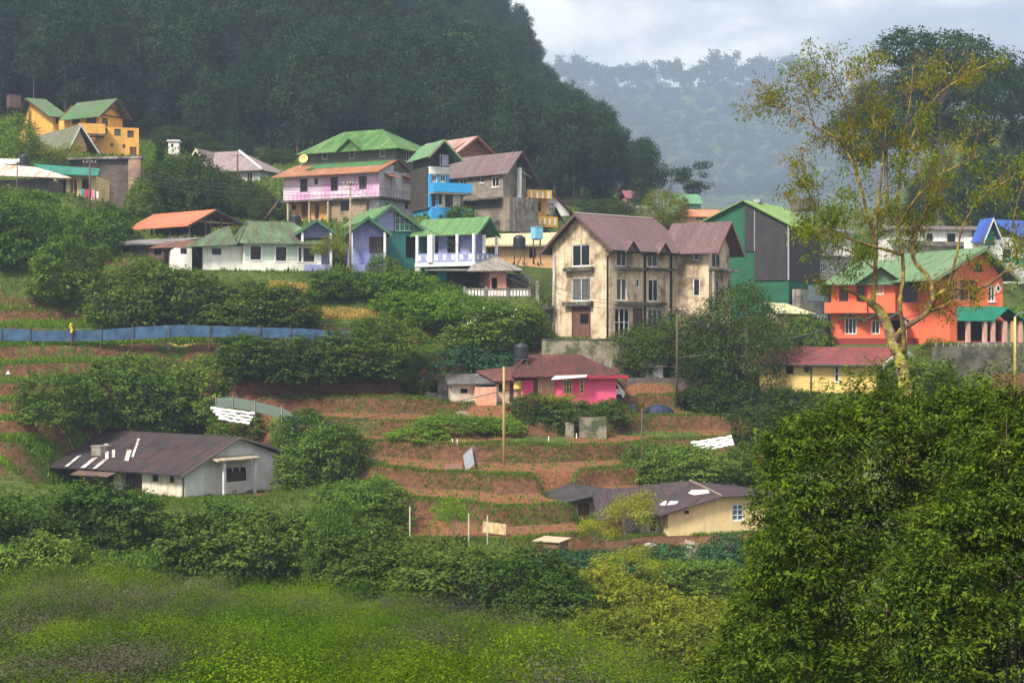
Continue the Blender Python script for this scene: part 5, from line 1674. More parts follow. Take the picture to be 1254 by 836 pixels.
def right_buildings():
    F = Fr(1215, 345, 186, 25)
    T = Thing('blue_roof_house', 'white house with a bright blue roof and teal gable at the right edge', 'house', F.o, 'houses on the hillside')
    L, W = F.sv(1196), F.su(1290)
    he = F.hy(290)
    um = 2.2
    block(T, F, (-1.5, W), (0, 3), (-3, he), M['whitewall'], R=[(1236, 352, 1246, 372, 1, 0, M['darkframe'], 'w'), (1228, 305, 1238, 322, 1, 0, M['darkframe'], 'w')])
    m = T.mb(); hx = F.hy(269)
    m.poly([F.P(-1.5, -.05, he - 1), F.P(.3, -.05, he - 1), F.P(.3, -.05, hx - .3), F.P(-.5, -.05, hx)]); T.part(m, 'gable_wall', plain('teal_gable_paint', (.015, .17, .13)))
    m = T.mb(); gable(m, F, 'v', -1.9, -.5, .7, he - .6, hx + .15, he - .2, -.8, 1.4, .12); r = T.part(m, 'roof', roofing('ultramarine_roof', (.04, .085, .32), (.07, .12, .3), .5, .4, .5, 4))
    m = T.mb(); m.slab([F.P(.1, .5, hx + .1), F.P(W, .5, hx + .05), F.P(W, -1.0, F.hy(292, 5)), F.P(3.5, -1.0, F.hy(292, 5))], .1); T.part(m, 'front_slope', roofing('ultramarine_roof_front', (.04, .085, .32), (.07, .12, .3), .5, .4, .5, 4), r)
    m = T.mb(); barge(m, F, 'v', -1.9, -.5, .7, he - .6, hx + .15, he - .2, -.8, .3); T.part(m, 'bargeboard', plain('cream_trim', (.6, .55, .42)), r)
    pad(F, -2, W, 0, 8)
    m = T.mb(); m.slab([F.P(1.5, -4, F.hy(331)), F.P(4.6, -4, F.hy(331)), F.P(3.4, -1, F.hy(318)), F.P(1.0, -1, F.hy(316))], .1); T.part(m, 'teal_lean_to', roofing('teal_lean_to_roof', (.015, .25, .17), (.02, .2, .14), .4))
    G = Fr(1096, 330, 192, 6)
    T = Thing('white_block', 'white building behind the crown of the slender tree', 'building', G.o)
    W = G.su(1190)
    block(T, G, (0, W), (0, 6), (-3, G.hy(281)), M['whitewall'], R=[(1118, 287, 1123, 305, 0, 0, M['darkframe'], 'w'), (1135, 286, 1142, 298, 1, 0, M['darkframe'], 'w'), (1160, 286, 1170, 298, 1, 0, M['darkframe'], 'w')])
    m = T.mb(); m.slab([G.P(-1, -1.4, G.hy(300)), G.P(W + 1, -1.4, G.hy(302)), G.P(W + 1, -.02, G.hy(296)), G.P(-1, -.02, G.hy(294))], .1); T.part(m, 'canopy', M['darkconc'])
    m = T.mb(); G.box(m, -.6, W + .6, -.6, 6.4, G.hy(281), G.hy(277)); T.part(m, 'roof_slab', plain('grey_roof_slab', (.2, .17, .17)))
    pad(G, 0, W, 0, 6)
    K = Fr(1003, 360, 194, 10)
    T = Thing('balcony_block', 'pale grey balconied block squeezed between green and orange buildings', 'building', K.o)
    W = K.su(1042)
    block(T, K, (0, W), (0, 6), (-2, K.hy(284)), paint('pale_grey_render', (.5, .5, .5), (.3, .3, .3), .4), R=[(1005, 287, 1011, 299, 1, 1, M['white'], 'w'), (1005, 322, 1011, 333, 1, 1, M['white'], 'w'), (1017, 287, 1027, 299, 1, 1, M['white'], 'w')])
    railing(T, K.face('R', -1), 0, W, K.hy(342), K.hy(332), 0, M['white'], .3)
    railing(T, K.face('R', -1), 0, W, K.hy(313), K.hy(303), 0, M['white'], .3)
    m = T.mb(); K.box(m, 0, W, -1, 0, K.hy(315), K.hy(313)); K.box(m, 0, W, -1, 0, K.hy(344), K.hy(342)); T.part(m, 'balcony_slab', M['concrete'])
    m = T.mb(); m.slab([K.P(-.5, -1, K.hy(285)), K.P(W + .5, -1, K.hy(285)), K.P(W + .5, 6, K.hy(272)), K.P(-.5, 6, K.hy(272))], .12); T.part(m, 'roof', roofing('slate_roof', (.12, .12, .13), (.08, .08, .09), .5))
    pad(K, 0, W, 0, 6)


def far_roofs():
    for nm, lb, x0, x1, yb, yt, D, col, wallc in (('green_far_house', 'pale green roofed house beyond the beige house ridge', 832, 858, 258, 237.5, 262, (.11, .25, .13), (.17, .3, .2)),
                                         ('orange_far_house', 'low orange-roofed house behind the beige house wing', 838, 884, 270, 256.5, 240, (.55, .2, .1), (.6, .3, .2)),
                                         ('pink_far_house', 'rose-pink roofed house among the trees at the forest edge', 768, 788, 250, 233, 285, (.27, .10, .115), (.4, .25, .25)),
                                         ('pale_far_house', 'white house end poking up behind the beige house ridge', 785, 801, 275, 252, 245, (.3, .3, .3), (.65, .65, .65))):
        F = Fr(x0, yb + 4, D, 8)
        T = Thing(nm, lb, 'house', F.o, 'houses on the hillside')
        W, L = F.su(x1), 6
        hm = F.hy((yb + yt) / 2)
        block(T, F, (0, W), (0, L), (-3, hm), plain(nm + '_wall', wallc), R=[(x0 + (x1 - x0) * .3, (yb + yt) / 2 + 2, x0 + (x1 - x0) * .5, yb, 1, 0, M['white'], 'w')])
        m = T.mb(); gable(m, F, 'u', -.6, L / 2, L + .6, hm - .2, F.hy(yt, 0, L / 2), hm - .2, -.4, W + .4, .12); T.part(m, 'roof', roofing(nm + '_roof', col, [c * .75 for c in col], .4))
        pad(F, 0, W, 0, L)
    # cream shack under the trees right of the pink cottage
    F = Fr(790, 466, 156, 8)
    T = Thing('cream_shack', 'small cream shack half hidden under the trees right of the pink cottage', 'hut', F.o)
    W = F.su(812)
    block(T, F, (0, W), (0, 3), (-1, F.hy(449)), M['whitewall'], R=[(794, 452, 799, 458, 0, 0, M['brown'], 'w')])
    m = T.mb(); m.slab([F.P(-.4, -.5, F.hy(449)), F.P(W + .4, -.5, F.hy(448)), F.P(W + .4, 3, F.hy(443)), F.P(-.4, 3, F.hy(443))], .08); T.part(m, 'roof', roofing('tan_sheet_roof', (.3, .26, .2), (.15, .12, .1), .6))
    m = T.mb(); F.box(m, -2, W + 3.5, -1.4, -1.1, -1.5, .3); T.part(m, 'low_wall', masonry('dark_rubble', (.16, .12, .1), (.12, .09, .08), (.07, .06, .05)))
    pad(F, -1, W, -1, 3)


beige_house(); white_cottage(); brown_hut(); red_shed(); lilac_house(); blue_narrow_house(); striped_roof_house(); grey_house()
yellow_tower(); a_frame(); periwinkle_house(); cream_roof_house(); rose_house(); annex(); green_building(); lime_shed(); orange_house()
red_roof_bungalow(); hot_pink_house(); van(); grey_white_house(); cream_house(); ochre_villa(); teal_cottage(); mauve_house(); right_buildings(); far_roofs()
water_tank('water_tank', 'black plastic water tank on the grey stand beside the apricot house', 636, 288, 305, 15, 179, M['black'], stand=2.5)
water_tank('water_tank', 'pale blue square water tank on a wooden stand near the beige house', 657.5, 277, 292.5, 11, 181, plain('pale_blue_tank', (.17, .42, .58), .5), True, stand=2.8)
water_tank('water_tank', 'black water tank on a pipe stand above the hot pink cottage', 638.5, 420, 438.5, 17.5, 149, M['black'], stand=3.4)
water_tank('water_tank', 'dark tank standing behind the teal-roofed cottage at the far left', 29.5, 189, 202, 11, 203, M['black'], stand=1.5)
water_tank('water_tank', 'dark grey tank between the white cottage and the first periwinkle gable', 362, 262, 276, 13, 181, M['black'], stand=3.0)
water_tank('water_tank', 'rusty caged tank behind the roof of the yellow villa', 17, 116, 132, 14, 246, plain('dark_rust_tank', (.09, .05, .045)), True, stand=4.0)
# ================================================================== terrain
# per column of the photograph: (depth m, height y px) of the ground, near to far
COLS = {
    -900: [(45, 800), (93, 660), (130, 560), (150, 400), (180, 290), (205, 230), (255, 165), (285, 140), (400, -20), (470, -80), (600, 60), (760, 250), (950, 180)],
    0: [(45, 850), (93, 702), (112, 668), (130, 607), (140, 530), (150, 418), (158, 385), (165, 350), (180, 296), (195, 246), (206, 214), (220, 205), (232, 188), (255, 165), (285, 150), (400, -20), (470, -70), (600, 60), (760, 250), (950, 115)],
    100: [(45, 842), (93, 706), (112, 672), (130, 607), (141, 525), (151, 418), (159, 385), (167, 342), (183, 296), (196, 246), (213, 262), (216, 193), (232, 190), (258, 168), (287, 152), (400, -20), (470, -70), (600, 60), (760, 250), (950, 112)],
    170: [(45, 840), (93, 712), (112, 676), (130, 608), (142, 520), (152, 416), (160, 386), (172, 332), (186, 292), (205, 270), (216, 258), (222, 196), (236, 190), (262, 182), (290, 170), (400, -5), (470, -60), (600, 60), (760, 250), (950, 110)],
    300: [(45, 840), (93, 722), (112, 682), (130, 608), (145, 500), (152, 415), (162, 380), (170, 336), (185, 298), (210, 268), (240, 232), (265, 203), (290, 192), (400, 20), (470, -50), (600, 60), (760, 250), (950, 108)],
    450: [(45, 842), (90, 735), (106, 690), (122, 625), (135, 556), (146, 482), (155, 420), (164, 378), (172, 330), (190, 292), (200, 268), (216, 235), (250, 207), (290, 200), (400, 45), (470, -10), (560, -10), (700, 200), (950, 106)],
    560: [(45, 846), (86, 752), (104, 695), (118, 625), (134, 550), (145, 498), (152, 486), (162, 425), (170, 380), (177, 335), (192, 295), (204, 272), (225, 250), (260, 236), (295, 222), (400, 105), (450, 70), (530, 0), (600, 60), (760, 250), (950, 105)],
    610: [(45, 848), (84, 762), (104, 692), (112, 645), (118, 610), (135, 547), (145, 505), (152, 484), (160, 438), (168, 385), (176, 340), (192, 305), (204, 283), (225, 258), (260, 245), (300, 228), (400, 138), (450, 112), (530, 45), (600, 90), (760, 250), (950, 104)],
    650: [(45, 850), (82, 772), (103, 700), (111, 662), (118, 615), (135, 546), (145, 505), (151, 483), (156, 440), (163, 412), (172, 395), (180, 355), (200, 320), (225, 270), (260, 250), (300, 238), (400, 168), (450, 150), (530, 88), (600, 130), (760, 252), (950, 103)],
    690: [(45, 852), (80, 782), (102, 702), (112, 665), (119, 618), (135, 546), (146, 500), (151, 486), (155, 440), (157, 415), (172, 411), (185, 400), (200, 345), (230, 275), (280, 254), (320, 245), (400, 186), (460, 182), (530, 185), (600, 220), (760, 252), (950, 100)],
    740: [(45, 855), (78, 798), (100, 710), (112, 668), (118, 640), (128, 590), (136, 546), (146, 502), (152, 488), (155, 442), (158, 415), (172, 411), (190, 400), (205, 335), (240, 275), (290, 258), (340, 238), (390, 212), (440, 218), (530, 255), (600, 258), (760, 252), (950, 107)],
    775: [(45, 858), (76, 808), (99, 716), (111, 673), (118, 647), (128, 591), (136, 555), (146, 514), (153, 488), (158, 442), (162, 415), (175, 410), (196, 342), (240, 278), (290, 262), (340, 248), (380, 240), (430, 252), (600, 260), (760, 252), (950, 108)],
    800: [(45, 860), (75, 815), (98, 720), (110, 676), (117, 652), (128, 592), (136, 560), (146, 520), (153, 488), (160, 442), (165, 415), (176, 410), (200, 345), (240, 280), (290, 265), (400, 256), (600, 262), (760, 252), (950, 108)],
    900: [(45, 870), (70, 850), (95, 745), (108, 692), (117, 655), (127, 604), (136, 562), (146, 522), (155, 490), (165, 450), (180, 402), (192, 388), (215, 330), (260, 285), (400, 266), (600, 264), (760, 252), (950, 104)],
    1050: [(45, 890), (60, 870), (90, 800), (110, 720), (128, 600), (142, 500), (149, 482), (155, 424), (168, 420), (188, 385), (220, 330), (280, 290), (450, 270), (600, 264), (760, 252), (950, 108)],
    1200: [(45, 890), (60, 875), (90, 800), (110, 720), (130, 560), (144, 480), (148, 452), (153, 424), (166, 420), (188, 372), (215, 318), (255, 285), (300, 240), (380, 150), (450, 180), (600, 255), (760, 252), (950, 118)],
    1500: [(45, 890), (60, 875), (90, 800), (110, 720), (130, 560), (144, 480), (150, 440), (160, 424), (188, 372), (215, 318), (255, 270), (300, 220), (380, 120), (450, 160), (600, 240), (760, 250), (950, 130)],
    2300: [(45, 880), (60, 870), (90, 790), (110, 710), (130, 560), (150, 440), (188, 372), (255, 260), (300, 210), (380, 120), (450, 150), (600, 220), (760, 250), (950, 140)],
}
COLX = sorted(COLS)
COLD, COLZ = [], []
for x in COLX:
    pts = [(d if d < 650 else d * 3.4, y) for d, y in COLS[x]]
    COLD.append(np.array([0, 12, 25] + [p[0] for p in pts] + [3700, 4300, 5200]))
    COLZ.append(np.array([-1.7, -4.6, -7.0] + [(CY - p[1]) * p[0] / FPX for p in pts] + [440, 200, 20]))


def smooth01(t):
    t = np.clip(t, 0, 1)
    return t * t * (3 - 2 * t)


def vnoise(x, y, s, seed=0):
    """smooth value noise on arrays"""
    x = np.asarray(x) / s + seed * 17.3
    y = np.asarray(y) / s + seed * 7.7
    xi, yi = np.floor(x), np.floor(y)
    fx, fy = smooth01(x - xi), smooth01(y - yi)
    def h(a, b):
        v = np.sin(a * 127.1 + b * 311.7 + seed * 74.7) * 43758.5453
        return v - np.floor(v)
    return (h(xi, yi) * (1 - fx) + h(xi + 1, yi) * fx) * (1 - fy) + (h(xi, yi + 1) * (1 - fx) + h(xi + 1, yi + 1) * fx) * fy


def base_z(px, D):
    px, D = np.broadcast_arrays(np.asarray(px, float), np.asarray(D, float))
    tab = [np.interp(D, d, z) for d, z in zip(COLD, COLZ)]
    out = np.zeros(px.shape)
    cx = np.array(COLX, float)
    i = np.clip(np.searchsorted(cx, px) - 1, 0, len(cx) - 2)
    t = np.clip((px - cx[i]) / (cx[i + 1] - cx[i]), 0, 1)
    t = t * .6 + smooth01(t) * .4
    T = np.stack(tab)
    idx = np.indices(px.shape)
    a = T[(i,) + tuple(idx)]
    b = T[(i + 1,) + tuple(idx)]
    return a * (1 - t) + b * t


TH = 1.65


def terrace_weight(px, D):
    lo = 108 + 22 * smooth01((520 - px) / 120)
    w = smooth01((D - lo) / 4) * smooth01((163 - D) / 8)
    return w * smooth01((px + 900) / 300) * smooth01((960 - px) / 50)


def ground_full(px, D, pads=True):
    px, D = np.broadcast_arrays(np.asarray(px, float), np.asarray(D, float))
    X = (px - CX) * D / FPX
    z = base_z(px, D)
    w = terrace_weight(px, D)
    nz = (vnoise(X, D, 30, 3) - .5) * 1.1 + (vnoise(X, D, 9, 4) - .5) * .25
    t = (z + nz * .9) / TH
    k = np.floor(t)
    f = t - k
    step = .24 * np.clip(f / .68, 0, 1) + .76 * smooth01((f - .68) / .20)
    zt = TH * (k + step) - nz * .9
    z = z * (1 - w) + zt * w
    z = z + (vnoise(X, D, 5, 1) - .5) * .22 + (vnoise(X, D, 1.6, 2) - .5) * .10 * (D < 250) + (vnoise(X, D, .6, 14) - .5) * .13 * w
    f = np.where(w > .4, f, .3 + 0 * f)
    if pads:
        for F, u0, u1, v0, v1, h, mg in PADS:
            dx, dy = X - F.o.x, D - F.o.y
            u = dx * F.U.x + dy * F.U.y
            v = dx * F.V.x + dy * F.V.y
            du = np.maximum(np.maximum(u0 - u, u - u1), 0)
            dv = np.maximum(np.maximum(v0 - v, v - v1), 0)
            q = smooth01(1 - np.hypot(du, dv) / mg)
            z = z * (1 - q) + (F.o.z + h) * q
    return z, f, w


def gz(px, D):
    return float(ground_full(np.array([px]), np.array([D]))[0][0])


def gp(px, D, dz=0.0):
    return Vector(((px - CX) * D / FPX, D, gz(px, D) + dz))


def depth_at(px, py, lo=30.0, hi=270.0):
    """the nearest depth at which the ground of that column reaches height py"""
    D = np.arange(lo, hi, .25)
    z = ground_full(np.full(D.shape, float(px)), D)[0]
    y = CY - z * FPX / D
    k = np.argmax(y <= py)
    return float(D[k]) if (y <= py).any() else hi


def np_mesh(name, V, Fq, mat, tint=None, parent=None, smooth=False, attrs=None):
    """mesh from arrays of vertices (n,3) and quads (m,4)"""
    me = bpy.data.meshes.new(name)
    n, m = len(V), len(Fq)
    me.vertices.add(n)
    me.vertices.foreach_set('co', np.ascontiguousarray(V, dtype=np.float32).ravel())
    me.loops.add(m * 4)
    me.loops.foreach_set('vertex_index', np.ascontiguousarray(Fq, dtype=np.int32).ravel())
    me.polygons.add(m)
    me.polygons.foreach_set('loop_start', np.arange(0, m * 4, 4, dtype=np.int32))
    me.update(calc_edges=True)
    if tint is not None:
        a = me.attributes.new('tint', 'FLOAT_COLOR', 'FACE')
        a.data.foreach_set('color', np.ascontiguousarray(tint, dtype=np.float32).ravel())
    for k, arr in (attrs or {}).items():
        a = me.attributes.new(k, 'FLOAT', 'POINT')
        a.data.foreach_set('value', np.ascontiguousarray(arr, dtype=np.float32).ravel())
    if smooth:
        me.polygons.foreach_set('use_smooth', np.ones(m, dtype=bool))
    me.materials.append(mat)
    o = bpy.data.objects.new(name, me)
    C.objects.link(o)
    if parent: o.parent = parent
    return o


def ground_mat():
    m, nt, b = new_mat('hillside_ground')
    tc = nd(nt, 'ShaderNodeTexCoord').outputs['Object']
    def attr(n):
        return nd(nt, 'ShaderNodeAttribute', attribute_name=n).outputs['Fac']
    n1 = noise_n(nt, tc, 0.35, 7, 0.65)
    n2 = noise_n(nt, tc, 2.2, 6, 0.7)
    grass = mixc(nt, ramp(nt, n1, [(.35, 0), (.65, 1)]), (.030, .055, .013), (.075, .105, .020))
    grass = mixc(nt, ramp(nt, n2, [(.45, 0), (.75, .7)]), grass, (.11, .10, .035))
    soil = mixc(nt, ramp(nt, noise_n(nt, tc, 5.0, 5, .7), [(.38, 0), (.62, 1)]), (.105, .042, .020), (.215, .096, .046))
    soil = mixc(nt, ramp(nt, n1, [(.5, 0), (.7, .6)]), soil, (.13, .07, .04))
    bank = mixc(nt, ramp(nt, n2, [(.35, 0), (.65, 1)]), (.055, .028, .016), (.145, .068, .036))
    dry = mixc(nt, n2, (.40, .26, .06), (.52, .38, .12))
    c = grass
    for at_, col in (('soil', soil), ('bank', bank), ('dry', dry)):
        f = math_n(nt, 'ADD', attr(at_), math_n(nt, 'MULTIPLY', math_n(nt, 'SUBTRACT', noise_n(nt, tc, 1.1, 6, .7), .5), .9))
        c = mixc(nt, ramp(nt, f, [(.42, 0), (.58, 1)]), c, col)
    nt.links.new(c, b.inputs['Base Color'])
    b.inputs['Roughness'].default_value = .95
    b.inputs['Specular IOR Level'].default_value = .1
    bn = nd(nt, 'ShaderNodeBump')
    bn.inputs['Strength'].default_value = .8
    bn.inputs['Distance'].default_value = .25
    # furrows across the fields plus rough clods
    wv = nd(nt, 'ShaderNodeTexWave', wave_type='BANDS', bands_direction='DIAGONAL')
    wv.inputs['Scale'].default_value = .55
    wv.inputs['Distortion'].default_value = 2.5
    nt.links.new(tc, wv.inputs['Vector'])
    h = math_n(nt, 'ADD', math_n(nt, 'MULTIPLY', wv.outputs['Fac'], .25), noise_n(nt, tc, 3.0, 7, .7))
    nt.links.new(h, bn.inputs['Height'])
    nt.links.new(bn.outputs[0], b.inputs['Normal'])
    return m


def build_ground():
    pxs = np.concatenate([np.arange(-900, -60, 40), np.arange(-60, 1320, 4), np.arange(1320, 2301, 40)]).astype(float)
    Ds = np.concatenate([np.linspace(0.5, 20, 14), np.arange(22, 96, 1.0), np.arange(96, 172, .2), np.arange(172, 260, 1.0), np.arange(260, 480, 6), np.arange(480, 3700, 50), [3800, 4300, 5200]])
    PX, DD = np.meshgrid(pxs, Ds)
    Z, f, w = ground_full(PX, DD)
    X = (PX - CX) * DD / FPX
    V = np.stack([X, DD, Z], -1).reshape(-1, 3)
    nr, nc = PX.shape
    i = np.arange(nr - 1)[:, None] * nc + np.arange(nc - 1)[None, :]
    Fq = np.stack([i, i + 1, i + nc + 1, i + nc], -1).reshape(-1, 4)
    field = (w > .4)
    # which terraces carry bare red soil (centre and right) and which carry crops (left)
    red = smooth01((PX - 250) / 70) * smooth01((985 - PX) / 40)
    redl = smooth01((30 - PX) / 12) * smooth01((DD - 138) / 3) * smooth01((150 - DD) / 2)
    soil = np.clip(np.maximum(red, redl) * (f < .64) * field, 0, 1)
    soil = soil * (1 - .9 * smooth01((DD - 153) / 3))
    # grassy strip running along each terrace lip
    lip = (f > .93)
    bank = field * ((f >= .62) & (f < .93)) * (.45 + .55 * vnoise(X, DD, 4.5, 6))
    bank = bank * (.72 + .28 * smooth01((PX - 230) / 90) + .2 * (vnoise(X, DD, 6, 33) > .45))
    bank = np.where(lip, .15, bank)
    soil = np.where(lip, 0, soil)
    soil = soil * (.35 + .65 * (vnoise(X, DD, 7, 9) > .18))
    dry = np.zeros_like(f)
    dry += ((PX > 330) & (PX < 545) & (DD > 156) & (DD < 168)) * (vnoise(X, DD * 3, 7, 5) > .45) * .8
    dry += ((PX > -60) & (PX < 280) & (DD > 140) & (DD < 162)) * (f > .90) * (vnoise(X, DD, 5, 8) > .52) * .6
    # earth paths and worn yards
    yard = ((PX > 480) & (PX < 640) & (DD > 108) & (DD < 117)) * (vnoise(X, DD, 3, 11) > .5) * .8
    soil = np.maximum(soil, yard)
    bank2 = ((PX > 640) & (PX < 960) & (DD > 146) & (DD < 153)) * .55
    bank = np.maximum(bank, bank2 * (vnoise(X, DD, 4, 12) > .35))
    bare = ((PX < 160) & (DD > 152) & (DD < 178)) * (vnoise(X, DD * 2.5, 6, 13) > .5) * .7
    bank = np.maximum(bank, bare)
    road = smooth01((PX - 1205) / 15) * (DD > 136) * (DD < 149) * .9
    bank = np.maximum(bank, road)
    o = np_mesh('ground', V, Fq, ground_mat(), smooth=True, attrs={'soil': soil.ravel(), 'bank': bank.ravel(), 'dry': dry.ravel()})
    tag(o, kind='structure')


build_ground()

# ================================================================== foliage
RNG = np.random.default_rng(11)


def unit(v):
    return v / np.maximum(np.linalg.norm(v, axis=-1, keepdims=True), 1e-9)


def leaf_quads(P, A, N, L, W, fold=0.0):
    """rhombic leaves at P pointing along A with normals N"""
    B = unit(np.cross(N, A))
    A = unit(A)
    L = np.asarray(L).reshape(-1, 1) * np.ones((len(P), 1))
    W = np.asarray(W).reshape(-1, 1) * np.ones((len(P), 1))
    p0 = P
    p1 = P + A * L * .45 + B * W * .5
    p2 = P + A * L - N * L * .12
    p3 = P + A * L * .45 - B * W * .5
    V = np.stack([p0, p1, p2, p3], 1).reshape(-1, 3)
    Fq = np.arange(len(P) * 4).reshape(-1, 4)
    return V, Fq


def spray(Cn, out, per, r, L, W, rng, up=.55, droop=.25, flat=.6):
    """a spray of leaves around every centre, facing outward and up"""
    n = len(Cn)
    o = rng.normal(size=(n, per, 3)) * r
    o[..., 2] *= flat
    P = (Cn[:, None] + o).reshape(-1, 3)
    OUT = np.repeat(out, per, 0)
    R = rng.normal(size=(n * per, 3))
    Nn = unit(OUT * .6 + np.array([0, 0, up]) + R * .42)
    A = unit(o.reshape(-1, 3) / max(r, 1e-6) * .5 + OUT * .5 + rng.normal(size=(n * per, 3)) * .5 - np.array([0, 0, droop]))
    A = unit(A - Nn * (A * Nn).sum(-1, keepdims=True))
    Ls = L * rng.uniform(.65, 1.25, n * per)
    V, Fq = leaf_quads(P, A, Nn, Ls, Ls * (W / L))
    ct = np.repeat(rng.random(n), per)
    t = np.zeros((n * per, 4)); t[:, 3] = 1
    t[:, 0] = np.clip(ct * .65 + rng.random(n * per) * .35, 0, 1)
    t[:, 1] = np.clip(np.repeat(rng.random(n), per) * .55 + rng.random(n * per) * .45, 0, 1)
    return V, Fq, t


def plumes(Pn, out, per, ln, wd, L, W, rng, up=.75, droop=.3):
    """leafy twigs: leaves set along both sides of a short drooping axis, paler ones towards its tip"""
    n = len(Pn)
    Z = np.array([0, 0, 1.0])
    ax = unit(out + Z * .25 + rng.normal(size=(n, 3)) * .38)
    side = unit(np.cross(ax, Z) + 1e-6)
    t = rng.random((n, per)) ** .75
    sg = np.where(rng.random((n, per)) < .5, -1.0, 1.0)
    lw = sg * np.abs(rng.normal(size=(n, per))) * wd * (1.15 - .7 * t)
    lnn = ln * rng.uniform(.7, 1.3, (n, 1))
    pos = Pn[:, None] + ax[:, None] * (lnn * (t - .55))[..., None] + side[:, None] * lw[..., None] + Z * (rng.normal(size=(n, per)) * wd * .3 - droop * lnn * .5 * t ** 2)[..., None]
    A = unit(ax[:, None] * .55 + side[:, None] * (sg * .75)[..., None] + rng.normal(size=(n, per, 3)) * .35 - Z * droop * .9).reshape(-1, 3)
    Nn = unit(Z * up + out[:, None] * .45 + rng.normal(size=(n, per, 3)) * .35).reshape(-1, 3)
    A = unit(A - Nn * (A * Nn).sum(-1, keepdims=True))
    Ls = L * rng.uniform(.6, 1.3, n * per)
    V, Fq = leaf_quads(pos.reshape(-1, 3), A, Nn, Ls, Ls * (W / L))
    T = np.zeros((n * per, 4)); T[:, 3] = 1
    cr = np.repeat(rng.random(n), per)
    T[:, 0] = np.clip(.5 * t.ravel() ** 2 + cr * .4 + rng.random(n * per) * .25 - .17, 0, 1)
    T[:, 1] = np.clip(np.repeat(rng.random(n), per) * .5 + rng.random(n * per) * .5, 0, 1)
    return V, Fq, T


def lobed(lobes, n, rng, zmin=None, inner=.22, keep=.88):
    """points on the union of ellipsoid lobes (plus some inside) and their outward directions"""
    lobes = np.array(lobes, float)               # cx cy cz rx ry rz
    area = (lobes[:, 3] * lobes[:, 4] + lobes[:, 3] * lobes[:, 5] + lobes[:, 4] * lobes[:, 5])
    k = rng.choice(len(lobes), size=int(n * 2.6), p=area / area.sum())
    d = unit(rng.normal(size=(len(k), 3)))
    rr = np.where(rng.random(len(k)) < inner, rng.uniform(.45, .9, len(k)), rng.uniform(.9, 1.08, len(k)))
    P = lobes[k, :3] + d * lobes[k, 3:] * rr[:, None]
    ok = np.ones(len(k), bool)
    for j in range(len(lobes)):
        q = (P - lobes[j, :3]) / lobes[j, 3:]
        ok &= ~(((q ** 2).sum(-1) < keep ** 2) & (k != j) & (rng.random(len(k)) < .85))
    if zmin is not None:
        ok &= P[:, 2] > zmin
    P, d = P[ok][:n], d[ok][:n]
    return P, d


def merge(parts):
    V, Fq, T, o = [], [], [], 0
    for v, f, t in parts:
        V.append(v); Fq.append(f + o); T.append(t); o += len(v)
    return np.concatenate(V), np.concatenate(Fq), np.concatenate(T)


class Proto:
    """a plant built once; every placing after the first copies the thing and each of its parts"""
    def __init__(self, name, parts):
        self.root = bpy.data.objects.new(name, None)
        C.objects.link(self.root)
        self.kids = []
        for p in parts:
            p.parent = self.root
            self.kids.append(p)
        self.used = False
        Proto.every.append(self)

    every = []

    def place(self, loc, sx, sz, rz, label, cat, group=None, mats=None, name=None, sy=None):
        if not self.used:
            r, self.used = self.root, True
            kids = self.kids
        else:
            r = self.root.copy()
            C.objects.link(r)
            kids = []
            for k in self.kids:
                c = k.copy()
                C.objects.link(c)
                c.parent = r
                kids.append(c)
        if name: r.name = name
        r.location = loc
        r.scale = (sx, sy or sx, sz)
        r.rotation_euler = (0, 0, rz)
        for key in ('group', 'label', 'category'):
            if key in r: del r[key]
        tag(r, label, cat, group)
        if mats:
            for k, m in zip(kids, mats):
                if m:
                    k.material_slots[0].link = 'OBJECT'
                    k.material_slots[0].material = m
        return r


FM = {
    'hedge': foliage('hedge_leaf', (.014, .040, .008), (.085, .130, .018), .22, .006, .55),
    'mid': foliage('bush_leaf', (.018, .055, .010), (.110, .170, .018), .25, .006, .6),
    'deep': foliage('deep_green_leaf', (.011, .030, .007), (.060, .090, .014), .2, .006, .4),
    'yellow': foliage('yellow_green_leaf', (.12, .17, .012), (.30, .29, .02), .4),
    'olive': foliage('olive_leaf', (.05, .085, .010), (.21, .22, .016), .35, .006, .5),
    'blue': foliage('blue_green_leaf', (.014, .046, .022), (.05, .115, .042), .25),
    'bright': foliage('bright_leaf', (.065, .145, .008), (.15, .25, .014), .4),
    'near': foliage('near_shrub_leaf', (.010, .034, .004), (.145, .205, .008), .25, .006, .0),
    'grove': foliage('orange_olive_leaf', (.105, .155, .010), (.25, .15, .020), .4, .006, .0),
    'forest': foliage('forest_leaf', (.005, .018, .014), (.027, .048, .021), .18, .006, .9),
    'pine': foliage('pine_needles', (.014, .038, .016), (.035, .07, .024), .2, .006),
    'gum': foliage('gum_leaf', (.010, .026, .012), (.036, .062, .022), .2, .006),
    'ground': foliage('ground_leaf', (.022, .062, .003), (.165, .235, .004), .4, .006, .0),
    'brush': foliage('greyed_brush_leaf', (.050, .050, .030), (.105, .092, .070), .25, .006, .0),
    'grass': foliage('grass_blade', (.05, .11, .008), (.15, .21, .018), .4, .006, .2),
    'dry': foliage('dry_grass_blade', (.38, .25, .05), (.55, .42, .12), .35, .006, .2),
    'far': foliage('far_forest_leaf', (.012, .030, .014), (.030, .055, .022), .2, .006),
}
BARK = plain('bark', (.09, .065, .045), .9)
PALEBARK = plain('pale_bark', (.2, .17, .13), .9)


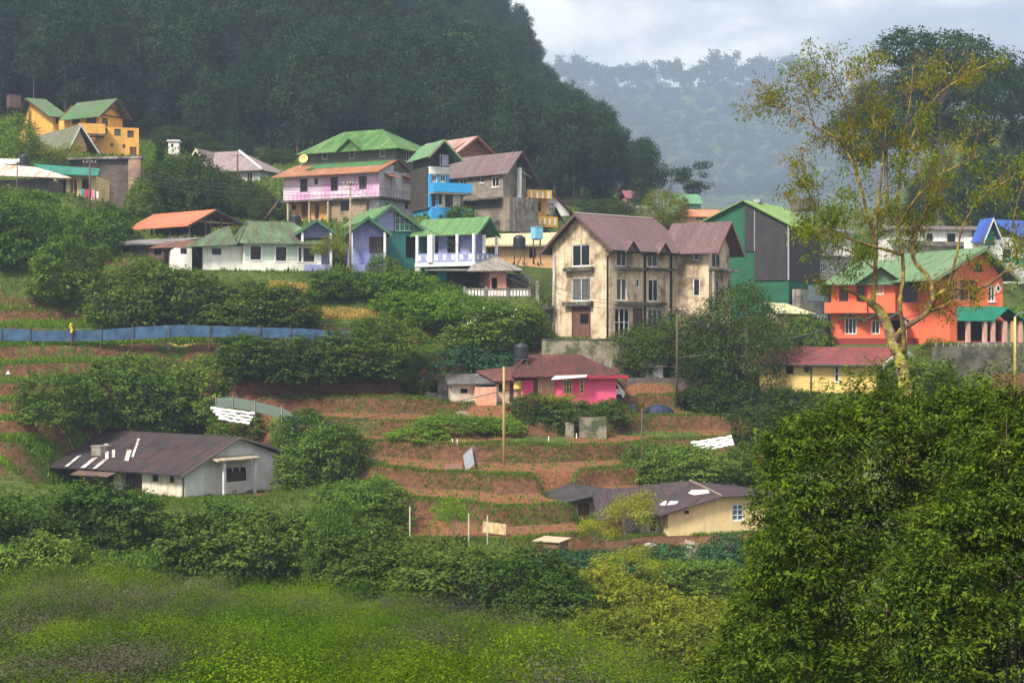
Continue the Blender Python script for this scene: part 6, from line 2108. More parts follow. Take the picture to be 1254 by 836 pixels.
def bush_lobes(w, h, n, rng, flat=0.0):
    L = []
    for k in range(n):
        a = rng.uniform(0, 2 * PI)
        q = math.sqrt(rng.random()) * .31
        z = rng.uniform(.30, .62) * (1 - flat)
        r = rng.uniform(.20, .32)
        L.append((math.cos(a) * q * w, math.sin(a) * q * w, z * h, r * w, r * w, min(r * 1.1 * h, (1.0 - z) * h)))
    L.append((0, 0, .38 * h, .36 * w, .36 * w, .5 * h))
    for k in range(6):
        a = k * PI / 3 + rng.uniform(-.3, .3)
        L.append((math.cos(a) * .33 * w, math.sin(a) * .33 * w, .2 * h, .2 * w, .2 * w, .26 * h))
    return L


def budded(lobes, n, rng, lo=.28, hi=.45, out=.82):
    """smaller lobes budding from the surface of the large ones"""
    L = []
    for l in lobes:
        L.append(tuple(l[:3]) + tuple(q * .86 for q in l[3:]))
        for k in range(n):
            d = rng.normal(size=3); d /= np.linalg.norm(d)
            if d[2] < -.3: d[2] = -d[2]
            r = rng.uniform(lo, hi)
            L.append((l[0] + d[0] * l[3] * out, l[1] + d[1] * l[4] * out, l[2] + d[2] * l[5] * out, l[3] * r, l[4] * r, l[5] * r))
    return L


def make_bush(seed, w, h, ncl, per, r, leaf, wid, nl=8, flat=0.0, mat='hedge', up=.55):
    rng = np.random.default_rng(seed)
    P, d = lobed(budded(bush_lobes(w, h, nl, rng, flat), 7, rng, .22, .42, .95), ncl, rng, zmin=.02, inner=.06)
    V, Fq, t = plumes(P, d, per, r * 3.0, r * .85, leaf, wid, rng)
    V[:, 2] = np.maximum(V[:, 2], .0)
    fo = np_mesh('foliage', V, Fq, FM[mat], t)
    m = MB()
    for k in range(5):
        a = rng.uniform(0, 2 * PI)
        e = Vector((math.cos(a) * w * .25, math.sin(a) * w * .25, h * .6))
        m.tube([Vector((e.x * .15, e.y * .15, -.4)), e * .5 + Vector((0, 0, .1)), e], [.05, .035, .015], 5)
    st = m.build('stems', BARK)
    return Proto('bush', [fo, st])


# protos are about 6 m wide and 5 m high and scaled near that size
BUSH = [make_bush(s, 6, 5, 700, 20, .30, .25, .125, nl) for s, nl in ((1, 9), (2, 7), (3, 11), (4, 6), (5, 9))]
LOW = [make_bush(s, 6, 2.6, 560, 18, .27, .23, .115, 9, .15) for s in (11, 12, 13)]
SMALL = [make_bush(s, 3, 2.2, 330, 13, .15, .19, .09, 7) for s in (21, 22, 23)]


def put_bush(x, yb, w, h, D=None, kind='mid', label=None, group=None, protos=None, name=None):
    """a bush whose foot is at pixel (x, yb) and whose outline is w by h pixels"""
    if D is None: D = depth_at(x, yb)
    s = D / FPX
    W, H = w * s, h * s
    if protos is None:
        protos = SMALL if W < 3.2 else (LOW if H / W < .55 else BUSH)
    p = protos[random.randrange(len(protos))]
    bw, bh = {id(SMALL): (3, 2.2), id(LOW): (6, 2.6), id(BUSH): (6, 5)}.get(id(protos), (6, 5))
    base = gp(x, D, -.15)
    base.z = min(base.z, (CY - yb) * s) if yb else base.z
    return p.place(base, W / bw * 1.06, H / bh * .97, random.uniform(0, 6.28), label, 'bush', group, [FM[kind], None], name or 'bush', W / bw * .9)


def row(items, kind, label, group, D=None, **kw):
    for it in items:
        x, yb, w, h = it[:4]
        put_bush(x, yb, w, h, it[4] if len(it) > 4 else D, kind, label, group, **kw)


# ---- the hedge across the valley bottom
row([(-20, 704, 150, 118, 95), (60, 706, 120, 112, 99), (130, 706, 150, 122, 97), (205, 712, 120, 100, 98), (255, 716, 150, 112, 96), (325, 722, 140, 112, 95), (372, 728, 110, 118, 97)],
    'hedge', 'tall dark bush in the hedge below the grey-roofed white house', 'bushes of the long hedge')
row([(40, 716, 140, 72, 92), (150, 708, 90, 46, 91)], 'mid', 'lower lighter bush at the left foot of the long hedge', 'light bushes at the hedge foot')
row([(455, 738, 130, 98, 90), (525, 742, 110, 88, 88), (585, 756, 150, 106, 85), (650, 772, 130, 108, 82), (690, 786, 110, 84, 80)],
    'hedge', 'rounded dark bush in the right half of the hedge, below the ploughed terraces', 'bushes of the right hedge')
row([(420, 735, 70, 150, 93), (402, 738, 60, 130, 91)], 'mid', 'tall feathery bush between the two halves of the hedge', 'feathery bushes in the hedge', protos=BUSH)
row([(445, 660, 110, 78, 114), (470, 640, 70, 60, 118), (385, 600, 100, 75, 132)], 'mid', 'green bush behind the middle of the hedge', 'bushes behind the hedge')
# ---- bushes between the lower white house and the fence
row([(70, 520, 100, 72), (15, 548, 90, 60, 147), (110, 540, 80, 66, 148), (150, 522, 110, 92), (200, 530, 100, 70), (238, 518, 100, 86), (290, 540, 80, 50), (178, 538, 110, 56, 148), (60, 545, 90, 56, 148)],
    'mid', 'leafy bush on the slope behind the grey-roofed house', 'bushes behind the grey-roofed house', D=None)
row([(378, 566, 84, 74), (408, 578, 84, 76), (352, 534, 60, 34, 146)], 'mid', 'leafy bush to the right of the grey roof', 'bushes right of the grey roof')
row([(330, 465, 110, 62), (385, 466, 110, 66), (440, 466, 110, 70), (300, 450, 80, 48)], 'hedge', 'dark bush in the row under the blue net fence', 'bushes under the blue net')
row([(165, 398, 110, 90), (225, 400, 120, 84), (290, 400, 120, 66), (350, 400, 90, 60)], 'hedge', 'large dark bush in the row below the white cottage', 'bushes below the white cottage')
row([(85, 368, 100, 84), (30, 325, 110, 90), (95, 308, 110, 58), (20, 284, 100, 50), (62, 282, 90, 40), (130, 292, 60, 46), (-20, 310, 90, 90)], 'mid', 'leafy bush on the slope below the teal-roofed cottage', 'bushes below the teal-roofed cottage')
row([(35, 258, 70, 32, 190), (8, 262, 60, 40, 189), (100, 270, 60, 24, 188)], 'bright', 'light green bush hugging the wall of the teal-roofed cottage', 'light bushes by the teal-roofed cottage')
# ---- around the periwinkle house
row([(405, 362, 60, 40, 166), (440, 364, 70, 38, 167), (480, 368, 90, 46, 168), (530, 376, 90, 48, 167), (470, 338, 50, 40, 170)], 'mid', 'garden bush in front of the periwinkle house', 'garden bushes of the periwinkle house')
row([(500, 392, 80, 52, 163), (555, 392, 80, 44, 162)], 'bright', 'light garden bush on the bank under the veranda', 'bank bushes under the veranda')
row([(600, 428, 110, 66, 160), (640, 415, 60, 46, 160)], 'mid', 'bush with white trumpet flowers left of the beige house', 'flowering bushes by the beige house')
row([(570, 462, 120, 48, 158), (615, 458, 80, 36, 157)], 'blue', 'blue-green creeper mound behind the concrete hut', 'creeper mounds')
row([(500, 400, 70, 36, 158), (460, 420, 70, 40, 156)], 'mid', 'bush at the end of the blue net fence', 'bushes at the net end')
# ---- centre and right
row([(658, 522, 70, 46, 143.5), (700, 528, 80, 44, 143), (745, 520, 60, 34, 145)], 'hedge', 'dark rounded bush on the bank in front of the hot pink cottage', 'bank bushes at the pink cottage')
row([(825, 582, 90, 56, 131), (870, 592, 100, 60, 129), (920, 590, 80, 60, 130), (795, 560, 70, 36, 134)], 'mid', 'leafy bush beside the white-covered field strip', 'bushes by the covered strip')
row([(930, 540, 70, 50), (900, 505, 90, 44, 152), (865, 500, 70, 40, 153), (960, 500, 90, 50, 144), (1000, 488, 80, 40, 141)], 'deep', 'dark bush below the big dark trees', 'dark bushes in the middle right')
row([(560, 528, 110, 26, 141), (510, 540, 90, 24, 139), (620, 530, 60, 24, 141)], 'bright', 'low bright creeper on the edge of the top ploughed terrace', 'creepers on the terrace edge')
row([(900, 690, 100, 40, 109), (850, 705, 110, 46, 107), (945, 700, 100, 60, 105)], 'blue', 'blue-green bush in front of the cream house', 'bushes in front of the cream house')
row([(700, 712, 90, 48, 101), (760, 716, 90, 50, 100)], 'blue', 'bluish shrub left of the leaning board', 'bluish shrubs by the saplings')
row([(730, 770, 100, 92, 84), (790, 790, 110, 100, 80), (850, 800, 120, 110, 74), (760, 815, 110, 80, 74), (840, 840, 130, 90, 64), (905, 810, 100, 120, 70)], 'olive', 'olive-yellow shrub right of the field', 'olive shrubs by the field')
row([(880, 748, 110, 66, 98), (825, 735, 100, 56, 97), (930, 760, 90, 70, 96)], 'mid', 'leafy bush between the cream house and the olive shrubs', 'bushes below the cream house')
row([(650, 812, 50, 44, 72), (700, 830, 60, 40, 68), (620, 836, 60, 30, 66)], 'yellow', 'small yellow-green shrub standing in the field', 'field shrubs')
row([(305, 828, 80, 28, 55), (510, 815, 80, 34, 60), (560, 800, 90, 30, 66)], 'hedge', 'dark low shrub standing in the field', 'dark field shrubs')
row([(1040, 470, 80, 40, 140), (1130, 462, 80, 56, 145), (1100, 478, 70, 40, 138), (1170, 480, 90, 40, 136), (1010, 420, 40, 18, 153)], 'mid', 'shrub in front of the orange house', 'shrubs in front of the orange house')
row([(1150, 425, 50, 40, 150)], 'olive', 'olive-green round shrub before the orange house door', None)
row([(985, 430, 70, 70, 160), (960, 440, 50, 50, 158)], 'mid', 'light leafy shrub left of the orange house', 'shrubs left of the orange house')
row([(175, 268, 50, 60, 209), (560, 310, 60, 66, 190), (650, 300, 60, 30, 190), (600, 300, 50, 30, 192)], 'mid', 'shrub between the upper houses', 'shrubs between the upper houses')
row([(185, 250, 40, 66, 218), (200, 225, 40, 40, 230)], 'bright', 'bright yellow-green shrub right of the stone pillar', 'bright shrubs by the pillar')
row([(365, 604, 36, 18, 131)], 'yellow', 'clipped yellow shrub at the right corner of the grey-roofed house', None)
row([(460, 585, 46, 44, 124), (465, 622, 50, 34, 117)], 'bright', 'light green young shrub at the left end of the terraces', 'light young shrubs')


# ================================================================== trees
def limb_tree(base, trunk, limbs=()):
    m = MB()
    m.tube(*trunk)
    for l in limbs: m.tube(*l)
    return m


def make_tree(seed, lobes, ncl, per, r, leaf, wid, trunk_h, trunk_r, mat, bark=BARK, name='tree', nlimb=6, up=.5, inner=.2, droop=.25):
    rng = np.random.default_rng(seed)
    P, d = lobed(lobes, ncl, rng, inner=inner)
    V, Fq, t = spray(P, d, per, r, leaf, wid, rng, up, droop)
    fo = np_mesh('crown', V, Fq, FM[mat], t)
    m = MB()
    m.tube([Vector((0, 0, -.8)), Vector((rng.normal() * .1, rng.normal() * .1, trunk_h * .5)), Vector((rng.normal() * .25, rng.normal() * .25, trunk_h))], [trunk_r * 1.2, trunk_r * .85, trunk_r * .4], 7)
    lob = sorted(lobes, key=lambda q: -q[3])[:nlimb]
    for q in lob:
        e = Vector(q[:3])
        s = Vector((0, 0, min(trunk_h * .8, max(trunk_h * .35, e.z - 2.5))))
        mid = (s + e) / 2 + Vector((0, 0, .3))
        m.tube([s, mid, e], [trunk_r * .45, trunk_r * .3, trunk_r * .12], 5)
    tr = m.build('trunk', bark)
    return Proto(name, [fo, tr])


def tall_lobes(rng, h, w, n, z0=.25):
    L = []
    for k in range(n):
        z = z0 + (1 - z0) * (k + .5) / n
        prof = math.sin(min(1, (z - z0) / (1 - z0) * .85 + .18) * PI) ** .7
        a = rng.uniform(0, 2 * PI)
        q = rng.uniform(.1, .30) * w * prof
        r = w * prof * rng.uniform(.24, .38) + .3
        L.append((math.cos(a) * q, math.sin(a) * q, z * h * .95, r, r, r * .85))
    return L


def gum_lobes(rng, h, w, n):
    """separate rounded puffs of leaf on bare limbs"""
    L = []
    for k in range(n):
        a = rng.uniform(0, 2 * PI)
        z = rng.uniform(.5, .97)
        q = rng.uniform(.12, .5) * w * (1.15 - .6 * abs(z - .7) * 2)
        r = rng.uniform(.10, .18) * w
        L.append((math.cos(a) * q, math.sin(a) * q, z * h, r * 1.2, r * 1.2, r * .75))
    return L


rg = np.random.default_rng(5)
FOREST = [make_tree(100 + k, budded(tall_lobes(rg, 17, 8.5, 9 + k % 3, .16 + .04 * (k % 3)), 4, rg), 900, 9, .40, .46, .23, 13, .22, 'forest', name='forest_tree', inner=.15) for k in range(5)]
GUMF = [make_tree(120 + k, gum_lobes(rg, 19, 10, 14), 420, 9, .42, .6, .3, 14, .2, 'forest', BARK, name='forest_tree', nlimb=9) for k in range(3)]
FARP = [make_tree(140 + k, gum_lobes(rg, 14, 9, 8) + [(0, 0, 9, 1.6, 1.6, 1.4)], 90, 6, .55, 1.1, .7, 11, .16, 'far', name='ridge_tree', nlimb=5) for k in range(4)]
GUM = [make_tree(160 + k, gum_lobes(rg, 24, 16, 17), 1900, 12, .42, .5, .22, 19, .38, 'gum', PALEBARK, name='eucalyptus_tree', nlimb=18) for k in range(2)]
ROUND = [make_tree(180 + k, tall_lobes(rg, 8, 7.5, 11, .2), 900, 12, .26, .3, .14, 5.5, .18, 'deep', name='leafy_tree') for k in range(3)]
DARKT = [make_tree(190 + k, tall_lobes(rg, 11, 8, 13, .22) + gum_lobes(rg, 11, 9, 7), 1300, 12, .28, .26, .12, 9, .22, 'deep', name='dark_tree', nlimb=10) for k in range(2)]
THIN = [make_tree(200 + k, gum_lobes(rg, 6, 5, 10), 330, 11, .24, .24, .08, 4.6, .06, 'yellow', PALEBARK, name='sapling', nlimb=10, inner=.35) for k in range(2)]


def conifer(seed):
    rng = np.random.default_rng(seed)
    n = 900
    z = rng.random(n) ** 1.25
    a = rng.random(n) * 2 * PI
    tier = np.round(z * 12) / 12
    q = (1 - z) * 2.1 * rng.uniform(.3, 1, n) + .08
    P = np.stack([np.cos(a) * q, np.sin(a) * q, .8 + tier * 8.2 + (1 - q / 2.3) * .4], -1)
    d = unit(np.stack([np.cos(a), np.sin(a), .3 + 0 * a], -1))
    V, Fq, t = spray(P, d, 9, .2, .3, .07, rng, .4, .3)
    fo = np_mesh('crown', V, Fq, FM['pine'], t)
    m = MB(); m.tube([(0, 0, -.6), (0, 0, 5), (0, 0, 9.2)], [.16, .1, .02], 6)
    return Proto('conifer', [fo, m.build('trunk', BARK)])


CON = [conifer(31), conifer(32)]


def put_tree(protos, x, yb, h_px, D, h0, label, group=None, kind=None, w=1.0, cat='tree', name=None):
    s = h_px * D / FPX / h0
    base = gp(x, D, -.1)
    if yb is not None:
        base.z = min(base.z, (CY - yb) * D / FPX)
    p = protos[random.randrange(len(protos))]
    return p.place(base, s * w, s, random.uniform(0, 6.28), label, cat, group, [FM[kind], None] if kind else None, name)


# ---- forested hill behind the village
def forest():
    cand = []
    rng = np.random.default_rng(3)
    for D in np.arange(284, 545, 7.6):
        x0 = -60
        stepx = 7.4 * FPX / D
        for x in np.arange(x0, 786, stepx):
            dd = D + rng.uniform(-3, 3)
            xx = x + rng.uniform(-.45, .45) * stepx
            cand.append((xx, dd))
    cand = np.array(cand)
    z = ground_full(cand[:, 0], cand[:, 1])[0]
    y = CY - z * FPX / cand[:, 1]
    hpx = 17 * FPX / cand[:, 1]
    slope_edge = np.interp(cand[:, 0], [-60, 560, 680, 720, 770, 800, 812], [600, 600, 540, 450, 420, 380, 350])
    ok = (y > -8) & (cand[:, 1] < slope_edge)
    # keep the fields at the forest's foot open
    ok &= ~((cand[:, 1] < 289) & (cand[:, 0] > 170) & (cand[:, 0] < 350) & (vnoise(cand[:, 0], cand[:, 1], 60, 2) > .35))
    # what lies behind the houses and ridges cannot be seen from anywhere near
    pts = [(a, b, c, d) for a, b, c, d, k in zip(cand[:, 0], cand[:, 1], z, y, ok) if k]
    # visible share of each tree: nearer trees and ground in the same columns hide it
    pts.sort(key=lambda q: q[1])
    top = np.full(1000, 900.0)
    keep = []
    for x, D, zz, yy in pts:
        h = random.uniform(15, 24) if x < 640 else (random.uniform(15, 20.5) if x < 745 else random.uniform(12, 15.5))
        half = int(4.2 * FPX / D)
        a, b = max(0, int(x) - half + 80), min(999, int(x) + half + 80)
        yt = yy - h * FPX / D
        vis = np.clip(top[a:b] - yt, 0, None).mean() if b > a else 0
        keep.append((vis, x, D, zz, h))
        mid = (a + b) // 2
        q = max(2, int(half * .55))
        top[max(0, mid - q):mid + q] = np.minimum(top[max(0, mid - q):mid + q], yt + 6)
    seen = [k for k in keep if k[0] > 3]
    seen.sort(key=lambda k: -k[0])
    for vis, x, D, zz, h in seen[:285]:
        pr = GUMF if (random.random() < .12 or (x > 755 and random.random() < .35)) else FOREST
        p = pr[random.randrange(len(pr))]
        s = h / (19 if pr is GUMF else 17)
        loc = Vector(((x - CX) * D / FPX, D, zz - .3))
        p.place(loc, s * random.uniform(.72, 1.02), s, random.uniform(0, 6.28), 'tall dark tree of the forest covering the hill behind the houses', 'tree', 'forest trees on the left hill', name='forest_tree')
    rest = seen[285:]
    return rest


REST = forest()
print('forest rest', len(REST))


def mass(name, spots, protos, mat, bark, label=None):
    """far trees that read as one mass: one mesh of many crowns and trunks"""
    P = []
    for (x, y, z, s, sw, a) in spots:
        fo = protos[random.randrange(len(protos))].kids[0].data
        V = np.empty(len(fo.vertices) * 3, np.float32); fo.vertices.foreach_get('co', V); V = V.reshape(-1, 3)
        T = np.empty(len(fo.polygons) * 4, np.float32); fo.attributes['tint'].data.foreach_get('color', T); T = T.reshape(-1, 4).copy()
        T[:, 0] = np.clip(T[:, 0] + random.uniform(-.25, .3), 0, 1)
        T[:, 1] = np.clip(T[:, 1] + random.uniform(-.2, .2), 0, 1)
        c, sn = math.cos(a), math.sin(a)
        W = np.stack([(V[:, 0] * c - V[:, 1] * sn) * sw + x, (V[:, 0] * sn + V[:, 1] * c) * sw + y, V[:, 2] * s + z], -1)
        P.append((W, np.arange(len(W)).reshape(-1, 4), T))
    V, Fq, T = merge(P)
    o = np_mesh(name, V, Fq, FM[mat], T)
    tag(o, label, 'forest', kind='stuff')
    return o


if REST:
    mass('forest', [((x - CX) * D / FPX, D, zz - .3, h / 17, h / 17, random.uniform(0, 6)) for v, x, D, zz, h in REST], FOREST, 'forest', BARK, 'dark forest trees high on the left hill')


def far_hill():
    rng = np.random.default_rng(8)
    spots, ridge = [], []
    for D in np.arange(2500, 3250, 34):
        st = 32.0 * FPX / D
        for x in np.arange(630, 1290, st):
            xx, dd = x + rng.uniform(-.5, .5) * st, D + rng.uniform(-10, 10)
            z = gz(xx, dd)
            h = rng.uniform(28, 48)
            spots.append(((xx - CX) * dd / FPX, dd, z - .5, h / 14, h / 14 * rng.uniform(.9, 1.4), rng.uniform(0, 6)))
    mass('far_forest', spots, FARP, 'far', BARK, 'hazy forest covering the far blue-grey hill')
    for x in np.arange(684, 1000, 5.2):
        D = 3230 + rng.uniform(-10, 30)
        xx = x + rng.uniform(-2.5, 2.5)
        h = rng.uniform(32, 62) * (1.15 if 860 < xx < 980 else 1)
        p = FARP[int(rng.integers(len(FARP)))]
        p.place(Vector(((xx - CX) * D / FPX, D, gz(xx, D) - .5)), h / 14 * rng.uniform(.7, 1.1), h / 14, rng.uniform(0, 6), 'thin umbrella-crowned tree on the skyline of the far hill', 'tree', 'skyline trees on the far hill', name='ridge_tree')


far_hill()

# ---- single trees
def top_tree(protos, x, ytop, D, h0, label, group=None, kind=None, w=1.0):
    yg = CY - gz(x, D) * FPX / D
    return put_tree(protos, x, None, yg - ytop, D, h0, label, group, kind, w)


top_tree(GUM, 1152, 34, 262, 24, 'tall eucalyptus with rounded dark puffs of leaf behind the slender tree', w=1.05)
top_tree(GUM, 1240, 75, 275, 24, 'slimmer tall eucalyptus at the right edge of the photo', w=.75)
top_tree(GUM, 1085, 85, 285, 24, 'lower eucalyptus left of the tallest one', w=1.0)
for x, D, y in ((1122, 250, 205), (1175, 245, 190), (1215, 240, 170), (1250, 236, 165), (1192, 300, 150), (1235, 310, 150), (1275, 280, 150), (1150, 310, 175), (1222, 262, 185), (1258, 255, 190)):
    top_tree(FOREST, x, y, D, 17, 'dark tree on the wooded slope at the right behind the white building', 'trees on the right slope', 'gum')
put_tree(DARKT, 915, 498, 162, 154, 11, 'large dark tree with a bare reddish trunk left of the yellow bungalow', None, w=.95)
put_tree(DARKT, 862, 492, 112, 157, 11, 'broad dark tree right of the utility pole below the beige house', None, w=1.05)
put_tree(ROUND, 782, 470, 74, 158, 8, 'rounded dark tree in front of the ground floor of the beige house', None, w=1.15)
put_tree(ROUND, 825, 470, 92, 160, 8, 'dark tree between the rounded tree and the utility pole', None, w=1.1)
put_tree(ROUND, 880, 470, 70, 158, 8, 'dark tree filling the gap under the beige wing', None, w=1.2)
put_tree(CON, 717, 275, 42, 250, 9, 'small pointed conifer above the ridge of the beige house', None, w=1.3)
for x, h, D in ((745, 34, 246), (765, 30, 245)):
    put_tree(ROUND, x, 276, h, D, 8, 'low rounded tree between the conifer and the larger round tree', 'low trees above the beige ridge', w=1.6)
put_tree(ROUND, 812, 276, 52, 240, 8, 'larger rounded tree above the right half of the beige roof', None, 'olive', w=1.15)
put_tree(GUMF, 848, 262, 72, 300, 19, 'lone open-crowned tree against the hazy hill', None, w=1.2)
put_tree(ROUND, 12, 215, 78, 212, 8, 'leafy tree at the left edge beside the yellow villa', None, 'mid', w=1.0)
put_tree(THIN, 72, 206, 62, 214, 6, 'thin airy tree in front of the mossy outbuilding', None, 'olive', w=1.4)
put_tree(THIN, 52, 206, 50, 212, 6, 'thin airy tree left of the mossy outbuilding', None, 'mid', w=1.4)
for x, yb, h, D, w in ((212, 262, 72, 214, 1.1), (232, 268, 80, 210, 1.1), (262, 262, 60, 214, 1.2), (285, 268, 52, 212, 1.2), (310, 272, 50, 210, 1.2), (330, 280, 42, 206, 1.1)):
    put_tree(ROUND, x, yb, h, D, 8, 'dark tree in the grove between the stone pillar and the lilac house', 'grove trees left of the lilac house', 'deep', w)
put_tree(CON, 196, 262, 78, 217, 9, 'dark conifer right of the stone pillar', None, w=1.1)
put_tree(CON, 284, 200, 60, 268, 9, 'grey-green conifer behind the mauve roof', None, w=1.0)
put_tree(FOREST, 300, 186, 40, 276, 17, 'small dark tree behind the mauve-roofed house', None)
for x, h in ((215, 34), (240, 30), (345, 22), (325, 20), (262, 24)):
    put_tree(ROUND, x, None, h, 268, 8, 'low tree at the foot of the forested hill', 'low trees at the forest foot', 'deep', w=1.5)
put_tree(THIN, 765, 655, 82, 110, 6, 'yellow-green sapling in front of the cream house', None, 'yellow', w=1.15)
put_tree(THIN, 730, 655, 50, 110, 6, 'shorter yellow-green sapling in front of the stone hut', None, 'yellow', w=1.2)
put_tree(THIN, 556, 655, 62, 109, 6, 'light green sapling beside the white fence posts', None, 'bright', w=1.0)
put_tree(THIN, 760, 735, 66, 95, 6, 'yellow-green sapling with a slanting trunk above the olive shrubs', None, 'yellow', w=1.5)
put_tree(THIN, 705, 740, 46, 92, 6, 'yellow sapling at the right end of the hedge', None, 'yellow', w=1.4)
put_tree(THIN, 400, 345, 62, 169, 6, 'thin flowering tree in front of the left periwinkle gable', None, 'olive', w=.9)
put_tree(THIN, 520, 352, 46, 168, 6, 'bright young tree below the veranda', None, 'bright', w=1.1)
put_tree(ROUND, 490, 352, 36, 169, 8, 'young leafy tree left of the veranda', None, 'mid', w=1.2)


def dead_tree(x, D, h_px, label):
    b = gp(x, D)
    h = h_px * D / FPX
    T = Thing('dead_tree', label, 'tree', b)
    m = T.mb()
    rng = random.Random(int(x))
    def br(p, d, l, r, k):
        q = p + d * l
        m.tube([p, (p + q) / 2 + Vector((rng.uniform(-.1, .1) * l, 0, 0)), q], [r, r * .8, r * .55], 5)
        if k:
            for s in range(2 + (k > 1)):
                e = (d + Vector((rng.uniform(-.7, .7), rng.uniform(-.5, .5), rng.uniform(.1, .5)))).normalized()
                br(q - d * l * rng.uniform(0, .4), e, l * .55, r * .5, k - 1)
    br(b - Vector((0, 0, .4)), Vector((.03, 0, 1)), h * .55, h * .03, 3)
    T.part(m, 'trunk', PALEBARK)


dead_tree(814, 290, 62, 'bare forked dead tree at the edge of the forest')
dead_tree(370, 205, 50, 'dead bare tree beside the green top storey of the lilac house')


# ---- drooping grass clump above the concrete hut
def reed_clump(x, yb, w, h, D, label, mat, n=900, name='tall_grass_clump'):
    rng = np.random.default_rng(int(x))
    s = D / FPX
    W, H = w * s, h * s
    base = gp(x, D, -.1)
    V, Fq, T = [], [], []
    k = 0
    for i in range(n):
        a = rng.random() * 2 * PI
        q = math.sqrt(rng.random()) * W * .22
        p = np.array([math.cos(a) * q, math.sin(a) * q, 0])
        d = np.array([math.cos(a) * rng.uniform(.1, .5), math.sin(a) * rng.uniform(.1, .5), 1.0])
        L = H * rng.uniform(.5, 1.15)
        wd = rng.uniform(.05, .11)
        side = np.array([-math.sin(a + rng.normal() * .6), math.cos(a + rng.normal() * .6), 0]) * wd
        pts = []
        for j in range(5):
            t = j / 4
            c = p + d * L * t * .8 + np.array([math.cos(a), math.sin(a), 0]) * W * .32 * t ** 2 * rng.uniform(.8, 1.2) - np.array([0, 0, 1]) * L * .42 * t ** 3
            pts.append((c - side * (1 - t * .9), c + side * (1 - t * .9)))
        col = [rng.random() * .8, rng.random(), 0, 1]
        for j in range(4):
            V += [pts[j][0], pts[j][1], pts[j + 1][1], pts[j + 1][0]]
            Fq.append([k, k + 1, k + 2, k + 3]); k += 4
            T.append(col)
    o = np_mesh(name, np.array(V), np.array(Fq), FM[mat], np.array(T))
    o.location = base
    tag(o, label, 'grass clump')
    return o


reed_clump(488, 468, 90, 92, 150, 'drooping clump of tall grass above the concrete hut', 'mid', 1100)
reed_clump(512, 455, 60, 66, 151, 'smaller arching grass clump right of the tall drooping one', 'olive', 500)
reed_clump(437, 720, 70, 118, 92, 'tall reedy clump in the gap of the hedge', 'mid', 1100)
reed_clump(675, 520, 60, 46, 144, 'shaggy grass clump in front of the hot pink cottage', 'olive', 500)


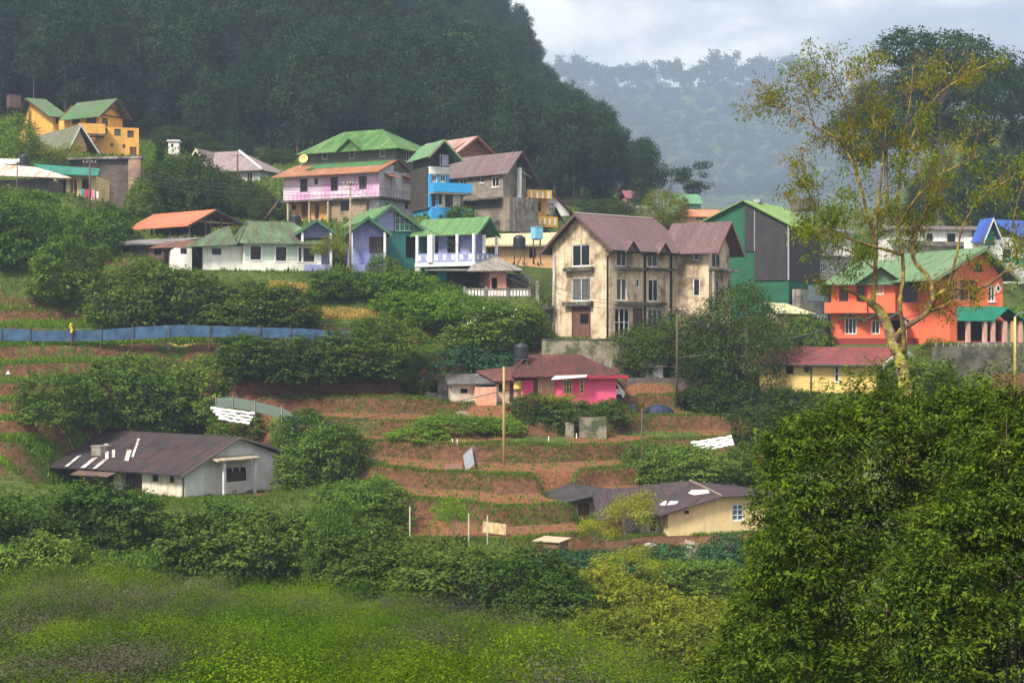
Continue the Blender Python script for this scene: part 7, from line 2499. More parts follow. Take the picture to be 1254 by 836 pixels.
# ---- the slender tree in front of the orange house
def slender_tree():
    D0 = 44.0
    base = at(1110, 560, D0)
    T = Thing('slender_tree', 'slender leaning tree with mossy yellow trunk and sparse orange-olive leaves', 'tree', base)
    bark, nt, b = new_mat('lichen_bark')
    tc = nd(nt, 'ShaderNodeTexCoord').outputs['Object']
    c = mixc(nt, ramp(nt, noise_n(nt, tc, 3, 6, .7), [(.42, 0), (.60, 1)]), (.10, .062, .035), (.30, .27, .03))
    c = mixc(nt, ramp(nt, noise_n(nt, tc, 7, 5, .7), [(.55, 0), (.7, .8)]), c, (.45, .40, .28))
    nt.links.new(c, b.inputs['Base Color']); b.inputs['Roughness'].default_value = .9
    bn = nd(nt, 'ShaderNodeBump'); bn.inputs['Strength'].default_value = .6; bn.inputs['Distance'].default_value = .05
    nt.links.new(noise_n(nt, tc, 12, 6), bn.inputs['Height']); nt.links.new(bn.outputs[0], b.inputs['Normal'])
    bark2, nt, b = new_mat('limb_bark')
    tc = nd(nt, 'ShaderNodeTexCoord').outputs['Object']
    c = mixc(nt, ramp(nt, noise_n(nt, tc, 2.2, 6, .7), [(.47, 0), (.6, 1)]), (.085, .05, .028), (.30, .22, .03))
    nt.links.new(c, b.inputs['Base Color']); b.inputs['Roughness'].default_value = .9
    rnd = random.Random(4)
    px = lambda r: r * D0 / FPX                       # pixels to metres at that distance
    def path(pts):
        """(x, y, dD) pixel points, smoothed"""
        P = [at(x, y, D0 + d) for x, y, d in pts]
        out = []
        for k in range(len(P) - 1):
            p0, p1, p2, p3 = P[max(k - 1, 0)], P[k], P[k + 1], P[min(k + 2, len(P) - 1)]
            for j in range(4):
                t = j / 4
                out.append(.5 * ((2 * p1) + (-p0 + p2) * t + (2 * p0 - 5 * p1 + 4 * p2 - p3) * t * t + (-p0 + 3 * p1 - 3 * p2 + p3) * t ** 3))
        out.append(P[-1])
        return out
    def rad(n, a, b_): return [px(a + (b_ - a) * (k / (n - 1)) ** .7) / 2 * rnd.uniform(.93, 1.07) for k in range(n)]
    trunk = path([(1112, 600, 0), (1110, 500, 0), (1108, 467, 0), (1102, 440, 0), (1094, 420, 0), (1086, 397, .1), (1077, 380, .2), (1065, 369, .2)])
    m = T.mb()
    m.tube(trunk, rad(len(trunk), 21, 10), 9)
    T.part(m, 'trunk', bark, smooth=True)
    limbs = [
        ([(1066, 370, .2), (1050, 361, .3), (1033, 353, .5)], 7.0, 3.0),
        ([(1068, 372, .2), (1071, 352, .2), (1072, 330, .1), (1072, 300, 0), (1074, 270, -.1), (1077, 235, -.2), (1082, 190, -.3), (1085, 150, -.3)], 7.8, 1.9),
        ([(1095, 424, 0), (1103, 405, -.2), (1118, 395, -.3), (1137, 381, -.4), (1146, 364, -.5), (1163, 354, -.6), (1200, 353, -.6), (1228, 335, -.5), (1246, 310, -.4), (1262, 285, -.3)], 8.6, 2.6),
        ([(1108, 432, -.1), (1106, 400, -.3), (1102, 374, -.4), (1106, 341, -.4), (1105, 310, -.3), (1101, 278, -.2), (1100, 240, 0), (1104, 207, .2), (1122, 156, .3), (1148, 117, .3), (1181, 94, .3), (1207, 80, .3)], 7.0, 1.5),
        ([(1138, 380, -.4), (1142, 360, -.2), (1136, 338, 0), (1121, 322, .2), (1118, 300, .4), (1128, 270, .5), (1145, 235, .6), (1160, 200, .7), (1188, 164, .8)], 7.8, 1.5),
        ([(1106, 312, -.3), (1085, 306, -.5), (1050, 296, -.8), (1020, 282, -1), (1004, 262, -1.1), (990, 235, -1.2), (972, 210, -1.2)], 4.7, 1.2),
        ([(1073, 300, 0), (1062, 262, .2), (1050, 215, .4), (1035, 182, .6), (1020, 167, .7), (997, 154, .8), (970, 135, .9), (950, 131, 1), (938, 129, 1.1)], 4.7, 1.0),
        ([(1050, 215, .4), (1046, 180, .2), (1040, 150, 0), (1030, 115, -.2), (1018, 88, -.3)], 3.1, 0.9),
        ([(1085, 190, -.3), (1070, 150, -.6), (1062, 110, -.8), (1052, 84, -.9)], 3.1, 0.9),
        ([(1104, 207, .2), (1108, 165, -.2), (1115, 120, -.4), (1118, 82, -.5)], 3.1, 0.9),
        ([(1101, 278, -.2), (1118, 248, -.8), (1140, 225, -1.2), (1168, 205, -1.5), (1200, 190, -1.7)], 3.9, 1.0),
        ([(1160, 356, -.6), (1172, 310, -1), (1178, 280, -1.2), (1195, 250, -1.4), (1218, 232, -1.5), (1240, 215, -1.6)], 3.9, 1.0),
        ([(1137, 381, -.4), (1160, 372, -.8), (1178, 352, -1.2), (1182, 320, -1.4)], 3.1, 1.0),
        ([(1072, 330, .1), (1045, 310, .6), (1025, 305, .9), (1008, 318, 1.2)], 3.1, 0.9),
        ([(1246, 310, -.4), (1240, 280, -.1), (1248, 240, .2), (1262, 205, .4)], 3.1, 1.0),
        ([(997, 154, .8), (988, 120, .6), (980, 98, .5)], 1.9, 0.8),
        ([(1228, 335, -.5), (1262, 320, -.8), (1290, 300, -1)], 3.1, 1.0),
        ([(1020, 282, -1), (1000, 285, -1.3), (985, 300, -1.5)], 1.9, 0.8),
    ]
    tips = []
    lm = T.mb()
    for pts, a, b_ in limbs:
        P = path(pts)
        lm.tube(P, rad(len(P), a, b_), 6)
        n = len(P)
        for k in range(n // 3, n):
            tips.append((P[k], (P[k] - P[k - 1]).normalized(), k / n))
    T.part(lm, 'limbs', bark2, smooth=True)
    tw = T.mb()
    leafp, leafd = [], []
    def twig(p, d, l, r, depth):
        n = 4
        Q = [p]
        dd = d.copy()
        for k in range(n):
            dd = (dd + Vector((rnd.gauss(0, .28), rnd.gauss(0, .28), rnd.gauss(.03, .2)))).normalized()
            Q.append(Q[-1] + dd * l / n)
        tw.tube(Q, [r * (1 - .75 * k / n) for k in range(n + 1)], 4, cap=False)
        if depth == 0:
            for k in range(2, n + 1):
                if rnd.random() < .8:
                    leafp.append(Q[k]); leafd.append(dd)
        else:
            for s in range(rnd.choice((2, 3, 3))):
                k = rnd.randint(1, n)
                e = (dd + Vector((rnd.gauss(0, .75), rnd.gauss(0, .75), rnd.gauss(.12, .5)))).normalized()
                twig(Q[k], e, l * rnd.uniform(.5, .75), r * .6, depth - 1)
    for p, d, t in tips:
        if rnd.random() < .9:
            e = (d * .5 + Vector((rnd.gauss(0, .7), rnd.gauss(0, .8), rnd.gauss(.25, .5)))).normalized()
            twig(p, e, rnd.uniform(.38, .92) * (.8 if p.x < at(985, 0, 44).x else 1), .009, 2)
    T.part(tw, 'twigs', plain('twig_bark', (.16, .09, .045), .9), smooth=True)
    rng = np.random.default_rng(6)
    Pn = np.array([tuple(p - base) for p in leafp])
    dn = np.array([tuple(d) for d in leafd])
    # bare stretches: whole twigs without leaves
    k = vnoise(Pn[:, 0] + Pn[:, 1], Pn[:, 2], .6, 21) > .36
    Pn, dn = Pn[k], dn[k]
    print('slender tips', len(Pn))
    n, per = len(Pn), 8
    o = rng.normal(size=(n, per, 3)) * np.array([.12, .12, .11])
    P = (Pn[:, None] + o).reshape(-1, 3)
    A = unit(rng.normal(size=(n * per, 3)) * .7 + np.array([0, 0, -.75]))
    N = unit(np.cross(A, rng.normal(size=(n * per, 3))))
    L = rng.uniform(.08, .18, n * per)
    V, Fq = leaf_quads(P, A, N, L, L * .24)
    t = np.zeros((n * per, 4)); t[:, 3] = 1
    zone = vnoise(Pn[:, 0] * 1.0 + Pn[:, 1], Pn[:, 2], .9, 31)
    t[:, 0] = np.clip(np.repeat(zone * 1.5 - .6, per) + rng.normal(size=n * per) * .2, 0, 1)
    t[:, 1] = rng.random(n * per)
    f = np_mesh('leaves', V, Fq, FM['grove'], t, T.root)


slender_tree()


# ---- the big shrubs at the near right
def near_shrub(seed, px, D, lobes_px, ncl, label, per=26, leaf=.092):
    """lobes_px: (x px, y px, depth offset m, radius px, vertical radius px)"""
    rng = np.random.default_rng(seed)
    s = D / FPX
    base = gp(px, D, -.3)
    lobes = []
    for x, y, dd, r, rv in lobes_px:
        c = at(x, y, D + dd) - base
        lobes.append((c.x, c.y, c.z, r * s * .8, r * s * .8, rv * s * .8))
    P, d = lobed(budded(lobes, 16, rng, .17, .34, 1.0), ncl, rng, inner=.06, keep=.9)
    gap = vnoise(P[:, 0] * .8 + P[:, 1] * .9 + seed, P[:, 2], .42, 51) * .65 + vnoise(P[:, 0] - P[:, 1], P[:, 2] + 3, .17, 52) * .35
    k = (P[:, 2] > 0) & (gap > .34)
    P, d = P[k], d[k]
    # young shoots standing up out of the top
    up_ = np.where((d[:, 2] > .45) & (rng.random(len(P)) < .09))[0]
    S = np.concatenate([P[up_] + (d[up_] * .35 + np.array([0, 0, 1.0])) * h_ for h_ in (.14, .28, .42)]) if len(up_) else P[:0]
    Sd = np.concatenate([unit(d[up_] * .4 + np.array([0, 0, .7]))] * 3) if len(up_) else d[:0]
    nsh = len(S)
    P, d = np.concatenate([S, P]), np.concatenate([Sd, d])
    # twigs reaching out beyond the mass
    m = rng.random(len(P)) < .10
    m[:nsh] = False
    P[m] += d[m] * rng.uniform(.05, .5, (m.sum(), 1)) ** 1.3 + np.array([0, 0, .06])
    V, Fq, t = plumes(P, d, per, .46, .115, leaf, leaf * .38, rng, .7, .45)
    T = Thing('near_shrub', label, 'shrub', base)
    np_mesh('foliage', V, Fq, FM['near'], t, T.root)
    mb = T.mb()
    for l in lobes:
        e = base + Vector(l[:3])
        st = base + Vector((l[0] * .25, l[1] * .25, -.3))
        mb.tube([st, (st + e) / 2 + Vector((.1, 0, .15)), e], [.03, .02, .008], 6)
    for i in range(0, len(P), 9):
        p = base + Vector(P[i]); q = p - Vector(d[i]) * .35 - Vector((0, 0, .12))
        mb.tube([q, p], [.009, .004], 4, cap=False)
    T.part(mb, 'stems', BARK)
    return T


near_shrub(41, 1060, 29, [(1050, 620, 0, 120, 120), (1000, 580, -.3, 75, 80), (1100, 560, .3, 110, 90), (985, 640, -.4, 70, 80), (1130, 515, .6, 55, 42), (1080, 530, .2, 60, 48), (1175, 520, .7, 58, 50), (1040, 545, .4, 55, 50),
                          (1000, 700, -.2, 95, 110), (1090, 720, 0, 130, 130), (965, 740, .2, 55, 90), (1010, 820, 0, 120, 120), (1180, 620, .6, 110, 120), (985, 545, .1, 35, 34)], 5200,
           'big leafy shrub with yellow-green tips at the right, under the slender tree')
near_shrub(42, 1230, 25, [(1230, 640, 0, 90, 100), (1190, 700, -.2, 90, 90), (1260, 720, 0, 100, 120), (1150, 770, -.2, 90, 90), (1240, 580, .4, 60, 80), (1225, 520, .8, 50, 50), (1260, 530, .6, 55, 60), (1210, 820, -.3, 130, 110)], 4300,
           'nearest shrub in the bottom right corner, lighter leaved', leaf=.085)
near_shrub(43, 950, 33, [(945, 785, 0, 60, 90), (915, 820, .2, 55, 60), (975, 830, 0, 90, 90), (900, 850, -.2, 60, 50), (950, 715, .2, 40, 50)], 2300,
           'dark leafy shrub left of the big right-hand shrub, beside the olive shrubs')
# ================================================================== ground cover
def ground_cover():
    """low bushy plants: many small mounds, leaves on each; taller greyish brush in drifts"""
    rng = np.random.default_rng(17)
    n = 6200
    D = 37 + 64 * rng.random(n) ** 1.1
    x = rng.uniform(-100, 920, n)
    edge = np.interp(x, [-90, 0, 200, 400, 600, 680, 740, 800, 860], [99, 98, 97, 95, 90, 85, 72, 52, 36])
    k = D < edge
    D, x = D[k], x[k]
    X = (x - CX) * D / FPX
    z = ground_full(x, D)[0]
    grey = vnoise(X, D * .6, 4.5, 42) * .65 + vnoise(X, D, 1.7, 43) * .35
    gm = grey > .66
    hue = np.clip(vnoise(X, D, 8, 44) * .7 + vnoise(X, D, 2.2, 45) * .5 + rng.normal(size=len(X)) * .16 - .15, 0, 1)

    big = rng.random(len(X)) < .12
    hue = np.where(big, np.clip(hue + rng.normal(size=len(X)) * .28, 0, 1), hue)
    low = ~big

    def cover(name, sel, per, r0, r1, hf, leaf, mat, label):
        cx, cy, cz, h0 = X[sel], D[sel], z[sel], hue[sel]
        m = len(cx)
        r = rng.uniform(r0, r1, m) * (.75 + .5 * rng.random(m))
        d = rng.normal(size=(m, per, 3)); d[..., 2] = np.abs(d[..., 2]) * 1.1
        d = unit(d)
        q = rng.uniform(.78, 1.08, (m, per, 1))
        P = np.stack([cx, cy, cz - .12], -1)[:, None] + d * q * np.stack([r, r, r * hf * rng.uniform(.7, 1.25, m)], -1)[:, None]
        dd = d.reshape(-1, 3)
        A = unit(dd * .6 + rng.normal(size=dd.shape) * .6 - np.array([0, 0, .15]))
        Nn = unit(dd * .7 + np.array([0, 0, .55]) + rng.normal(size=dd.shape) * .24)
        A = unit(A - Nn * (A * Nn).sum(-1, keepdims=True))
        L = leaf * rng.uniform(.6, 1.3, len(dd))
        V, Fq = leaf_quads(P.reshape(-1, 3), A, Nn, L, L * .45)
        t = np.zeros((len(dd), 4)); t[:, 3] = 1
        t[:, 0] = np.clip(np.repeat(h0, per) + rng.normal(size=len(dd)) * .06, 0, 1)
        t[:, 1] = np.clip(np.repeat(rng.random(m), per) * .75 + rng.random(len(dd)) * .22, 0, 1)
        tag(np_mesh(name, V, Fq, FM[mat], t), label, kind='stuff')
    cover('ground_cover', ~gm & low, 130, .6, 1.2, .24, .095, 'ground', 'bright green low ground cover over the field')
    cover('field_brush', ~gm & big, 900, .8, 2.0, .85, .10, 'ground', 'low rounded bushes scattered through the green field')
    cover('grey_brush', gm, 230, .7, 1.7, .80, .105, 'brush', 'greyish brush patches in the green field')


def blades(name, X, D, px, L, W, mat, label, per=5, rng=None):
    rng = rng or np.random.default_rng(len(X))
    z = ground_full(px, D)[0]
    P = np.repeat(np.stack([X, D, z - .03], -1), per, 0)
    n = len(P)
    P[:, :2] += rng.normal(size=(n, 2)) * .12
    A = unit(np.stack([rng.normal(size=n) * .45, rng.normal(size=n) * .45, np.ones(n)], -1))
    N = unit(np.cross(A, rng.normal(size=(n, 3))))
    Ls = L * rng.uniform(.5, 1.3, n)
    V, Fq = leaf_quads(P, A, N, Ls, Ls * W)
    t = np.zeros((n, 4)); t[:, 3] = 1; t[:, 0] = rng.random(n); t[:, 1] = rng.random(n)
    o = np_mesh(name, V, Fq, FM[mat], t)
    tag(o, label, kind='stuff')


def terrace_grass():
    rng = np.random.default_rng(23)
    n = 210000
    D = rng.uniform(104, 172, n); x = rng.uniform(-60, 990, n)
    z, f, w = ground_full(x, D)
    X = (x - CX) * D / FPX
    lip = (w > .4) & (f > .80)
    face = (w > .4) & (f >= .68) & (f < .86) & (vnoise(X, D, 4.5, 6) < .58) & (rng.random(n) < .85)
    green = (w > .4) & (f < .58) & (x < 290) & (D > 134) & (rng.random(n) < .8)
    base = (w <= .4) & (rng.random(n) < .5)
    k = lip | face | base
    blades('terrace_grass', X[k], D[k], x[k], .27, .2, 'grass', 'green grass fringing the terrace edges', 4, rng)
    # crops stand in rows
    rowk = green & (np.abs((D * 1.6) % 1.0 - .5) < .42)
    blades('terrace_crop', X[rowk], D[rowk], x[rowk], .5, .18, 'bright', 'rows of green crop on the left terraces', 5, rng)
    dryk = ((x > 330) & (x < 545) & (D > 156) & (D < 168)) & (vnoise(X, D * 3, 7, 5) > .45)
    blades('dry_grass', X[dryk], D[dryk], x[dryk], .5, .14, 'dry', 'straw-yellow dry grass on the bank below the periwinkle house', 6, rng)
    # sparse seedlings in the ploughed soil
    sk = (w > .4) & (f < .55) & (x > 320) & (rng.random(n) < .035)
    blades('soil_weeds', X[sk], D[sk], x[sk], .25, .4, 'bright', 'scattered green weeds in the ploughed red soil', 4, rng)
    n = 26000
    D = rng.uniform(172, 285, n); x = rng.uniform(-60, 1260, n)
    X = (x - CX) * D / FPX
    blades('slope_grass', X, D, x, .6, .3, 'grass', 'rough grass between the upper houses', 4, rng)


ground_cover(); terrace_grass()


# ================================================================== fence, poles and small things
def net_fence():
    pts = [(-60, 402, 416), (0, 402, 416), (60, 404.5, 417), (120, 404, 416), (170, 400, 414), (220, 397.5, 411), (300, 400, 412), (370, 402, 415), (410, 405, 417), (425, 403, 416), (434, 407, 417)]
    b = at(0, 416, 150)
    T = Thing('net_fence', 'long blue net fence on thin posts across the upper terraces', 'fence', b)
    m, nt, bs = new_mat('blue_shade_net')
    tc = nd(nt, 'ShaderNodeTexCoord').outputs['Object']
    c = mixc(nt, ramp(nt, noise_n(nt, tc, .9, 6, .7), [(.4, 0), (.6, 1)]), (.008, .034, .085), (.028, .08, .15))
    nt.links.new(c, bs.inputs['Base Color']); bs.inputs['Roughness'].default_value = .7
    mb = T.mb()
    P = []
    for k in range(len(pts) - 1):
        (x0, a0, b0), (x1, a1, b1) = pts[k], pts[k + 1]
        n = max(2, int((x1 - x0) / 6))
        for j in range(n):
            t = j / n
            x = x0 + (x1 - x0) * t
            w = .05 * math.sin(x * .13) + .03 * math.sin(x * .41)
            sag = .03 * math.sin(x * .38)
            P.append((at(x, a0 + (a1 - a0) * t, 150 + w) + Vector((0, 0, sag)), at(x, b0 + (b1 - b0) * t + 1, 150 + w * .4)))
    for (t0, b0), (t1, b1) in zip(P, P[1:]):
        th = Vector((0, .012, 0))
        mb.hexa([b0, b1, b1 + th, b0 + th, t0, t1, t1 + th, t0 + th])
    T.part(mb, 'net', m)
    for x in (0, 36, 87, 123, 162, 206, 256, 318, 355, 398, 428):
        mb = T.mb()
        g = at(x, 417, 149.85); tp = at(x + .6, 398 if x > 60 else 400, 149.85)
        mb.tube([g - Vector((0, 0, .8)), tp], .045, 5)
        T.part(mb, 'post', M['wood'])
    p = at(87, 408, 149.7)
    T2 = Thing('yellow_flag', 'bright yellow strip tied to a post of the blue net fence', 'flag', p)
    mb = T2.mb()
    for k in range(4):
        z0, z1 = .05 + k * .22, .05 + (k + 1) * .22
        w0, w1 = .04 * math.sin(k * 1.7), .04 * math.sin((k + 1) * 1.7)
        mb.hexa([p + Vector(q) for q in ((-.1 + w0, w0, z0), (.1 + w0, -w0, z0), (.1 + w0, -w0 + .02, z0), (-.1 + w0, w0 + .02, z0), (-.1 + w1, w1, z1), (.1 + w1, -w1, z1), (.1 + w1, -w1 + .02, z1), (-.1 + w1, w1 + .02, z1))])
    T2.part(mb, 'cloth', plain('yellow_cloth', (.75, .55, .02)))
    mb = T2.mb(); mb.tube([p - Vector((0, 0, .9)), p + Vector((0, 0, 1))], .03, 5); T2.part(mb, 'stick', M['wood'])


net_fence()


def pole(x, y0, y1, D, r, label, arms=0, mat=None, lamp=False, name='utility_pole'):
    b = at(x, y0, D); t = at(x, y1, D)
    T = Thing(name, label, 'pole', b)
    m = T.mb(); m.tube([b - Vector((0, 0, 1.2)), b * .5 + t * .5, t], [r * 1.15, r, r * .8], 8); T.part(m, 'post', mat or M['wood'], smooth=True)
    for k in range(arms):
        z = t.z - .3 - .5 * k
        c = Vector((t.x, t.y, z))
        m = T.mb(); m.hexa([c + Vector(q) for q in ((-.8, -.16, -.05), (.8, -.16, -.05), (.8, -.08, -.05), (-.8, -.08, -.05), (-.8, -.16, .05), (.8, -.16, .05), (.8, -.08, .05), (-.8, -.08, .05))]); ca = T.part(m, 'crossarm', M['wood'])
        for dx in (-.7, -.3, .3, .7):
            m = T.mb(); m.lathe(c + Vector((dx, -.12, .05)), [(.02, 0), (.05, .03), (.03, .07), (.05, .1), (.02, .15)], 8); T.part(m, 'insulator', M['white'], ca)
    if lamp:
        m = T.mb(); m.tube([t, t + Vector((.3, -.2, .35)), t + Vector((1.0, -.5, .4))], .035, 6); T.part(m, 'arm', M['metal'])
        m = T.mb(); c = t + Vector((1.0, -.5, .36)); m.hexa([c + Vector(q) for q in ((-.1, -.1, -.06), (.45, -.1, -.06), (.45, .1, -.06), (-.1, .1, -.06), (-.1, -.06, .04), (.4, -.06, .04), (.4, .06, .04), (-.1, .06, .04))]); T.part(m, 'lamp_head', M['metal'])
    return T


pole(617, 572, 449, 131, .11, 'pale wooden utility pole standing on the ploughed terraces', 0, plain('yellowish_pole', (.30, .22, .09)))
pole(786, 570, 500, 131, .06, 'thin bare stake beside the bush on the terrace right of the utility pole', 0, M['wood'], name='stake')
pole(429, 345, 222, 169, .12, 'wooden utility pole in front of the lilac and periwinkle houses', 1, plain('weathered_pole', (.25, .19, .13)))
pole(829, 475, 376, 152, .10, 'dark utility pole among the trees below the beige house', 1)
pole(110, 255, 196, 188, .12, 'dark utility pole in front of the stone retaining wall', 1)
pole(117, 268, 224, 187, .09, 'short dark pole beside the taller one at the stone wall', 0)
pole(291, 222, 188, 240, .13, 'dark pole in front of the mauve-roofed house', 1)
pole(1243, 470, 388, 138, .12, 'slim yellowish street lamp pole at the right edge', 0, plain('yellow_pole', (.45, .33, .08)), True, name='street_lamp')
pole(21, 262, 196, 189, .08, 'thin pole in front of the rust-roofed shed', 0)


def cable(pts, label, r=.025, sag=.5, group=None, name='overhead_cable'):
    P = [at(*p) for p in pts]
    out = []
    for a, b in zip(P, P[1:]):
        n = 14
        for k in range(n):
            t = k / n
            out.append(a.lerp(b, t) - Vector((0, 0, sag * 4 * t * (1 - t) * min(1, (b - a).length / 20))))
    out.append(P[-1])
    m = MB(out[0])
    m.tube(out, r, 5)
    o = m.build(name, M['black'])
    tag(o, label, 'cable', group)


cable([(370, 522, 128), (617, 478, 130.8), (829, 440, 151.8)], 'black cable running from the left past the pale wooden utility pole', .028, .35)
cable([(829, 438, 151.8), (1010, 403, 150), (1254, 350, 120), (1300, 338, 118)], 'black cable rising to the right in front of the orange house', .028, .5)
for k, (y0, y1) in enumerate(((377, 425), (379, 432), (381, 438), (383, 446), (380, 429))):
    cable([(829 + k - 2, y0, 151.8), (1005, y1 + 12, 150)], 'thin wire of the bundle from the dark utility pole towards the yellow bungalow', .022, .6, 'wires from the dark pole')
for k, (y0, y1) in enumerate(((198, 225), (200, 231), (203, 238), (207, 246))):
    cable([(110, y0, 187.8), (429, y1, 168.8)], 'thin wire strung between the left pole and the pole by the lilac house', .026, 1.2, 'wires above the grove')
for k, (y0, y1) in enumerate(((224, 392), (227, 385), (231, 400))):
    cable([(429, y0, 168.8), (690, y1 - 30, 152), (829, 376 + k * 2, 151.8)], 'thin wire crossing in front of the periwinkle and beige houses', .02, .6, 'wires before the beige house')


def strips(x0, x1, y0, y1, D, n, slope, label):
    b = at(x0, y1, D)
    T = Thing('field_cover', label, 'field cover', b)
    for k in range(n):
        m = T.mb()
        ya = y0 + (y1 - y0) * k / (n - 1)
        a = at(x0 + k * (x1 - x0) * .06, ya, D - k * .5); c = at(x1 - (n - 1 - k) * (x1 - x0) * .05 * (slope < 0) - k * 2, ya + slope, D - k * .5)
        q = 14
        rr = random.Random(k)
        pts = [a.lerp(c, j / q) + Vector((0, 0, rr.uniform(-.05, .07))) for j in range(q + 1)]
        m.tube(pts, [.13 * rr.uniform(.75, 1.15) for _ in pts], 7)
        T.part(m, 'white_roll', plain('white_sheeting', (.72, .71, .68), .6, 0, .1), smooth=True)


strips(846, 905, 543, 552, 134, 4, -8, 'rows of white plastic sheeting on the terrace above the cream house')
strips(258, 312, 500, 512, 140, 4, 7, 'white plastic rolls laid on the slope above the grey-roofed house')


def small_things():
    # green net screen above the white rolls
    b = at(268, 500, 142)
    T = Thing('net_screen', 'low green-grey net screen above the white plastic rolls', 'net screen', b)
    m = T.mb()
    pts = [(264, 487), (285, 486), (312, 491), (345, 499), (366, 510)]
    for (x0, y0), (x1, y1) in zip(pts, pts[1:]):
        a, c = at(x0, y0, 141), at(x1, y1, 141)
        th = Vector((0, .02, 0)); dn = Vector((0, 0, -.9))
        m.hexa([a + dn, c + dn, c + dn + th, a + dn + th, a, c, c + th, a + th])
    T.part(m, 'net', plain('green_grey_net', (.11, .15, .12)))
    for x, y in pts:
        m = T.mb(); a = at(x, y - 2, 140.95); m.tube([a, a - Vector((0, 0, 1.6))], .035, 5); T.part(m, 'post', M['palewood'])
    # leaning corrugated sheets
    def sheet(x, yb, w, h, D, lean, tilt, mat, name, label):
        b = gp(x, D)
        X = Vector((math.cos(tilt), math.sin(tilt) * .3, math.sin(tilt))).normalized()
        Y = Vector((-.3 * math.sin(tilt), lean, 1)).normalized()
        m = MB(b)
        n = 12
        nrm = X.cross(Y).normalized()
        q = lambda i, j, d: b + X * (w * (i / n - .5)) + Y * (h * j) + nrm * (.03 * math.sin(i * PI) + (.025 if i % 2 else 0) + d) + Vector((0, 0, .1))
        for i in range(n):
            m.hexa([q(i, 0, 0), q(i + 1, 0, 0), q(i + 1, 0, .015), q(i, 0, .015), q(i, 1, 0), q(i + 1, 1, 0), q(i + 1, 1, .015), q(i, 1, .015)])
        o = m.build(name, mat); tag(o, label, 'sheet')
    sheet(576, 574, .95, 1.5, 128.5, .6, .75, plain('grey_tin', (.2, .21, .23), .45, .4), 'metal_sheet', 'grey corrugated sheet leaning on the terrace bank')
    sheet(584, 574, .35, 1.9, 129, .5, .8, M['wood'], 'plank', 'dark plank leaning behind the corrugated sheet')
    sheet(556, 574, 1.3, .5, 128.2, .4, .05, plain('rust_tin', (.16, .08, .06)), 'rusty_sheet', 'low rusty sheet beside the leaning corrugated one')
    sheet(846, 685, .9, 1.3, 108, .5, -.3, planks('grey_pallet', (.3, .24, .2)), 'board', 'weathered board leaning on the bank in front of the cream house')
    sheet(606, 652, 1.7, .8, 111, .5, -.12, planks('bamboo_hurdle', (.38, .27, .13), .5), 'hurdle', 'woven hurdle lying behind the white fence posts')
    # brown box shed by the hedge
    F = Fr(684, 684, 104, 60)
    T = Thing('box_shed', 'small brown box-like shed at the end of the hedge', 'shed', F.o)
    L = F.sv(656)
    h = F.hy(663)
    block(T, F, (0, 1.3), (0, L), (-.6, h), planks('box_boards', (.16, .08, .055)))
    m = T.mb(); m.slab([F.P(-.15, -.15, h), F.P(-.15, L + .15, h), F.P(1.5, L + .15, h + .12), F.P(1.5, -.15, h + .12)], .06); T.part(m, 'roof', plain('tan_lid', (.35, .26, .17)))
    # white fence posts
    for k, (x, y0, y1) in enumerate(((502, 650, 620), (574, 655, 629), (597, 656, 631))):
        D = 108
        b = at(x, y0, D); t = at(x, y1, D)
        m = MB(b); m.tube([b - Vector((0, 0, .8)), t], [.055, .05], 7); o = m.build('fence_post', M['palepost']); tag(o, ('white fence post at the edge of the bushes, leftmost of three', 'white fence post beside the light green sapling', 'white fence post in front of the woven hurdle')[k], 'post')
    for k, x in enumerate((526, 535, 620)):
        b = gp(x, 109); m = MB(b); m.tube([b - Vector((0, 0, .4)), b + Vector((.04, 0, 1.4))], .045, 6); o = m.build('wooden_stake', M['wood']); tag(o, 'thin dark wooden stake near the white fence posts', 'stake', 'stakes by the white posts')
    # heap under tarpaulin, rubbish, green sack
    def heap(x, D, w, h, mat, name, label, cat):
        b = gp(x, D, -.05)
        rng = random.Random(int(x))
        m = MB(b)
        rings = []
        n = 14
        for j in range(5):
            t = j / 4
            rings.append([b + Vector((math.cos(2 * PI * i / n) * w / 2 * (1 - t ** 1.6) * rng.uniform(.85, 1.12), math.sin(2 * PI * i / n) * w * .35 * (1 - t ** 1.6), h * (1 - (1 - t) ** 1.8) * rng.uniform(.9, 1.05))) for i in range(n)])
        for A, B in zip(rings, rings[1:]):
            for i in range(n):
                m.poly([A[i], A[(i + 1) % n], B[(i + 1) % n], B[i]])
        o = m.build(name, mat, smooth=True); tag(o, label, cat)
    heap(806, 150, 2.7, .8, plain('navy_tarp', (.008, .022, .045), .6), 'covered_heap', 'heap under a dark blue tarpaulin below the trees right of the pink cottage', 'heap')
    heap(774, 151, .9, .8, plain('slate_tarp', (.06, .09, .12), .5), 'small_heap', 'small slate-blue covered heap beside the white van', 'heap')
    heap(813, 112, .8, .7, plain('green_sack', (.03, .35, .1), .5), 'green_sack', 'bright green sack at the corner of the cream house', 'sack')
    heap(796, 113.5, 1.0, .22, plain('pale_rubbish', (.42, .38, .33)), 'rubbish_heap', 'pale rubbish heap left of the green sack', 'heap')
    heap(566, 144, 1.6, .5, plain('brown_rubble', (.16, .12, .09)), 'stone_heap', 'heap of stones in front of the patched shed', 'heap')
    # white trumpet flowers on the bush by the beige house
    T = Thing('trumpet_flowers', 'small white trumpet flowers hanging on the bush left of the beige house', 'flowers', at(600, 400, 157.5))
    m = T.mb()
    rng = random.Random(3)
    for k in range(15):
        p = at(rng.uniform(572, 640), rng.uniform(375, 398), 157.6 - rng.random())
        m.lathe(p, [(.075, -.2), (.035, -.1), (.02, 0)], 6)
    T.part(m, 'flower', M['white'])
    # retaining patch on the bank before the pink cottage
    F = Fr(693, 531, 139.5, 5)
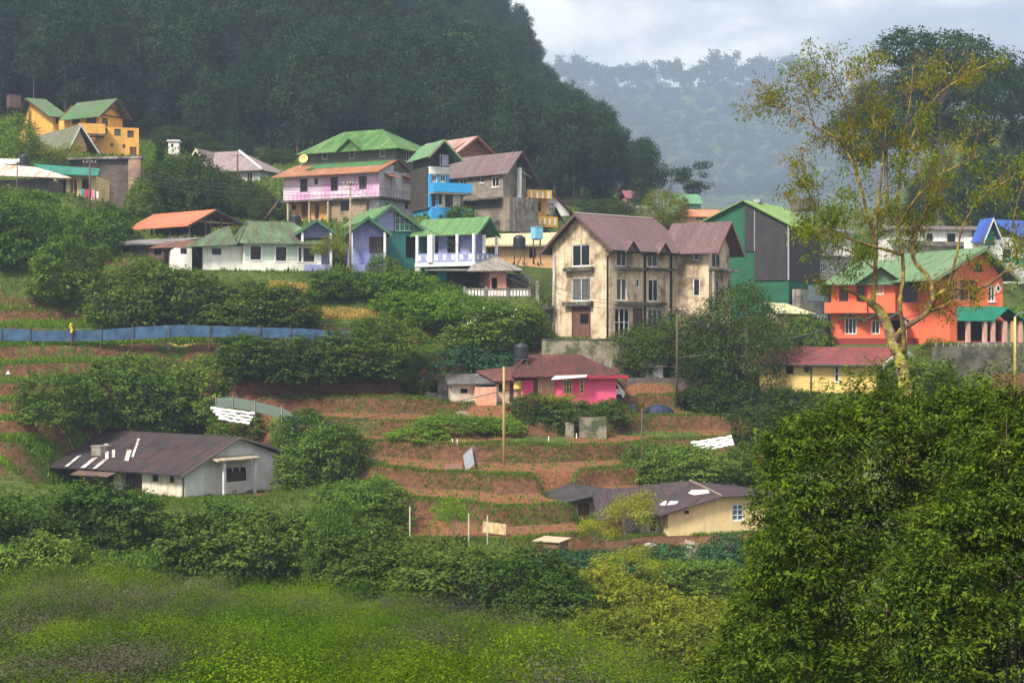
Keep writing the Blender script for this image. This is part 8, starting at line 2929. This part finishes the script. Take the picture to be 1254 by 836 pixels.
    T = Thing('concrete_footing', 'pale concrete footing in the bank below the hot pink cottage', 'wall', F.o)
    m = T.mb(); F.box(m, 0, F.su(703), 0, .8, -1, F.hy(517)); T.part(m, 'block', M['footing'])
    m = T.mb(); F.box(m, F.su(710), F.su(743), .1, .8, -1, F.hy(511)); T.part(m, 'block', M['footing'])
    for k, (x, y, D) in enumerate(((554, 538, 135), (560, 537, 135), (672, 540, 137), (706, 525, 139))):
        b = gp(x, D); m = MB(b); m.tube([b - Vector((0, 0, .2)), b + Vector((0, 0, .45))], .05, 6); o = m.build('marker_stake', M['white']); tag(o, 'short white marker stake on the ploughed terrace', 'stake', 'white marker stakes')
    # lamp stand at far left
    b = gp(10, 146); T = Thing('field_stand', 'dark stand with a white cap on the red soil at the left edge', 'stand', b)
    t = at(10, 458, 146)
    m = T.mb(); m.tube([b - Vector((0, 0, .4)), Vector((b.x, b.y, t.z))], .06, 6); T.part(m, 'post', M['pipe'])
    m = T.mb(); m.lathe(Vector((b.x, b.y, t.z)), [(.2, 0), (.12, .14), (.02, .3)], 10); T.part(m, 'cap', M['white'])


small_things()

for p in Proto.every:
    if not p.used:
        for o in p.kids + [p.root]:
            bpy.data.objects.remove(o)

# ================================================================== light, sky, air, camera
w = bpy.data.worlds.new('World')
SC.world = w
w.use_nodes = True
nt = w.node_tree
bg = nt.nodes['Background']
sky = nd(nt, 'ShaderNodeTexSky', sky_type='NISHITA')
sky.sun_disc = False
SUN = Vector((-.46, -.55, .82)).normalized()
sky.sun_elevation = math.asin(SUN.z)
sky.sun_rotation = math.atan2(SUN.x, SUN.y)
sky.dust_density = 3.0
tc = nd(nt, 'ShaderNodeTexCoord').outputs['Generated']
n1 = noise_n(nt, tc, 8.5, 9, .55, (1, 1, 2.6))
n2 = noise_n(nt, tc, 3.0, 3, .5, (1, 1, 2.2))
dens = math_n(nt, 'ADD', math_n(nt, 'MULTIPLY', n1, .7), math_n(nt, 'MULTIPLY', n2, .35))
cl = ramp(nt, dens, [(.40, (5.4, 5.5, 6.5)), (.48, (6.9, 6.9, 7.7)), (.53, (9.6, 9.5, 9.4)), (.60, (14.5, 14.0, 13.2))])
# brighter overhead, as an overcast sky is
sep = nd(nt, 'ShaderNodeSeparateXYZ'); nt.links.new(tc, sep.inputs[0])
up = math_n(nt, 'ADD', .75, math_n(nt, 'MULTIPLY', math_n(nt, 'MAXIMUM', sep.outputs['Z'], 0), .6))
cl2 = mixc(nt, 1.0, cl, up, 'MULTIPLY')
c = mixc(nt, .86, sky.outputs[0], cl2)
nt.links.new(c, bg.inputs['Color'])
bg.inputs['Strength'].default_value = .087

sun = bpy.data.lights.new('sun', 'SUN')
sun.energy = 4.5
sun.angle = math.radians(12)
sun.color = (1.0, .93, .82)
so = bpy.data.objects.new('sun', sun)
C.objects.link(so)
so.rotation_euler = (-SUN).to_track_quat('-Z', 'Y').to_euler()

hz = bpy.data.materials.new('haze_air')
hz.use_nodes = True
hn = hz.node_tree
for n in list(hn.nodes): hn.nodes.remove(n)
ho = nd(hn, 'ShaderNodeOutputMaterial')
pv = nd(hn, 'ShaderNodeVolumePrincipled')
pv.inputs['Color'].default_value = (.44, .56, .74, 1)
pv.inputs['Density'].default_value = .00033
pv.inputs['Anisotropy'].default_value = .1
hn.links.new(pv.outputs[0], ho.inputs['Volume'])
mb = MB()
x0, x1, y0, y1, z0, z1 = -3500, 7200, -40, 5400, -25, 640
mb.hexa([Vector(q) for q in ((x0, y0, z0), (x1, y0, z0), (x1, y1, z0), (x0, y1, z0), (x0, y0, z1), (x1, y0, z1), (x1, y1, z1), (x0, y1, z1))])
h = mb.build('haze', hz)
tag(h, kind='stuff')

cam = bpy.data.cameras.new('camera')
cam.sensor_width = 36
cam.lens = 36 * FPX / 1254
cam.clip_end = 6000
cam.clip_start = .1
co = bpy.data.objects.new('camera', cam)
C.objects.link(co)
co.location = (0, 0, 0)
co.rotation_euler = (PI / 2, 0, 0)
SC.camera = co

SC.view_settings.view_transform = 'Standard'
SC.view_settings.look = 'None'
SC.view_settings.gamma = 1
SC.view_settings.exposure = .88
SC.cycles.use_denoising = True
SC.cycles.volume_bounces = 0
SC.cycles.max_bounces = 6
SC.cycles.diffuse_bounces = 3
SC.cycles.glossy_bounces = 2
SC.cycles.transmission_bounces = 3
SC.cycles.sample_clamp_indirect = 4
